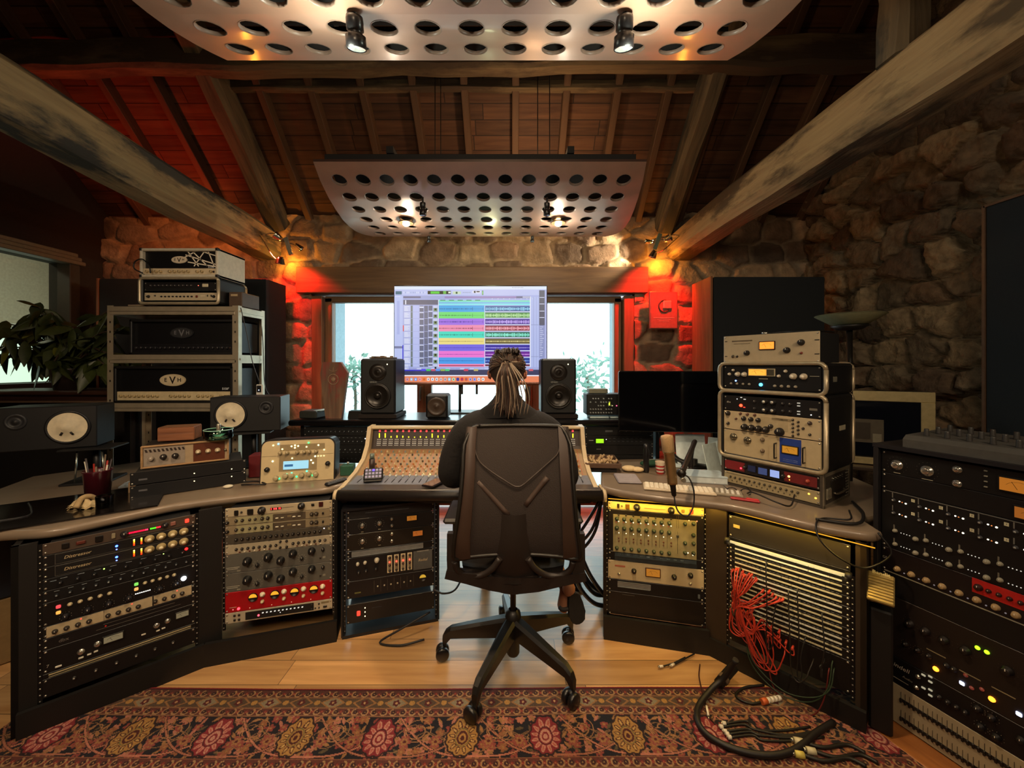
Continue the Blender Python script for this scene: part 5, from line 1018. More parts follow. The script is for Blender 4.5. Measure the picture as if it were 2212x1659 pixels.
MB().box((0, 0, .004), (.16, .10, .006), mat('b8c8d0', .5)).box((.01, .005, .011), (.14, .09, .006), mat('c8d8e0', .5), 0, Matrix.Rotation(.2, 3, 'Z')).build('paper_stack', mtx=FR((-1.98, 2.06, .7605), 30), label='sheets of pale blue paper behind the dark red cup', cat='paper')
MB().box((0, 0, .03), (.07, .05, .055), mat('8a6f50', .6), .003).build('small_box', mtx=FR((-1.87, 1.93, .7605), 30), label='little brown carton between red cup and wood framed preamp', cat='box')
for k, (pts, lab) in enumerate(((((-1.42, 2.02, .768), (-1.36, 2.0, .775), (-1.30, 2.03, .768), (-1.38, 2.08, .768), (-1.45, 2.07, .768)), 'black cable coiled on the left desk beside the guitar processor'), (((-2.20, 1.75, .768), (-2.10, 1.68, .768), (-2.02, 1.60, .768), (-2.12, 1.52, .768)), 'black cable running over the far left end of the desk'))):
    MB().tube(pts, .004, '121014').build('cable', label=lab, cat='cable')
# ledge, plant
lg = thing('window_ledge', 'dark brown wooden ledge in the left corner below the inner window', 'ledge'); m = MB(); lw_ = wood('dark_ledge_wood', '2a1712', '3d241a', None, axis=0, grain=7, rough=.4)
m.box((-3.32, 2.78, 1.205), (1.22, .34, .03), lw_, .008).build('ledge_board', lg); MB().box((-3.32, 2.80, 1.165), (1.22, .30, .05), lw_).build('ledge_rail', lg); MB().box((-3.32, 2.84, .57), (1.20, .20, 1.14), mat('14100e', .7)).build('ledge_panel', lg)
MB().box((-3.32, 2.625, 1.145), (1.22, .02, .012), mat('5a4638', .35)).build('ledge_edge', lg)
pt = thing('potted_plant', 'large dark-leaved plant in a pot before the inner window', 'potted plant', FR((-3.17, 2.76, 1.2205)))
MB().lathe([(0, 0), (.08, 0), (.10, .14), (.105, .15), (.09, .15), (.085, .13), (0, .12)], mat('2a1d18', .5), n=24).build('pot', pt)
rp = random.Random(12); m = MB(); L1 = mat('2c3318', .45, var=.3); L2 = mat('39401c', .45, var=.3); L3 = mat('6a6a20', .45, var=.2); st_ = mat('3a2a1c', .7)
stems = MB()
for k in range(17):
    a = rp.uniform(0, 2*PI); ln = rp.uniform(.25, .56); tip = Vector((ln*math.cos(a)*1.05, ln*math.sin(a)*.35, rp.uniform(.18, .62))); mid = tip*.5+Vector((0, 0, .16)); stems.tube([(0, 0, .12), mid, tip], .005, st_, 6, 5)
    for j in range(17):
        t_ = .35+.65*j/16; p = mid*(1-t_)*2*t_ if False else (Vector((0, 0, .12))*(1-t_)**2+mid*2*t_*(1-t_)+tip*t_*t_); dr_ = Vector((rp.gauss(0, 1), rp.gauss(0, .7), rp.gauss(-.45, .7))).normalized(); L_ = rp.uniform(.10, .19); wv = dr_.cross(Vector((rp.uniform(-1, 1), rp.uniform(-1, 1), rp.uniform(-.3, 1)))).normalized(); ml = rp.choice([L1, L1, L2, L2, L2, L3 if rp.random() < .25 else L1]); nn = dr_.cross(wv)
        rows = []
        for i in range(6):
            s = i/5; ww = .027*math.sin(PI*min(1, s*.92+.06))*(L_/.14); c = p+dr_*L_*s-Vector((0, 0, .05*s*s)); rows.append([c-wv*ww+nn*ww*.35, c, c+wv*ww+nn*ww*.35])
        m.grid(rows, ml)
stems.build('stems', pt); m.build('foliage', pt)
# corner panels
def corner_panel(name, x0, x1, y0, y1, z1, label, wy):
    t = thing(name, label, 'acoustic panel'); MB().box(((x0+x1)/2, y0+.02, z1/2), (x1-x0-.02, .04, z1-.01), mat('1f2327', .95, bump=.1, scale=200), .004).build('fabric_front', t); wm = wood('panel_wood', '7a4a2a', '96603a', None, axis=2, grain=6, rough=.5) if 'panel_wood' not in bpy.data.materials else bpy.data.materials['panel_wood']
    m = MB(); m.box((wy, (y0+y1)/2, z1/2), (.02, y1-y0, z1), wm, .003); m.build('wooden_side', t); MB().box(((x0+x1)/2, (y0+y1)/2+.02, z1/2), (x1-x0-.03, y1-y0-.045, z1-.01), mat('15110f', .9)).build('core', t)
corner_panel('acoustic_panel', 1.62, 2.53, 3.10, 3.42, 2.11, 'tall dark acoustic panel with red-lit wooden side, right of the window', 1.61)
corner_panel('acoustic_panel', -3.55, -2.10, 3.30, 3.60, 2.14, 'wide dark acoustic panel behind the amplifier shelf, wooden left edge', -3.56)
t = thing('acoustic_panel', 'tall blue-grey acoustic panel at the far right on the stone wall', 'acoustic panel'); MB().box((2.74, 1.83, 1.62), (.05, .75, 1.36), mat('222b33', .95, bump=.1, scale=200), .006).build('fabric_front', t)
m = MB(); fw = mat('6a5240', .5)
m.box((2.75, 2.215, 1.62), (.075, .014, 1.38), fw).box((2.75, 1.445, 1.62), (.075, .014, 1.38), fw).box((2.75, 1.83, 2.307), (.075, .77, .014), fw).box((2.75, 1.83, .933), (.075, .77, .014), fw).build('wooden_frame', t)
# award plaque
t = thing('award_plaque', 'framed award plaque hanging on the red-lit stones right of the window', 'plaque', FR((1.42, 3.60, 1.905), 4)); MB().box((0, .012, 0), (.27, .024, .35), mat('7a5a50', .35, coat=.4), .004).build('board', t)
m = MB(); m.box((-.0, -.002, 0), (.25, .004, .33), mat('8a6a5c', .3, coat=.5)).build('face', t); m = MB(); m.tube([(.10*math.cos(a*.4)*(.5), -.006, .04+.055*math.sin(a*.4)) for a in range(17)], .007, mat('4a3a34', .4), 6, 2); m.box((.03, -.012, .05), (.085, .02, .08), mat('b09080', .4), .012); m.build('emblem', t)
m = MB(); m.box((0, -.005, -.07), (.20, .002, .004), 'd8b8a8').box((0, -.005, -.085), (.13, .002, .003), 'c0a090').box((0, -.005, -.10), (.10, .002, .003), 'c0a090').build('lettering', t)
# ============================================================ OFFICE CHAIR
HC = (.005, 1.79); CHM = mat('231c19', .5, var=.08); CH2 = mat('15120f', .45, coat=.1); ALU = mat('3c3633', .35, .3)
ch = thing('office_chair', 'dark high-backed office chair with five-star base in the middle', 'office chair')
def PY(px, py, Y): return P(px, py, Y)
def by(py): return float(np.interp(py, [905, 960, 1040, 1120, 1180, 1215, 1280], [1.63, 1.595, 1.555, 1.535, 1.53, 1.545, 1.60]))
rowsL = [(922, 1008, 1228), (960, 1003, 1232), (1010, 1000, 1236), (1060, 996, 1240), (1110, 990, 1244), (1160, 982, 1249), (1190, 979, 1253), (1208, 982, 1251)]
def backgrid(off=0, inset=0, n=17, rows=rowsL):
    g = []
    for py, xl, xr in rows:
        r_ = []
        for i in range(n):
            t = i/(n-1); px = xl+inset+(xr-xl-2*inset)*t; y = by(py)+.045*(4*(t-.5)**2)*-1*-1*0+ .05*(1-4*(t-.5)**2)*.8+off
            r_.append(PY(px, py, by(py)).xy.to_3d() if False else Vector(((px-CX)/F*by(py), y, H-(py-CY)/F*by(py))))
        g.append(r_)
    return g
meshm = bpy.data.materials.new('chair_mesh'); meshm.use_nodes = True; nt = meshm.node_tree; b = nt.nodes['Principled BSDF']; b.inputs['Base Color'].default_value = (*lin('281e1a'), 1); b.inputs['Roughness'].default_value = .75
tc = nt.nodes.new('ShaderNodeTexCoord'); wv = nt.nodes.new('ShaderNodeTexVoronoi'); wv.inputs['Scale'].default_value = 380; nt.links.new(tc.outputs['Object'], wv.inputs['Vector']); bp = nt.nodes.new('ShaderNodeBump'); bp.inputs['Strength'].default_value = .5; bp.inputs['Distance'].default_value = .002
nt.links.new(wv.outputs['Distance'], bp.inputs['Height']); nt.links.new(bp.outputs[0], b.inputs['Normal'])
g0 = backgrid(); g1 = backgrid(.006)
m = MB(); m.grid(g0, meshm); m.grid(g1, meshm); m.build('backrest', ch)
m = MB(); loop = [g0[0][i] for i in range(2, 15)]+[g0[0][15]+Vector((0, 0, -.006))]+[r_[16] for r_ in g0[1:]]+[g0[7][i] for i in range(14, 1, -1)]+[r_[0] for r_ in g0[:0:-1]]+[g0[0][1]+Vector((0, 0, -.006))]
m.tube(loop+[loop[0], ], .0085, CH2, 8, 2); m.build('backrest_frame', ch)
# wide outer bands (the side straps that flare at the bottom)
for s in (0, 1):
    m = MB(); rr = []
    for k, (py, xl, xr) in enumerate(rowsL):
        w_ = [22, 24, 26, 27, 29, 33, 36, 34][k]; px0, px1 = (xl, xl+w_) if s == 0 else (xr-w_, xr); y = by(py)-.006; rr.append([Vector(((p-CX)/F*by(py), y+(.010 if (j == 0) == (s == 0) else .012 if j != 1 else 0), H-(py-CY)/F*by(py))) for j, p in enumerate((px0, (px0+px1)/2, px1))])
    m.grid(rr, mat('3a2a22', .42, var=.06)); m.build('side_band', ch)
# V-shaped seam and lumbar straps
m = MB(); vp = [(1022, 955), (1026, 975), (1036, 1000), (1060, 1022), (1090, 1043), (1109, 1055), (1119, 1057), (1129, 1054), (1150, 1036), (1180, 1008), (1203, 985), (1209, 970), (1211, 955)]
m.tube([Vector(((a-CX)/F*by(c), by(c)+.04*(1-4*((a-1118)/236)**2)-.006, H-(c-CY)/F*by(c))) for a, c in vp], .0028, mat('4c433f', .4), 6, 3); m.build('seam', ch)
m = MB(); st = mat('41322b', .6)
for a, b_ in (((1030, 1045), (1098, 1122)), ((1184, 1036), (1136, 1100))):
    for (p, q_) in ((a, b_),):
        m = MB()
        pa = Vector(((p[0]-CX)/F*by(p[1]), by(p[1])+.030, H-(p[1]-CY)/F*by(p[1]))); pb = Vector(((q_[0]-CX)/F*by(q_[1]), by(q_[1])+.044, H-(q_[1]-CY)/F*by(q_[1]))); m.tube([pa, (pa+pb)/2+Vector((0, .002, 0)), pb], .012, st, 10, 3); m.build('lumbar_strap', ch)
# central spine fanning down to the seat carrier
m = MB(); rr = []
for py, hw in ((1110, 26), (1150, 28), (1190, 34), (1222, 46), (1248, 66), (1268, 52), (1279, 34)):
    y = by(py)+.035; rr.append([Vector(((1110+hw*t-CX)/F*y, y-.018*(1-t*t), H-(py-CY)/F*y)) for t in (-1, -.6, -.2, .2, .6, 1)])
m.grid(rr, CHM); m.build('spine', ch)
# lower frame with side uprights
def fr_strip(pts, w, th, mtl, name):
    m = MB(); rr = []
    for i, p in enumerate(pts):
        d = (pts[min(i+1, len(pts)-1)]-pts[max(i-1, 0)]).normalized(); n_ = Vector((-d.z, 0, d.x)); ww = w[i]/2 if isinstance(w, (list, tuple)) else w/2
        rr.append([p+n_*ww-Vector((0, th/2, 0)), p-n_*ww-Vector((0, th/2, 0)), p-n_*ww+Vector((0, th/2, 0)), p+n_*ww+Vector((0, th/2, 0))])
    m.grid(rr, mtl, False, True); n4 = len(m.v); m.f += [[0, 1, 2, 3], [n4-4, n4-3, n4-2, n4-1]]; m.mi += [0, 0]; m.sm += [False, False]; return m.build(name, ch)
fr_strip([PY(979, 1150, 1.57), PY(979, 1205, 1.57), PY(981, 1246, 1.57)], [.046, .048, .048], .03, CHM, 'side_upright')
fr_strip([PY(1250, 1150, 1.57), PY(1250, 1205, 1.57), PY(1248, 1250, 1.57)], [.046, .048, .048], .03, CHM, 'side_upright')
fr_strip([PY(964, 1236, 1.57), PY(1010, 1245, 1.575), PY(1060, 1255, 1.59), PY(1110, 1261, 1.60), PY(1160, 1258, 1.59), PY(1215, 1249, 1.575), PY(1264, 1241, 1.57)], [.034, .042, .058, .068, .058, .042, .034], .04, CHM, 'cross_frame')
for s in (-1, 1):
    x0 = 1110+s*50; m = MB(); m.tube([PY(x0-s*20, 1206, 1.56), PY(x0-s*4, 1228, 1.56), PY(x0+s*22, 1243, 1.57), PY(x0+s*52, 1243, 1.57), PY(x0+s*72, 1230, 1.56), PY(x0+s*78, 1212, 1.555)], .013, CHM, 8, 4); m.build('back_loop', ch)
# seat
m = MB(); rr = []
for i in range(13):
    t = i/12; y = 1.60+.50*t; hw = .235*(1-.25*max(0, (t-.75)/.25)**2)*(.90+.1*min(1, t*4)); z = .535+.012*math.cos(PI*t*1.1)-.02*max(0, t-.8); rr.append([Vector((HC[0]+hw*s_, y, z+.018*abs(s_)**3)) for s_ in (-1, -.8, -.5, 0, .5, .8, 1)]+[Vector((HC[0]+hw*s_*.94, y, z-.035-.03*(1-s_*s_))) for s_ in (1, .8, .5, 0, -.5, -.8, -1)])
m.grid(rr, mat('1c1715', .8, bump=.1), True, True); m.f += [list(range(14)), list(range(12*14, 13*14))]; m.mi += [0, 0]; m.sm += [True, True]; m.build('seat', ch)
m = MB(); m.lathe([(.20, .50), (.17, .475), (.10, .462), (.05, .455), (.03, .44), (0, .44)], CHM, o=(HC[0], HC[1]-.02, 0), n=22); m.box((HC[0], HC[1], .47), (.16, .22, .045), CHM, .015); m.build('tilt_mechanism', ch)
for s in (-1, 1):
    x = HC[0]+s*.265; m = MB(); m.tube([(HC[0]+s*.10, 1.79, .50), (x-s*.03, 1.79, .515), (x, 1.79, .545), (x, 1.78, .66), (x, 1.78, .70)], .014, CHM, 8, 4); a_ = m.build('arm_post', ch); MB().box((x, 1.80, .712), (.085, .25, .024), mat('1e1b1c', .5), .010).build('arm_pad', ch)
m = MB(); m.cyl((HC[0], HC[1], .22), (HC[0], HC[1], .46), .0135, ALU, n=14); m.build('gas_lift', ch)
m = MB(); m.lathe([(.020, .262), (.034, .25), (.042, .20), (.034, .185), (.030, .16), (.030, .062), (.024, .052), (0, .050)], CH2, o=(HC[0], HC[1], 0), n=22); m.build('hub', ch)
for k, a in enumerate((173.5, 243, 318.5, 27, 98)):
    d = Vector((math.cos(R(a)), math.sin(R(a)), 0)); n_ = Vector((-d.y, d.x, 0)); o = Vector((HC[0], HC[1], 0)); rr = []
    for t, zt, zb, w_ in ((.02, .232, .140, .030), (.10, .212, .131, .027), (.20, .186, .120, .023), (.295, .160, .108, .019), (.322, .140, .075, .016), (.334, .118, .066, .013)):
        c = o+d*t; rr.append([c+n_*w_*.55+Vector((0, 0, zt)), c+n_*w_+Vector((0, 0, zt-.012)), c+n_*w_*.7+Vector((0, 0, zb)), c-n_*w_*.7+Vector((0, 0, zb)), c-n_*w_+Vector((0, 0, zt-.012)), c-n_*w_*.55+Vector((0, 0, zt))])
    m = MB(); m.grid(rr, CH2, False, True); m.f += [list(range(6)), list(range(30, 36))]; m.mi += [0, 0]; m.sm += [False]*2; lg_ = m.build('base_arm', ch)
    cc_ = o+d*.325; ca = R([100, 60, 130, 85, 10][k]); ax = Vector((math.cos(ca), math.sin(ca), 0)); pp = Vector((-ax.y, ax.x, 0)); q_ = cc_+pp*.012+Vector((0, 0, .0355)); m = MB()
    if k in (1, 2): q_.z += .004
    for s in (-1, 1): m.lathe([(0, -.012), (.026, -.012), (.031, -.007), (.031, .007), (.026, .012), (.012, .013), (0, .011)], mat('141315', .35, coat=.3), o=q_+ax*s*.017, axis=ax, n=24)
    m.cyl(q_-ax*.012, q_+ax*.012, .014, CH2, n=10).cyl(cc_+Vector((0, 0, .04)), cc_+Vector((0, 0, .085)), .007, CH2, n=10).box(q_+Vector((0, 0, .024)), (.02, .02, .018), CH2, .006); m.build('caster', lg_)
# ============================================================ PERSON
def skin(name, chains, parent=None, sub=2, mtl=None, root=0, **kw):
    """one continuous surface from a skeleton; chains = lists of (point, radius[, radius2]); a point equal to an earlier one is shared"""
    V_ = []; Rr = []; E_ = []; idx = {}
    for c in chains:
        prev = None
        for p in c:
            k = tuple(round(x, 4) for x in p[0])
            if k not in idx: idx[k] = len(V_); V_.append(k); Rr.append((p[1], p[2] if len(p) > 2 else p[1]))
            if prev is not None and prev != idx[k]: E_.append((prev, idx[k]))
            prev = idx[k]
    me = bpy.data.meshes.new(name); me.from_pydata(V_, E_, []); me.materials.append(mtl); o = link(name, me, parent, **kw)
    sk = o.modifiers.new('skin', 'SKIN'); sk.use_smooth_shade = True
    if not me.skin_vertices: 
        bpy.context.view_layer.objects.active = o
    sv = me.skin_vertices[0].data if me.skin_vertices else None
    for i, r_ in enumerate(Rr): sv[i].radius = r_
    sv[root].use_root = True
    if sub: s_ = o.modifiers.new('sub', 'SUBSURF'); s_.levels = sub; s_.render_levels = sub
    # bake, so that the part is a plain mesh
    dg = bpy.context.evaluated_depsgraph_get(); nm = bpy.data.meshes.new_from_object(o.evaluated_get(dg)); o.modifiers.clear(); o.data = nm
    for p in nm.polygons: p.use_smooth = True
    return o
SKN = mat('b07a5c', .55, var=.06)
pe = thing('person', 'person with long tied-back hair in a black shirt, seated facing the screen', 'person')
hx = -.022; S = lambda x, y, z: (x, y, z)
pelv = S(.0, 1.86, .60); waist = S(-.005, 1.80, .78); chest = S(-.015, 1.78, 1.00); upc = S(-.02, 1.79, 1.12); neck = S(-.02, 1.80, 1.215); n2 = S(-.022, 1.815, 1.26); hd0 = S(hx, 1.825, 1.32); hd1 = S(hx, 1.825, 1.385); hd2 = S(hx, 1.825, 1.43)
def hand(w, p, s):
    """wrist w, palm p; fingers rest flat on the console, thumb leaves the side"""
    out = []
    for k, (dx, ln) in enumerate(((-.03, .075), (-.010, .085), (.010, .080), (.030, .062))):
        b0 = (p[0]+dx*.9, p[1]+.035, p[2]+.004); out.append([(p, .020, .014), (b0, .010), ((b0[0]+dx*.15, b0[1]+ln*.45, b0[2]+.010), .009), ((b0[0]+dx*.2, b0[1]+ln*.8, b0[2]-.002), .008), ((b0[0]+dx*.2, b0[1]+ln, b0[2]-.012), .007)])
    out.append([(p, .020, .014), ((p[0]-s*.035, p[1]-.005, p[2]), .012), ((p[0]-s*.055, p[1]+.025, p[2]-.003), .010), ((p[0]-s*.058, p[1]+.05, p[2]-.006), .008)]); return out
shL, shR = S(-.205, 1.80, 1.135), S(.170, 1.80, 1.125); elL, elR = S(-.295, 1.80, .865), S(.262, 1.80, .855); wrL, wrR = S(-.235, 2.02, .800), S(.205, 2.02, .800); paL, paR = S(-.225, 2.085, .800), S(.195, 2.085, .800)
hipL, hipR = S(-.10, 1.88, .60), S(.10, 1.88, .60); knL, knR = S(-.16, 2.28, .545), S(.17, 2.26, .52); anL, anR = S(-.17, 2.42, .10), S(.245, 1.875, .335)
ch_ = [[(pelv, .14, .11), (waist, .13, .10), (chest, .14, .09), (upc, .10, .065), (neck, .050), (n2, .050), (hd0, .066, .074), (hd1, .072, .085), (hd2, .060, .070)],
       [(upc, .10, .065), (shL, .050), (S(-.27, 1.80, .99), .046), (elL, .042), (S(-.27, 1.91, .83), .038), (wrL, .026, .021), (paL, .034, .015)],
       [(upc, .10, .065), (shR, .050), (S(.235, 1.80, .98), .046), (elR, .042), (S(.24, 1.91, .825), .038), (wrR, .026, .021), (paR, .034, .015)],
       [(pelv, .14, .11), (hipL, .095), (S(-.13, 2.08, .575), .075), (knL, .060), (S(-.165, 2.38, .42), .054), (S(-.17, 2.41, .22), .040), (anL, .034), (S(-.17, 2.49, .04), .034, .024), (S(-.17, 2.57, .03), .028, .018)],
       [(pelv, .14, .11), (hipR, .095), (S(.135, 2.08, .565), .075), (knR, .060), (S(.19, 2.15, .47), .055), (S(.21, 2.0, .395), .044), (anR, .034), (S(.258, 1.83, .345), .030), (S(.250, 1.825, .29), .036, .028), (S(.236, 1.83, .225), .034, .022)]]
ch_ += [[(a[0] if isinstance(a[0], tuple) else a, *a[1:]) for a in c] for c in hand(wrL, paL, -1)+hand(wrR, paR, 1)]
body = skin('body', ch_, pe, 2, SKN)
# face details on the far side of the head, ears
m = MB(); m.sphere((hx, 1.908, 1.345), .012, SKN, 8, (1, 1.3, 1.6)); m.build('nose', pe)
for s in (-1, 1):
    m = MB(); m.sphere((hx+s*.030, 1.893, 1.375), .011, mat('e8e4e0', .2), 10); m.sphere((hx+s*.030, 1.902, 1.375), .0055, mat('3a2a20', .2), 8); m.build('eye', pe)
    m = MB(); m.sphere((hx+s*.081, 1.818, 1.350), .022, mat('9a5f4a', .5), 12, (.34, .62, 1)); m.tube([(hx+s*.085, 1.803, 1.335), (hx+s*.090, 1.798, 1.358), (hx+s*.088, 1.815, 1.368)], .004, mat('9a5f4a', .5), 6, 3); m.build('ear', pe)
MB().box((hx, 1.893, 1.312), (.045, .012, .010), mat('8a4a40', .5), .004).build('mouth', pe)
# shirt
SHM = mat('131113', .95, bump=.25, scale=60)
sh_ch = [[(S(.0, 1.85, .63), .170, .125), (waist, .165, .120), (S(-.01, 1.78, .92), .178, .122), (S(-.015, 1.78, 1.03), .180, .115), (S(-.02, 1.79, 1.13), .150, .100)],
         [(S(-.02, 1.79, 1.13), .150, .100), (S(-.18, 1.80, 1.135), .088, .084), (S(-.255, 1.80, 1.04), .066), (S(-.285, 1.80, .95), .062), (S(-.300, 1.805, .875), .058), (S(-.285, 1.86, .845), .052), (S(-.255, 1.94, .82), .042)],
         [(S(-.02, 1.79, 1.13), .150, .100), (S(.150, 1.80, 1.125), .088, .084), (S(.220, 1.80, 1.03), .066), (S(.250, 1.80, .94), .062), (S(.265, 1.805, .865), .058), (S(.255, 1.86, .840), .052), (S(.225, 1.94, .82), .042)]]
skin('shirt', sh_ch, pe, 2, SHM, label='black long-sleeved shirt')
m = MB(); m.grid([[Vector((-.02+rx*math.cos(2*PI*k/28), yc+ry*math.sin(2*PI*k/28), z+.012*math.sin(2*PI*k/28)**2)) for k in range(28)] for rx, ry, yc, z in ((.165, .085, 1.79, 1.150), (.135, .082, 1.795, 1.185), (.095, .076, 1.800, 1.212), (.070, .066, 1.805, 1.238), (.062, .060, 1.807, 1.252), (.057, .056, 1.808, 1.248))], SHM, True, True); m.build('shirt_collar', pe)
TR_ = mat('1a1a1e', .9, bump=.15)
skin('trousers', [[(S(0, 1.86, .60), .165, .125), (hipL, .105), (S(-.13, 2.08, .575), .086), (S(-.155, 2.24, .555), .072)], [(S(0, 1.86, .60), .165, .125), (hipR, .105), (S(.135, 2.08, .565), .086), (S(.165, 2.22, .525), .072)]], pe, 2, TR_, label='dark shorts')
# slipper on the tucked-back right foot: the sole faces the camera
m = MB(); so = [(.030*math.cos(a)*(1.08 if math.sin(a) < 0 else .95), .072*math.sin(a)) for a in [2*PI*k/20 for k in range(20)]]; sq = [(a*1.0 if abs(b) < .05 else a*1.25, b) for a, b in so]
Ms = Matrix.Translation((.300, 1.780, .268)) @ Matrix.Rotation(R(-10), 4, 'Y') @ Matrix.Rotation(R(14), 4, 'Z') @ Matrix.Scale(1.3, 4, (1, 0, 0))
m.T = Ms; m.prism(sq, .024, mat('17130f', .8, bump=.2), lambda a, b, t: (a, t, b)); m.build('slipper', pe, label='dark slipper, sole towards the camera')
m = MB(); m.tube([(.222, 1.80, .262), (.235, 1.785, .262), (.27, 1.788, .265)], .009, mat('1b1613', .8), 7, 4); m.build('slipper_strap', pe)
m = MB(); m.sphere((.266, 1.800, .350), .030, SKN, 14, (1, 1, 1.15)); m.build('heel', pe)
skin('watch_strap', [[(S(-.232, 2.000, .803), .030, .025), (S(-.2335, 2.015, .803), .030, .025)]], pe, 1, mat('1a1a1c', .4))
# hair
HR1 = mat('2e2420', .6, var=.3, scale=90); HR2 = mat('48392f', .6, var=.3, scale=90); HR3 = mat('7d6d5e', .55, var=.2, scale=90); HR4 = mat('45291f', .55, var=.2, scale=90)
rh = random.Random(21); hc = Vector((hx, 1.820, 1.385)); rows = []
for i in range(17):
    th = PI*.80*i/16; row = []
    for k in range(36):
        ph = 2*PI*k/36; bump_ = 1+.02*math.sin(k*5.3)+.015*math.sin(i*1.7+k*2.1); front = max(0, math.sin(ph)); lim = th*(1-.42*front)
        row.append(hc+Vector((.0850*math.sin(lim)*math.cos(ph)*bump_, .098*math.sin(lim)*math.sin(ph)*bump_, .0880*math.cos(lim)*bump_)))
    rows.append(row)
hcap = MB(); hcap.grid(rows, HR1, True, True); hp = hcap.build('hair', pe)
tie = Vector((hx-.004, 1.712, 1.405)); m = MB()
for k in range(230):
    a = rh.uniform(-2.2, 2.2); el = rh.uniform(.12, 1.45); p0 = hc+Vector((.088*math.sin(a)*math.cos(el*.6)*1.02, -.05*math.cos(a)*0+rh.uniform(-.02, .055), .094*math.cos(a)*.9 if False else .02+.072*math.cos(a)))
    r0 = Vector(((p0-hc).x/.0865, (p0-hc).y/.10, (p0-hc).z/.0905)).normalized(); p0 = hc+Vector((r0.x*.0880, r0.y*.1005, r0.z*.0915)); mid = (p0+tie)/2-hc; rm = Vector((mid.x/.0865, mid.y/.1, mid.z/.0905)).normalized(); mid = hc+Vector((rm.x*.0885, rm.y*.1015, rm.z*.0925))
    m.tube([p0, mid, tie+Vector((rh.gauss(0, .007), 0, rh.gauss(0, .007)))], rh.uniform(.0016, .0032), rh.choice([HR1, HR1, HR2, HR2, HR4, HR3 if rh.random() < .4 else HR1]), 4, 4)
for k in range(24):   # uneven tufts over the crown
    a = rh.uniform(-1.0, 1.0); p0 = hc+Vector((.060*math.sin(a), rh.uniform(-.085, .02), .074+.010*math.cos(a))); m.tube([p0-Vector((0, -.02, .02)), p0+Vector((rh.gauss(0, .006), 0, rh.uniform(-.002, .006))), p0+Vector((rh.gauss(0, .01), -.03, -.016))], rh.uniform(.004, .008), rh.choice([HR1, HR1, HR2]), 5, 4, taper=(1, .4))
m.build('hair_strands', hp)
m = MB()
for k in range(140):
    sp = rh.gauss(0, 1); fan = max(-1.9, min(1.9, sp)); z1 = 1.175+abs(fan)*.022+rh.uniform(-.012, .03); x1 = hx+.006+fan*.033; dy = rh.uniform(-.016, .016)
    pts = [tie+Vector((rh.gauss(0, .006), 0, rh.gauss(0, .006))), tie+Vector((fan*.012, -.032+dy, -.03)), Vector((hx+.003+fan*.022, 1.680+dy, 1.31)), Vector((x1-fan*.004+rh.gauss(0, .004), 1.678+dy, 1.24)), Vector((x1+rh.gauss(0, .005), 1.672+dy, z1))]
    m.tube(pts, rh.uniform(.0018, .0042), rh.choice([HR1, HR2, HR2, HR3, HR4, HR4]), 5, 4, taper=(1, .3))
for fan in (-1.6, -.9, .0, .5, 1.3, 1.75, 2.1):
    x1 = hx+.01+fan*.038; pts = [tie+Vector((fan*.01, -.01, 0)), Vector((hx+.005+fan*.030, 1.66, 1.34)), Vector((x1+.006, 1.655, 1.26)), Vector((x1-.004, 1.65, 1.165+abs(fan)*.01))]; m.tube(pts, .0042, HR3, 6, 5, taper=(1, .3))
m.build('ponytail', pe)
MB().tube([tie+Vector((.020*math.cos(a), -.004, .017*math.sin(a))) for a in [2*PI*k/12 for k in range(13)]], .004, mat('3a2c24', .8), 6, 1).build('hair_tie', pe)
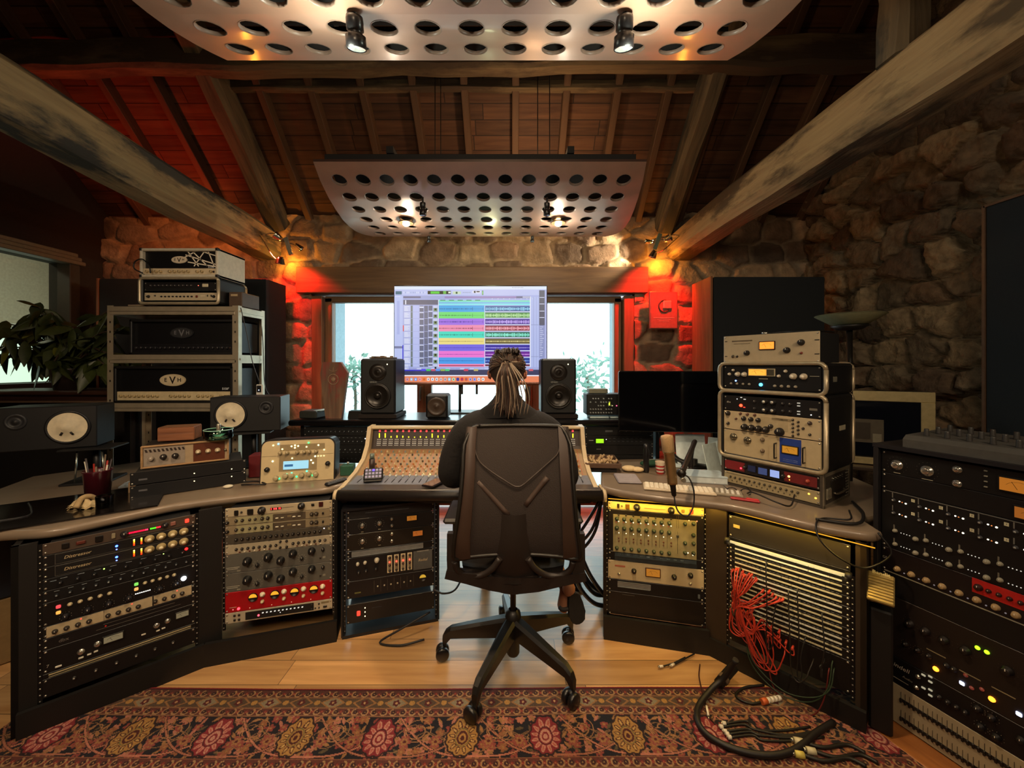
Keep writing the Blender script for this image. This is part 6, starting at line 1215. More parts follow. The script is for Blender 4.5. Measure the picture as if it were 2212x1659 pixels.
# ============================================================ PERFORATED CEILING PANELS
PW = mat('b88e76', .36, .25, var=.08, scale=9, coat=.3)
def cloud(name, cx, rows_yz, prof, hw, corner, label, ncol=13, sp=.144, rad=.043, suspend=None):
    """curved panel: prof = list of (y, z, halfwidth); round holes centred at cx + i*sp on the rows rows_yz"""
    t = thing(name, label, 'ceiling panel'); ys = [p[0] for p in prof]; zf = lambda y: float(np.interp(y, ys, [p[1] for p in prof])); hf = lambda y: float(np.interp(y, ys, [p[2] for p in prof]))
    m = MB(); N = 16; cols = [cx+(i-(ncol-1)/2)*sp for i in range(ncol)]; th = .014
    bx = [cols[0]-sp/2+i*sp for i in range(ncol+1)]; ry = rows_yz; by_ = [ry[0]-(ry[1]-ry[0])/2]+[(ry[i]+ry[i+1])/2 for i in range(len(ry)-1)]+[ry[-1]+(ry[-1]-ry[-2])/2]
    def put(x, y, dz=0): return (x, y, zf(y)+dz)
    sq = []
    for k in range(N):
        a = 2*PI*k/N; c, s = math.cos(a), math.sin(a); q_ = max(abs(c), abs(s)); sq.append((c/q_, s/q_, c, s))
    for r_ in range(len(ry)):
        for i in range(ncol):
            x0, x1, y0, y1 = bx[i], bx[i+1], by_[r_], by_[r_+1]; xc, yc = cols[i], ry[r_]
            if max(abs(x0-cx), abs(x1-cx)) > hf(y1)+sp*.9 or abs(cols[i]-cx) > hf(yc)-rad: 
                continue
            vs = []
            for (a, b, c, s) in sq:
                X = xc+a*sp/2; Y = yc+b*((y1-yc) if b > 0 else (yc-y0)); X = max(cx-hf(Y), min(cx+hf(Y), X)); vs.append((X, Y))
            vi = [(xc+c*rad, yc+s*rad) for (a, b, c, s) in sq]; ci = [(xc+c*(rad+.003), yc+s*(rad+.003)) for (a, b, c, s) in sq]
            for dz, flip in ((0, 0), (th, 1)):
                m.add([put(*p, dz) for p in vs]+[put(*p, dz) for p in vi], [(k, (k+1) % N, N+(k+1) % N, N+k) for k in range(N)], PW, True)
            m.add([put(*p, -.0006) for p in ci]+[put(*p, -.0015) for p in vi]+[put(*p, th) for p in vi], [(j*N+k, j*N+(k+1) % N, (j+1)*N+(k+1) % N, (j+1)*N+k) for j in (0, 1) for k in range(N)], mat('8f7464', .4), True)
    # margins
    def strip(xa, xb, ya, yb, n=8):
        for dz in (0, th):
            rws = []
            for j in range(n+1):
                y = ya+(yb-ya)*j/n; a = xa(y); b = xb(y)
                if b < a: b = a
                rws.append([put(a, y, dz), put((a+b)/2, y, dz), put(b, y, dz)])
            m.grid(rws, PW)
    Lf = lambda y: cx-hf(y); Rf = lambda y: cx+hf(y)
    strip(lambda y: Lf(y), lambda y: bx[0], by_[0], by_[-1], 24); strip(lambda y: bx[-1], lambda y: Rf(y), by_[0], by_[-1], 24)
    strip(Lf, Rf, ys[0], by_[0]); strip(Lf, Rf, by_[-1], ys[-1])
    m.build('perforated_board', t)
    e = MB(); pts = []
    for j in range(17): y = ys[0]+(ys[-1]-ys[0])*j/16; pts.append((Lf(y), y))
    for j in range(17): y = ys[-1]-(ys[-1]-ys[0])*j/16; pts.append((Rf(y), y))
    n_ = len(pts); e.add([put(*p, 0) for p in pts]+[put(*p, th) for p in pts], [(k, (k+1) % n_, n_+(k+1) % n_, n_+k) for k in range(n_)], mat('3a231a', .5)); e.build('edge_band', t)
    # dark batten frame above the board
    f = MB(); dk = mat('120e0d', .8)
    for y in (ys[0]+.05, ys[-1]-.06): f.box((cx, y, zf(y)+th+.035), (2*hf(y)-.12, .04, .06), dk)
    for x in (-hw*.55, hw*.55): f.box((cx+x, (ys[0]+ys[-1])/2, max(p[1] for p in prof)+th+.07), (.04, (ys[-1]-ys[0])-.05, .04), dk)
    f.build('batten', t); fl = MB(); nx = 14; y_ = [ys[0]+.06+(ys[-1]-ys[0]-.12)*j/10 for j in range(11)]
    fl.grid([[put(cx+(-1+2*i/nx)*(hf(y)-.05), y, .10) for i in range(nx+1)] for y in y_], mat('1a1310', .95)); fl.build('absorber_backing', t); return t
rowsB = [2.34, 2.484, 2.628, 2.772, 2.916, 3.06]
profB = [(2.215, 2.567, .960), (2.34, 2.518, .982), (2.484, 2.477, 1.0), (2.628, 2.458, 1.02), (2.772, 2.442, 1.035), (2.90, 2.437, 1.04), (3.0, 2.438, 1.035), (3.08, 2.440, 1.01), (3.15, 2.446, .95)]
cloudB = cloud('ceiling_panel', -.185, rowsB, profB, .96, 0, 'curved perforated ceiling panel hanging in front of the stone lintel, the farther one')
rowsA = [.70, .844, .988, 1.132, 1.276, 1.413]
profA = [(.60, 2.60, .80), (.70, 2.555, .86), (.844, 2.505, .93), (.988, 2.482, .96), (1.10, 2.480, .965), (1.20, 2.495, .965), (1.276, 2.512, .96), (1.36, 2.540, .955), (1.42, 2.562, .965), (1.50, 2.585, .96)]
profA = [(a, b, 1.0) for a, b, c in profA]; profA[-1] = (1.50, 2.585, .975)
cloudA = cloud('ceiling_panel', -.135, rowsA, profA, 1.0, 0, 'large perforated ceiling panel crossing the top of the photograph, the nearer one')
for x, y, z0, c in ((-.57, 2.85, 2.55, 0), (-.53, 2.86, 2.55, 0), (.19, 2.85, 2.55, 0), (.28, 2.86, 2.55, 0)):
    z1 = 2.85+(WY-y)-.02; MB().cyl((x, y, z0-.05), (x, y, z1), .0035, mat('14110f', .6), n=6).build('suspension_cable', label='thin dark cable holding the farther ceiling panel, '+('left' if x < 0 else 'right')+(' outer' if x in (-.57, .28) else ' inner'), cat='cable')
for x in (-.95, .70):
    MB().cyl((x, 1.05, 2.60), (x, 1.05, 5.50), .004, mat('14110f', .6), n=6).build('suspension_cable', label='dark cable holding the nearer ceiling panel on its '+('left' if x < 0 else 'right')+' side', cat='cable')
def spot(p, d, r, L, label, lit=False, mtl='161314'):
    t = thing('spotlight', label, 'spotlight', Matrix.Translation(p)); d = Vector(d).normalized(); k = mat(mtl, .35, coat=.3)
    m = MB(); m.lathe([(0, 0), (r*.8, 0), (r*.85, L*.1), (r*.85, L*.42), (r*.7, L*.46), (r*.7, L*.54), (r, L*.6), (r, L*.98), (r*.9, L)], k, axis=d, n=18); m.build('lamp_body', t)
    MB().lathe([(r*.9, L*.97), (r*.5, L*.90), (0, L*.88)], mat('fff0c8', .4, emit=25) if lit else mat('c8ccc8', .2, .8), axis=d, n=18).build('lens', t)
    MB().cyl((0, 0, .0), (0, 0, .035), r*.28, k, n=8).build('mount', t); return t
spot((-.492, 1.20, 2.485), (-.05, .35, -1), .031, .085, 'black cylindrical spotlight under the nearer ceiling panel, left one'); spot((.352, 1.20, 2.485), (.05, .35, -1), .031, .085, 'black cylindrical spotlight under the nearer ceiling panel, right one')
for x, s in ((-.566, -1), (.222, 1)): spot((x, 2.44, 2.425), (0, .1, -1), .022, .08, 'small black spotlight on the farther ceiling panel, '+('left' if s < 0 else 'right')+' of the front pair')
for x, s in ((-.676, -1), (.165, 1)): spot((x, 3.13, 2.44), (0, 0, -1), .016, .045, 'tiny black lamp at the far edge of the farther ceiling panel, '+('left' if s < 0 else 'right')+' one')
for x, s in ((-.765, -1), (.335, 1)):
    t = thing('halogen_lamp', 'glowing round halogen lamp on the farther ceiling panel, '+('left' if s < 0 else 'right')+' one', 'lamp', Matrix.Translation((x, 2.78, 2.435)))
    MB().lathe([(.020, .0), (.052, -.010), (.056, -.016), (.050, -.018), (.018, -.008)], mat('8a6a4a', .3, .6), n=24).build('reflector', t); MB().sphere((0, 0, -.020), .026, mat('ffe2a0', .4, emit=22), 14, (1, 1, .7)).build('bulb', t)
# chrome clip lamps at the truss feet
def clip_lamp(px, py, Y, d, label, r=.035, lit=None):
    p = P(px, py, Y); t = thing('clip_lamp', label, 'lamp', Matrix.Translation(p)); cr = mat('cfd4cf', .12, 1., var=.03); d = Vector(d).normalized()
    m = MB(); m.lathe([(0, -.03), (r*.5, -.03), (r*.7, -.01), (r, .03), (r*1.05, .035), (r*.95, .03), (r*.5, .0), (0, -.005)], cr, axis=d, n=20); m.build('lamp_bowl', t)
    MB().sphere(d*.008, r*.42, mat(lit, .4, emit=18) if lit else mat('e8e8e0', .2), 10).build('bulb', t)
    bx = (-2.24 if px < CX else 1.50)-p.x; MB().tube([(0, 0, 0), (bx*.4, .02, .04), (bx, .01, 2.55-p.z)], .005, cr, 7, 4).build('lamp_arm', t)
clip_lamp(601, 512, 3.42, (-.5, -.4, .4), 'chrome clip lamp on the left truss foot, uppermost of three'); clip_lamp(606, 562, 3.40, (-.2, .2, -1), 'chrome clip lamp on the left truss foot, lowest of three', .040); clip_lamp(645, 532, 3.5, (.6, .2, -.5), 'small chrome clip lamp on the left truss foot, nearest the window', .024, 'fff0c8')
clip_lamp(1441, 516, 3.42, (.5, -.5, .2), 'chrome clip lamp on the right truss foot, outer upper one'); clip_lamp(1412, 548, 3.42, (-.4, .3, -1), 'chrome clip lamp on the right truss foot, lowest one', .036, 'f8ffe0'); clip_lamp(1402, 522, 3.5, (-.7, .1, .1), 'small chrome clip lamp on the right truss foot, nearest the window', .022)
m = MB(); m.box(P(623, 532, 3.42), (.035, .02, .16), mat('c9cec9', .25, .8), .003, Matrix.Rotation(R(-18), 3, 'Y')); m.build('lamp_bracket', label='silver flat bracket between the clip lamps on the left truss', cat='bracket')
m = MB(); m.box(P(1420, 522, 3.42), (.035, .02, .15), mat('b8d0b8', .25, .8), .003, Matrix.Rotation(R(20), 3, 'Y')); m.build('lamp_bracket', label='silver flat bracket between the clip lamps on the right truss', cat='bracket')
for px, py, Y, lab in ((95, 252, 1.88, 'small metal eye bolt under the left tie beam'), (2010, 172, 1.44, 'small metal eye bolt on the right tie beam near the picture corner'), (1886, 258, 1.72, 'small metal eye bolt under the middle of the right tie beam')):
    p = P(px, py, Y); MB().tube([p+Vector((.014*math.cos(a), 0, .014*math.sin(a))) for a in [2*PI*k/10 for k in range(11)]], .0035, mat('b8c8c0', .2, .9), 6, 1).cyl(p+Vector((0, 0, .012)), p+Vector((0, 0, .04)), .004, mat('b8c8c0', .2, .9), n=8).build('eye_bolt', label=lab, cat='bolt')
# ============================================================ PERSIAN RUG
def rug():
    x0, x1, yb, yf = -1.95, 1.55, .62, 1.660; st = .0027; xs = np.arange(x0, x1, st); vs_ = np.arange(0, yf-yb, st); Vv, Uu = np.meshgrid(vs_, xs, indexing='ij')
    A = lambda c: np.array(lin(c)); C_ = np.zeros(Uu.shape+(3,)); navy, red, dred, tan, gold, rose, olive, cream = map(A, ('15121c', '7e2426', '551a1e', '9a6e44', 'b08446', 'b0705c', '5a4c34', 'c0946c'))
    C_[:] = navy; band = lambda a, b: (Vv >= a) & (Vv < b)
    def setm(m_, c): C_[m_] = c
    setm(band(0, .010), A('8a1c24')); setm(band(.010, .014), A('3a1216'))
    def guard(a, b, base, c1, c2, per):
        m_ = band(a, b); setm(m_, base); u = (Uu/per) % 1; v = (Vv-a)/(b-a); hh_ = b-a; ph = np.where(np.floor(Uu/per).astype(int) % 2 == 0, 1., -1.)
        dx = (u-.5)*per; dy = (v-.5)*hh_; r_ = np.hypot(dx, dy); an = np.arctan2(dy, dx)
        setm(m_ & (np.abs(r_-hh_*.36) < hh_*.07) & (np.sin(an*1+ph*.8) > -.55), c1)
        setm(m_ & (r_ < hh_*.24*(.6+.4*np.abs(np.cos(2.5*an)))), c2); setm(m_ & (r_ < hh_*.07), c1)
        e_ = np.hypot(np.minimum(u, 1-u)*per, dy); setm(m_ & (e_ < hh_*.15), A('8a2a26')); setm(m_ & (e_ < hh_*.05), c1)
        setm(m_ & ((v < .06) | (v > .94)), A('8a6a4c'))
    guard(.014, .050, A('55302a'), A('a8845c'), A('2a161a'), .040)
    guard(.098, .134, A('5e3029'), A('a8845c'), A('2a161a'), .038)
    # middle stripe with alternate grey cartouches and flowers
    m_ = band(.050, .098); setm(m_, A('554436')); per = .13; u = ((Uu+.02)/per) % 1; v = (Vv-.050)/.048; k = np.floor((Uu+.02)/per).astype(int) % 2
    dd = np.abs((u-.5)*per)/.045+np.abs(v-.5)/.62; setm(m_ & (dd < 1) & (k == 0), A('8a8068')); setm(m_ & (np.abs(dd-1) < .12), tan); r_ = np.hypot((u-.5)*per, (v-.5)*.048); an = np.arctan2((v-.5)*.048, (u-.5)*per)
    setm(m_ & (r_ < .016*(.65+.35*np.abs(np.cos(2.5*an)))), dred); setm(m_ & (r_ < .005), cream); e_ = np.hypot(np.minimum(u, 1-u)*per, (v-.5)*.048); setm(m_ & (e_ < .012*(.6+.4*np.abs(np.cos(an*3)))), gold); setm(m_ & ((v < .05) | (v > .95)), A('8a5a40'))
    # main field border: navy with palmettes and vines, repeated
    def field(a, b):
        m_ = band(a, b); Hh = b-a; v = (Vv-a)/Hh; setm(m_, navy); per = .62
        rs = np.random.RandomState(4)
        # small leaves and blossoms scattered on a jittered lattice
        for L_, (sx, sy) in enumerate(((.050, .040), (.040, .034), (.062, .052))):
            gi = np.floor(Uu/sx+L_*.5).astype(int); gj = np.floor((Vv-a)/sy).astype(int); pi_ = gi % int(round(per/sx)) if int(round(per/sx)) else gi
            J = rs.rand(64, 64, 4); jj = J[gi % 13+L_*3, gj % 31]; cx_ = (gi-L_*.5+.3+.4*jj[..., 0])*sx; cy_ = a+(gj+.3+.4*jj[..., 1])*sy; dx = Uu-cx_; dy = Vv-cy_; th_ = jj[..., 2]*2*PI; an = np.arctan2(dy, dx)+th_; rr = np.hypot(dx, dy); n5 = rr/(.013+.006*jj[..., 3])
            pet = n5 < (.55+.45*np.abs(np.cos(2.5*an))); leaf = (np.abs(dx*np.cos(th_)+dy*np.sin(th_))/.017)**1.5+(np.abs(-dx*np.sin(th_)+dy*np.cos(th_))/.006)**1.5 < 1
            sel = jj[..., 3]; setm(m_ & leaf & (sel < .42), np.array([olive, tan, rose])[L_]); setm(m_ & pet & (sel >= .60), np.array([rose, A('8a4038'), A('8f5a3a')])[L_]); setm(m_ & (n5 < .28) & (sel >= .60), tan)
        # vines: big interlacing arches and small curls
        def curve(fn, w_, c):
            f = fn; g = np.gradient(f, st, axis=1); gv = np.gradient(f, st, axis=0); d = np.abs(f)/np.maximum(np.hypot(g, gv), .3); setm(m_ & (d < w_), c)
        X = 2*PI*(Uu-.185)/per
        t_ = (Uu-.185)/per
        def vine(f, w_, c, dark=True):
            if dark: curve(f, w_*1.7, A('1c0e14'))
            curve(f, w_, c)
        for ph, c in ((0, A('b8745e')), (.5, A('a86a52'))):
            q_ = np.abs(np.sin(PI*(t_+ph))); vine((Vv-a)-Hh*(.95-.90*(1-q_)**1.6), .0030, c)
        for ph in (0, .25, .5, .75):      # small spirals hanging from the arches
            cx_ = ((t_+ph+.125) % 1-.5)*per; dy = (Vv-a)-Hh*(.36+.22*(ph in (0, .5))); r_ = np.hypot(cx_, dy*1.1); an = np.arctan2(dy, cx_); vine(np.where(r_ < .050, r_-(.012+.0050*(an+PI)), 1.), .0019, A('b08058'))
            vine((Vv-a)-Hh*(.5+.36*np.sin(2*PI*(2*t_+ph))*np.cos(2*PI*t_)), .0014, A('8f6a48'), False)
        for k in range(-8, 9):
            for (off, c1, c2, c3) in ((0, A('a87c42'), A('4a1c18'), A('6a6238')), (.31, A('82242c'), A('c08a78'), A('4a161e'))):
                xc = -.185+k*per+off+.0
                if xc < x0-.2 or xc > x1+.2: continue
                dx = (Uu-xc); dy = (Vv-(a+Hh*.55)); rr = np.hypot(dx/.9, dy); an = np.arctan2(dy, dx); tip = 1+.30*np.clip(-np.sin(an), 0, 1)**4; sc = rr/(.062*tip); out = sc*(1+.05*np.cos(12*an))
                setm(m_ & (out < 1.12), A('2a1416')); setm(m_ & (out < 1.0), c1); pr = np.abs(((an*6/PI) % 1)-.5); pet = pr < .36*np.sqrt(np.clip((.95-sc)/.35, 0, 1)); setm(m_ & (sc < .95) & (sc > .52) & pet, c2); setm(m_ & (sc < .86) & (sc > .58) & (pr < .18*np.sqrt(np.clip((.9-sc)/.3, 0, 1))), A('c09a5c') if off == 0 else A('b05a50'))
                setm(m_ & (sc < .50), c3); setm(m_ & (sc < .44), c1); setm(m_ & (sc < .38) & (sc > .25), c2); setm(m_ & (sc < .14), c2)
                for s in (-1, 1):
                    dx2 = Uu-(xc+s*.098); dy2 = Vv-(a+Hh*.62); r2 = np.hypot(dx2, dy2); a2 = np.arctan2(dy2, dx2); setm(m_ & (r2 < .026*(.55+.45*np.abs(np.cos(3*a2)))), A('8f4a40')); setm(m_ & (r2 < .016*(.55+.45*np.abs(np.cos(3*a2)))), tan); setm(m_ & (r2 < .006), dred)
        setm(m_ & ((v < .012) | (v > .988)), A('8a5a40'))
    field(.134, .300); guard(.300, .336, A('5e3029'), A('a8845c'), A('2a161a'), .038)
    m_ = band(.336, .384); setm(m_, A('6b4a3a')); guard(.384, .42, A('5e3029'), A('a8845c'), A('2a161a'), .038); field(.42, 2.0)
    n = fbm(Uu*300, Vv*300, 3, 2)[..., None]; n2 = fbm(Uu*5, Vv*5, 8, 3)[..., None]; C_ = C_*(.72+.5*n)*(.9+.2*n2)
    Zz = .0035+.0035*np.clip(np.minimum(Vv/.006, 1), 0, 1)+.0012*n[..., 0]; wav = .004*np.sin(Uu*6)*np.sin(Vv*9)
    V_ = np.stack([Uu, yf-Vv+.006*np.sin(Uu*2.3), Zz+np.clip(wav, 0, 1)], -1); nr, nc = Uu.shape; keep = np.ones((nr-1, nc-1), bool)
    uc = xs[:-1]; vc = vs_[:-1]; VC, UC = np.meshgrid(vc, uc, indexing='ij'); yc = yf-VC
    return link('persian_rug', vmesh('persian_rug', V_.reshape(-1, 3), gridfaces(nr, nc, keep), C_.reshape(-1, 3), vcol_mat('rug_wool', .95, bump=.5, bscale=700, var=.18, vscale=260)), label='red and navy patterned oriental rug on the oak floor', cat='rug')
rug()
# ============================================================ RIGHT DESK THINGS
def P2(px, py): return PZ(px, py, .7605)
t = thing('computer_monitor', 'black monitor on a swing arm seen edge-lit on the right desk, screen off', 'monitor', FR((.985, 2.42, 1.165), -7)); w, h = .612, .385
MB().box((0, .012, 0), (w, .024, h), mat('0d0d0f', .3), .008).build('housing', t); MB().box((0, -.0006, .0), (w-.012, .002, h-.012), mat('07070a', .08, coat=.6)).build('screen', t); MB().box((0, .06, -.05), (.10, .08, .10), '141414', .01).tube([(0, .09, -.06), (-.02, .12, -.2), (.05, .05, -.36), (.16, .02, -.40)], .018, mat('15130f', .4), 10, 5).build('support_arm', t)
MB().lathe([(0, -.40), (.08, -.40), (.08, -.392), (.02, -.385), (.02, -.36), (0, -.36)], mat('15130f', .4), o=(.16, .02, 0)).build('arm_base', t)
# keyboards
def keyb(M, w, d, label, rows=5, cols=14, name='keyboard', body='cfc0a8', key='e6dcc8'):
    t = thing(name, label, 'keyboard', M); MB().box((0, 0, .007), (w, d, .012), mat(body, .45), .004).build('body', t); kw = (w-.014)/cols; kd = (d-.014)/rows; mm = MB().box((0, 0, 0), (kw*.84, kd*.82, .006), mat(key, .5), .002).mesh('key')
    for i in range(cols):
        for j in range(rows): link('key', mm, t, loc=(-w/2+.007+kw*(i+.5), -d/2+.007+kd*(j+.5), .0145))
keyb(FR((.845, 1.955, .7605), -17), .335, .105, 'long pale keyboard lying behind the microphone on the right desk')
k2 = thing('control_surface', 'silver strip with white sliders beside the pale keyboard, towards the case stack', 'controller', FR((1.060, 1.895, .7605), -25)); MB().box((0, 0, .007), (.13, .09, .013), mat('8f8674', .4), .003).build('body', k2)
for i in range(5): MB().box((-.045+.0225*i, 0, .0145), (.012, .07, .003), mat('d8d4c8', .5)).build('slider', k2)
t = thing('tablet', 'closed grey tablet near the left end of the right desk', 'tablet', FR((.640, 2.135, .7605), -6)); MB().box((0, 0, .006), (.125, .165, .010), mat('8f8a92', .35), .005).build('body', t); MB().box((0, 0, .0115), (.115, .155, .001), mat('a8a0a4', .3)).build('cover', t)
t = thing('cork_tray', 'wooden tray of small corks on the far left corner of the right desk', 'tray', FR((.545, 2.37, .79), -4)); tw = mat('5a4232', .6)
m = MB(); m.box((0, 0, .004), (.20, .22, .008), tw, .002)
for a, b, c, d in ((0, .11, .20, .01), (0, -.11, .20, .01), (.10, 0, .01, .22), (-.10, 0, .01, .22)): m.box((a, b, .014), (c, d, .028), tw, .002)
m.box((0, 0, -.015), (.16, .18, .03), mat('1a1512', .6)); m.build('tray_body', t)
rc = random.Random(8); mc_ = MB().lathe([(0, -.014), (.007, -.014), (.008, 0), (.007, .014), (0, .014)], mat('b0946e', .8, bump=.3), n=9).mesh('cork')
for i in range(40): o = link('cork', mc_, None, mtx=FR((.545-.085+.17*rc.random(), 2.37-.09+.18*rc.random(), .806+.012*rc.random()), rc.uniform(0, 180)) @ Matrix.Rotation(rc.uniform(.5, 2.5), 4, 'X'), label='small pale wine-cork sized peg lying in the wooden tray', cat='peg', group='pegs in the wooden tray')
for k, (x, y, z, s, lab) in enumerate(((.700, 2.30, .778, .04, 'round beige bun-shaped item beside the peg tray, left one'), (.745, 2.285, .776, .034, 'round beige bun-shaped item beside the peg tray, right one'))):
    MB().sphere((0, 0, 0), s, mat('d8bf94', .7, bump=.1), 16, (1.1, .9, .42)).build('bun', mtx=FR((x, y, z)), label=lab, cat='bun')
t = thing('bottle', 'slim black bottle standing on the right desk behind the tablet', 'bottle', FR((.795, 2.28, .7605))); MB().lathe([(0, 0), (.016, 0), (.017, .01), (.017, .13), (.013, .14), (.013, .165), (0, .166)], mat('0f0f11', .3, coat=.3), n=16).build('body', t); MB().lathe([(.0135, .14), (.0145, .142), (.0145, .167), (0, .168)], mat('1c1c1f', .4), n=14).build('cap', t)
t = thing('bottle', 'short black bottle right of the red-and-white cup', 'bottle', FR((.935, 2.255, .7605))); MB().lathe([(0, 0), (.018, 0), (.019, .01), (.019, .09), (.012, .105), (.012, .118), (0, .119)], mat('101012', .35, coat=.3), n=16).build('body', t); MB().lathe([(.0125, .10), (.0135, .102), (.0135, .120), (0, .121)], mat('1c1c1f', .4), n=14).build('cap', t)
t = thing('paper_cup', 'small red-and-white striped cup between two black bottles', 'cup', FR((.868, 2.255, .7605))); m = MB(); prev = 0
for k, c in enumerate(('b02a24', 'e0d8cc', 'b02a24', 'e0d8cc', 'b02a24', 'd8c8b0', 'd8c8b0')): m.lathe([(.020+.0012*k, .010*k), (.020+.0012*(k+1), .010*(k+1))], mat(c, .5), n=18)
m.lathe([(0, .003), (.020, .002)], mat('b02a24', .5), n=18).build('cup', t)
t = thing('laptop_stand', 'white curved laptop stand behind the microphone on the right desk', 'stand', FR((1.14, 2.44, .7605), -8)); wm_ = mat('cfdfe2', .3)
MB().box((0, 0, .004), (.26, .16, .008), wm_, .004).build('base', t); m = MB(); m.grid([[(x, y, z) for x in (-.09, -.03, .03, .09)] for y, z in ((-.02, .01), (.01, .06), (.03, .13), (.04, .19))], wm_); m.build('upright', t)
t = thing('printed_book', 'thick white-edged book on the right desk behind the pale keyboard', 'book', FR((1.055, 2.13, .7605), -12)); MB().box((0, 0, .018), (.21, .14, .032), mat('c8d4d8', .6)).build('pages', t); MB().box((0, 0, .002), (.215, .145, .004), mat('8a8f92', .5)).box((0, 0, .036), (.215, .145, .004), mat('b7c8d0', .5)).build('cover', t)
t = thing('pencil_case', 'green pouch lying by the peg tray on the right desk', 'pouch', FR((.865, 2.40, .785), 15)); MB().sphere((0, 0, 0), .05, mat('1f4a36', .8, bump=.2), 14, (1.5, .7, .42)).build('body', t); MB().tube([(-.06, 0, .016), (0, -.002, .021), (.06, 0, .016)], .002, 'a0a0a0', 6, 4).build('zip', t)
for k, (x, y, a, lab) in enumerate(((1.17, 2.25, 30, 'white leaning plastic sheet at left of the case stack'), (1.30, 2.42, -40, 'white folded card standing behind the laptop stand'))):
    MB().box((0, 0, .085), (.13, .004, .165), mat('cfe0e0', .4), .001, Matrix.Rotation(R(-14), 3, 'X')).build('white_sheet', mtx=FR((x, y, .768), a), label=lab, cat='sheet')
MB().tube([(1.13, 2.12, .768), (1.19, 2.16, .78), (1.25, 2.13, .775), (1.20, 2.07, .768), (1.12, 2.09, .768), (1.08, 2.05, .768)], .0035, mat('dfe6e6', .4), 7, 6).build('cable', label='white cable coil beside the case stack', cat='cable')
MB().box((0, 0, .006), (.12, .022, .010), mat('a01c28', .4), .004).box((.03, .004, .012), (.05, .014, .006), mat('c02a30', .4), .002).build('marker_pen', mtx=FR((1.09, 1.80, .7605), -28), label='red pocket tool lying in front of the case stack on the desk edge', cat='tool')
t = thing('sunglasses', 'black-framed glasses lying beside the red pocket tool', 'glasses', FR((1.12, 1.90, .772), -20))
for s in (-1, 1): MB().tube([(s*.03+.022*math.cos(a), 0, .016*math.sin(a)) for a in [2*PI*k/12 for k in range(13)]], .0025, mat('141214', .3), 6, 1).build('rim', t); MB().tube([(s*.052, 0, .008), (s*.056, .06, .006), (s*.05, .11, -.004)], .002, mat('141214', .3), 6, 4).build('temple', t)
# microphone on a boom arm, pointing down
t = thing('microphone', 'champagne-coloured studio microphone hanging upside down over the right desk', 'microphone', FR((.693, 1.66, .885), 0) @ Matrix.Rotation(R(-7), 4, 'Y')); mg = mat('b39468', .35, .7)
MB().lathe([(0, .0), (.020, 0), (.021, .01), (.0215, .13), (.0225, .132), (.0225, .138), (.0215, .14)], mg, n=24).build('body', t); m = MB(); m.lathe([(.0235, .138), (.0250, .142), (.0265, .20), (.0245, .208), (.012, .212), (0, .212)], mat('c4a478', .45, .6, bump=.6, scale=500), n=24); m.build('grille', t)
MB().lathe([(.0225, .134), (.0245, .136), (.0245, .141), (.0225, .143)], mat('e0c890', .25, .9), n=24).build('ring', t); MB().lathe([(.015, 0), (.012, -.012), (.010, -.05), (.006, -.055), (0, -.055)], mat('141214', .4), n=16).build('plug', t)
mst = thing('microphone_stand', 'black boom arm holding the champagne microphone from behind', 'microphone stand'); MB().tube([(.735, 1.665, .93), (.89, 1.93, .946), (1.04, 2.19, .957), (1.06, 2.25, .93), (1.06, 2.28, .85), (1.06, 2.28, .775)], .013, mat('1e1815', .45), 9, 5).build('boom', mst)
MB().lathe([(0, 0), (.05, 0), (.05, .008), (.014, .014), (.014, .03), (0, .03)], mat('1e1815', .45), o=(1.06, 2.28, .7607)).build('base', mst); MB().sphere((.733, 1.665, .93), .020, mat('17130f', .4), 12).cyl((.733, 1.64, .905), (.733, 1.66, .905), .010, mat('c8c0b0', .3, .8), n=12).build('clip', mst)
MB().tube([(.699, 1.66, .835), (.700, 1.645, .795), (.712, 1.63, .768), (.740, 1.62, .762), (.768, 1.63, .80), (.775, 1.64, .86), (.762, 1.655, .91), (.738, 1.665, .925)], .0032, '100e0f', 7, 7).build('cable', label='black cable looping under the champagne microphone', cat='cable')
# ------------- stack of cases
cw_ = .470; cfx = (1.253, 1.888); cyaw = -57
# bottom flight case with red unit
def case_at(z, h, w, d, label, yaw=cyaw, c=cfx, col='0f0f11', trim='b5a68a', r=.03):
    t = thing('rack_case', label, 'rack case', FR((c[0], c[1], z), yaw)); rcase(t, w, h, d, col, trim, r); return t
T4 = thing('flight_case', 'studded grey flight case with red-fronted unit, bottom of the case stack', 'flight case', FR((cfx[0], cfx[1], .7605), cyaw)); h4 = .150; gc = mat('3d362e', .6); al = mat('9a917e', .35, .6)
MB().box((-.218, .16, h4/2), (.012, .32, h4), gc).box((.218, .16, h4/2), (.012, .32, h4), gc).box((0, .16, .005), (.44, .32, .010), gc).box((0, .16, h4-.005), (.44, .32, .010), mat('56503f', .6)).box((0, .315, h4/2), (.43, .01, h4-.01), gc).build('shell', T4)
m = MB()
for z in (0.006, h4-.006): m.box((.2245, .16, z), (.004, .32, .014), al)
for y in (.008, .312): m.box((.2245, y, h4/2), (.004, .016, h4), al)
m.build('edge_trim', T4); sm_b = MB().lathe([(.004, 0), (.003, .0025), (0, .0035)], mat('d8d4c4', .2, .9), axis=(1, 0, 0), n=8).mesh('stud'); rc = random.Random(9)
for i in range(3):
    for j in range(10): link('stud', sm_b, T4, loc=(.2255, .27+.014*i-(.0 if j % 2 else .005), .012+.0135*j))
for i in range(9):
    for j in range(3): link('stud', sm_b, T4, loc=(.2255, .10+.015*i, .120-.012*j-(.004 if i % 2 else 0)))
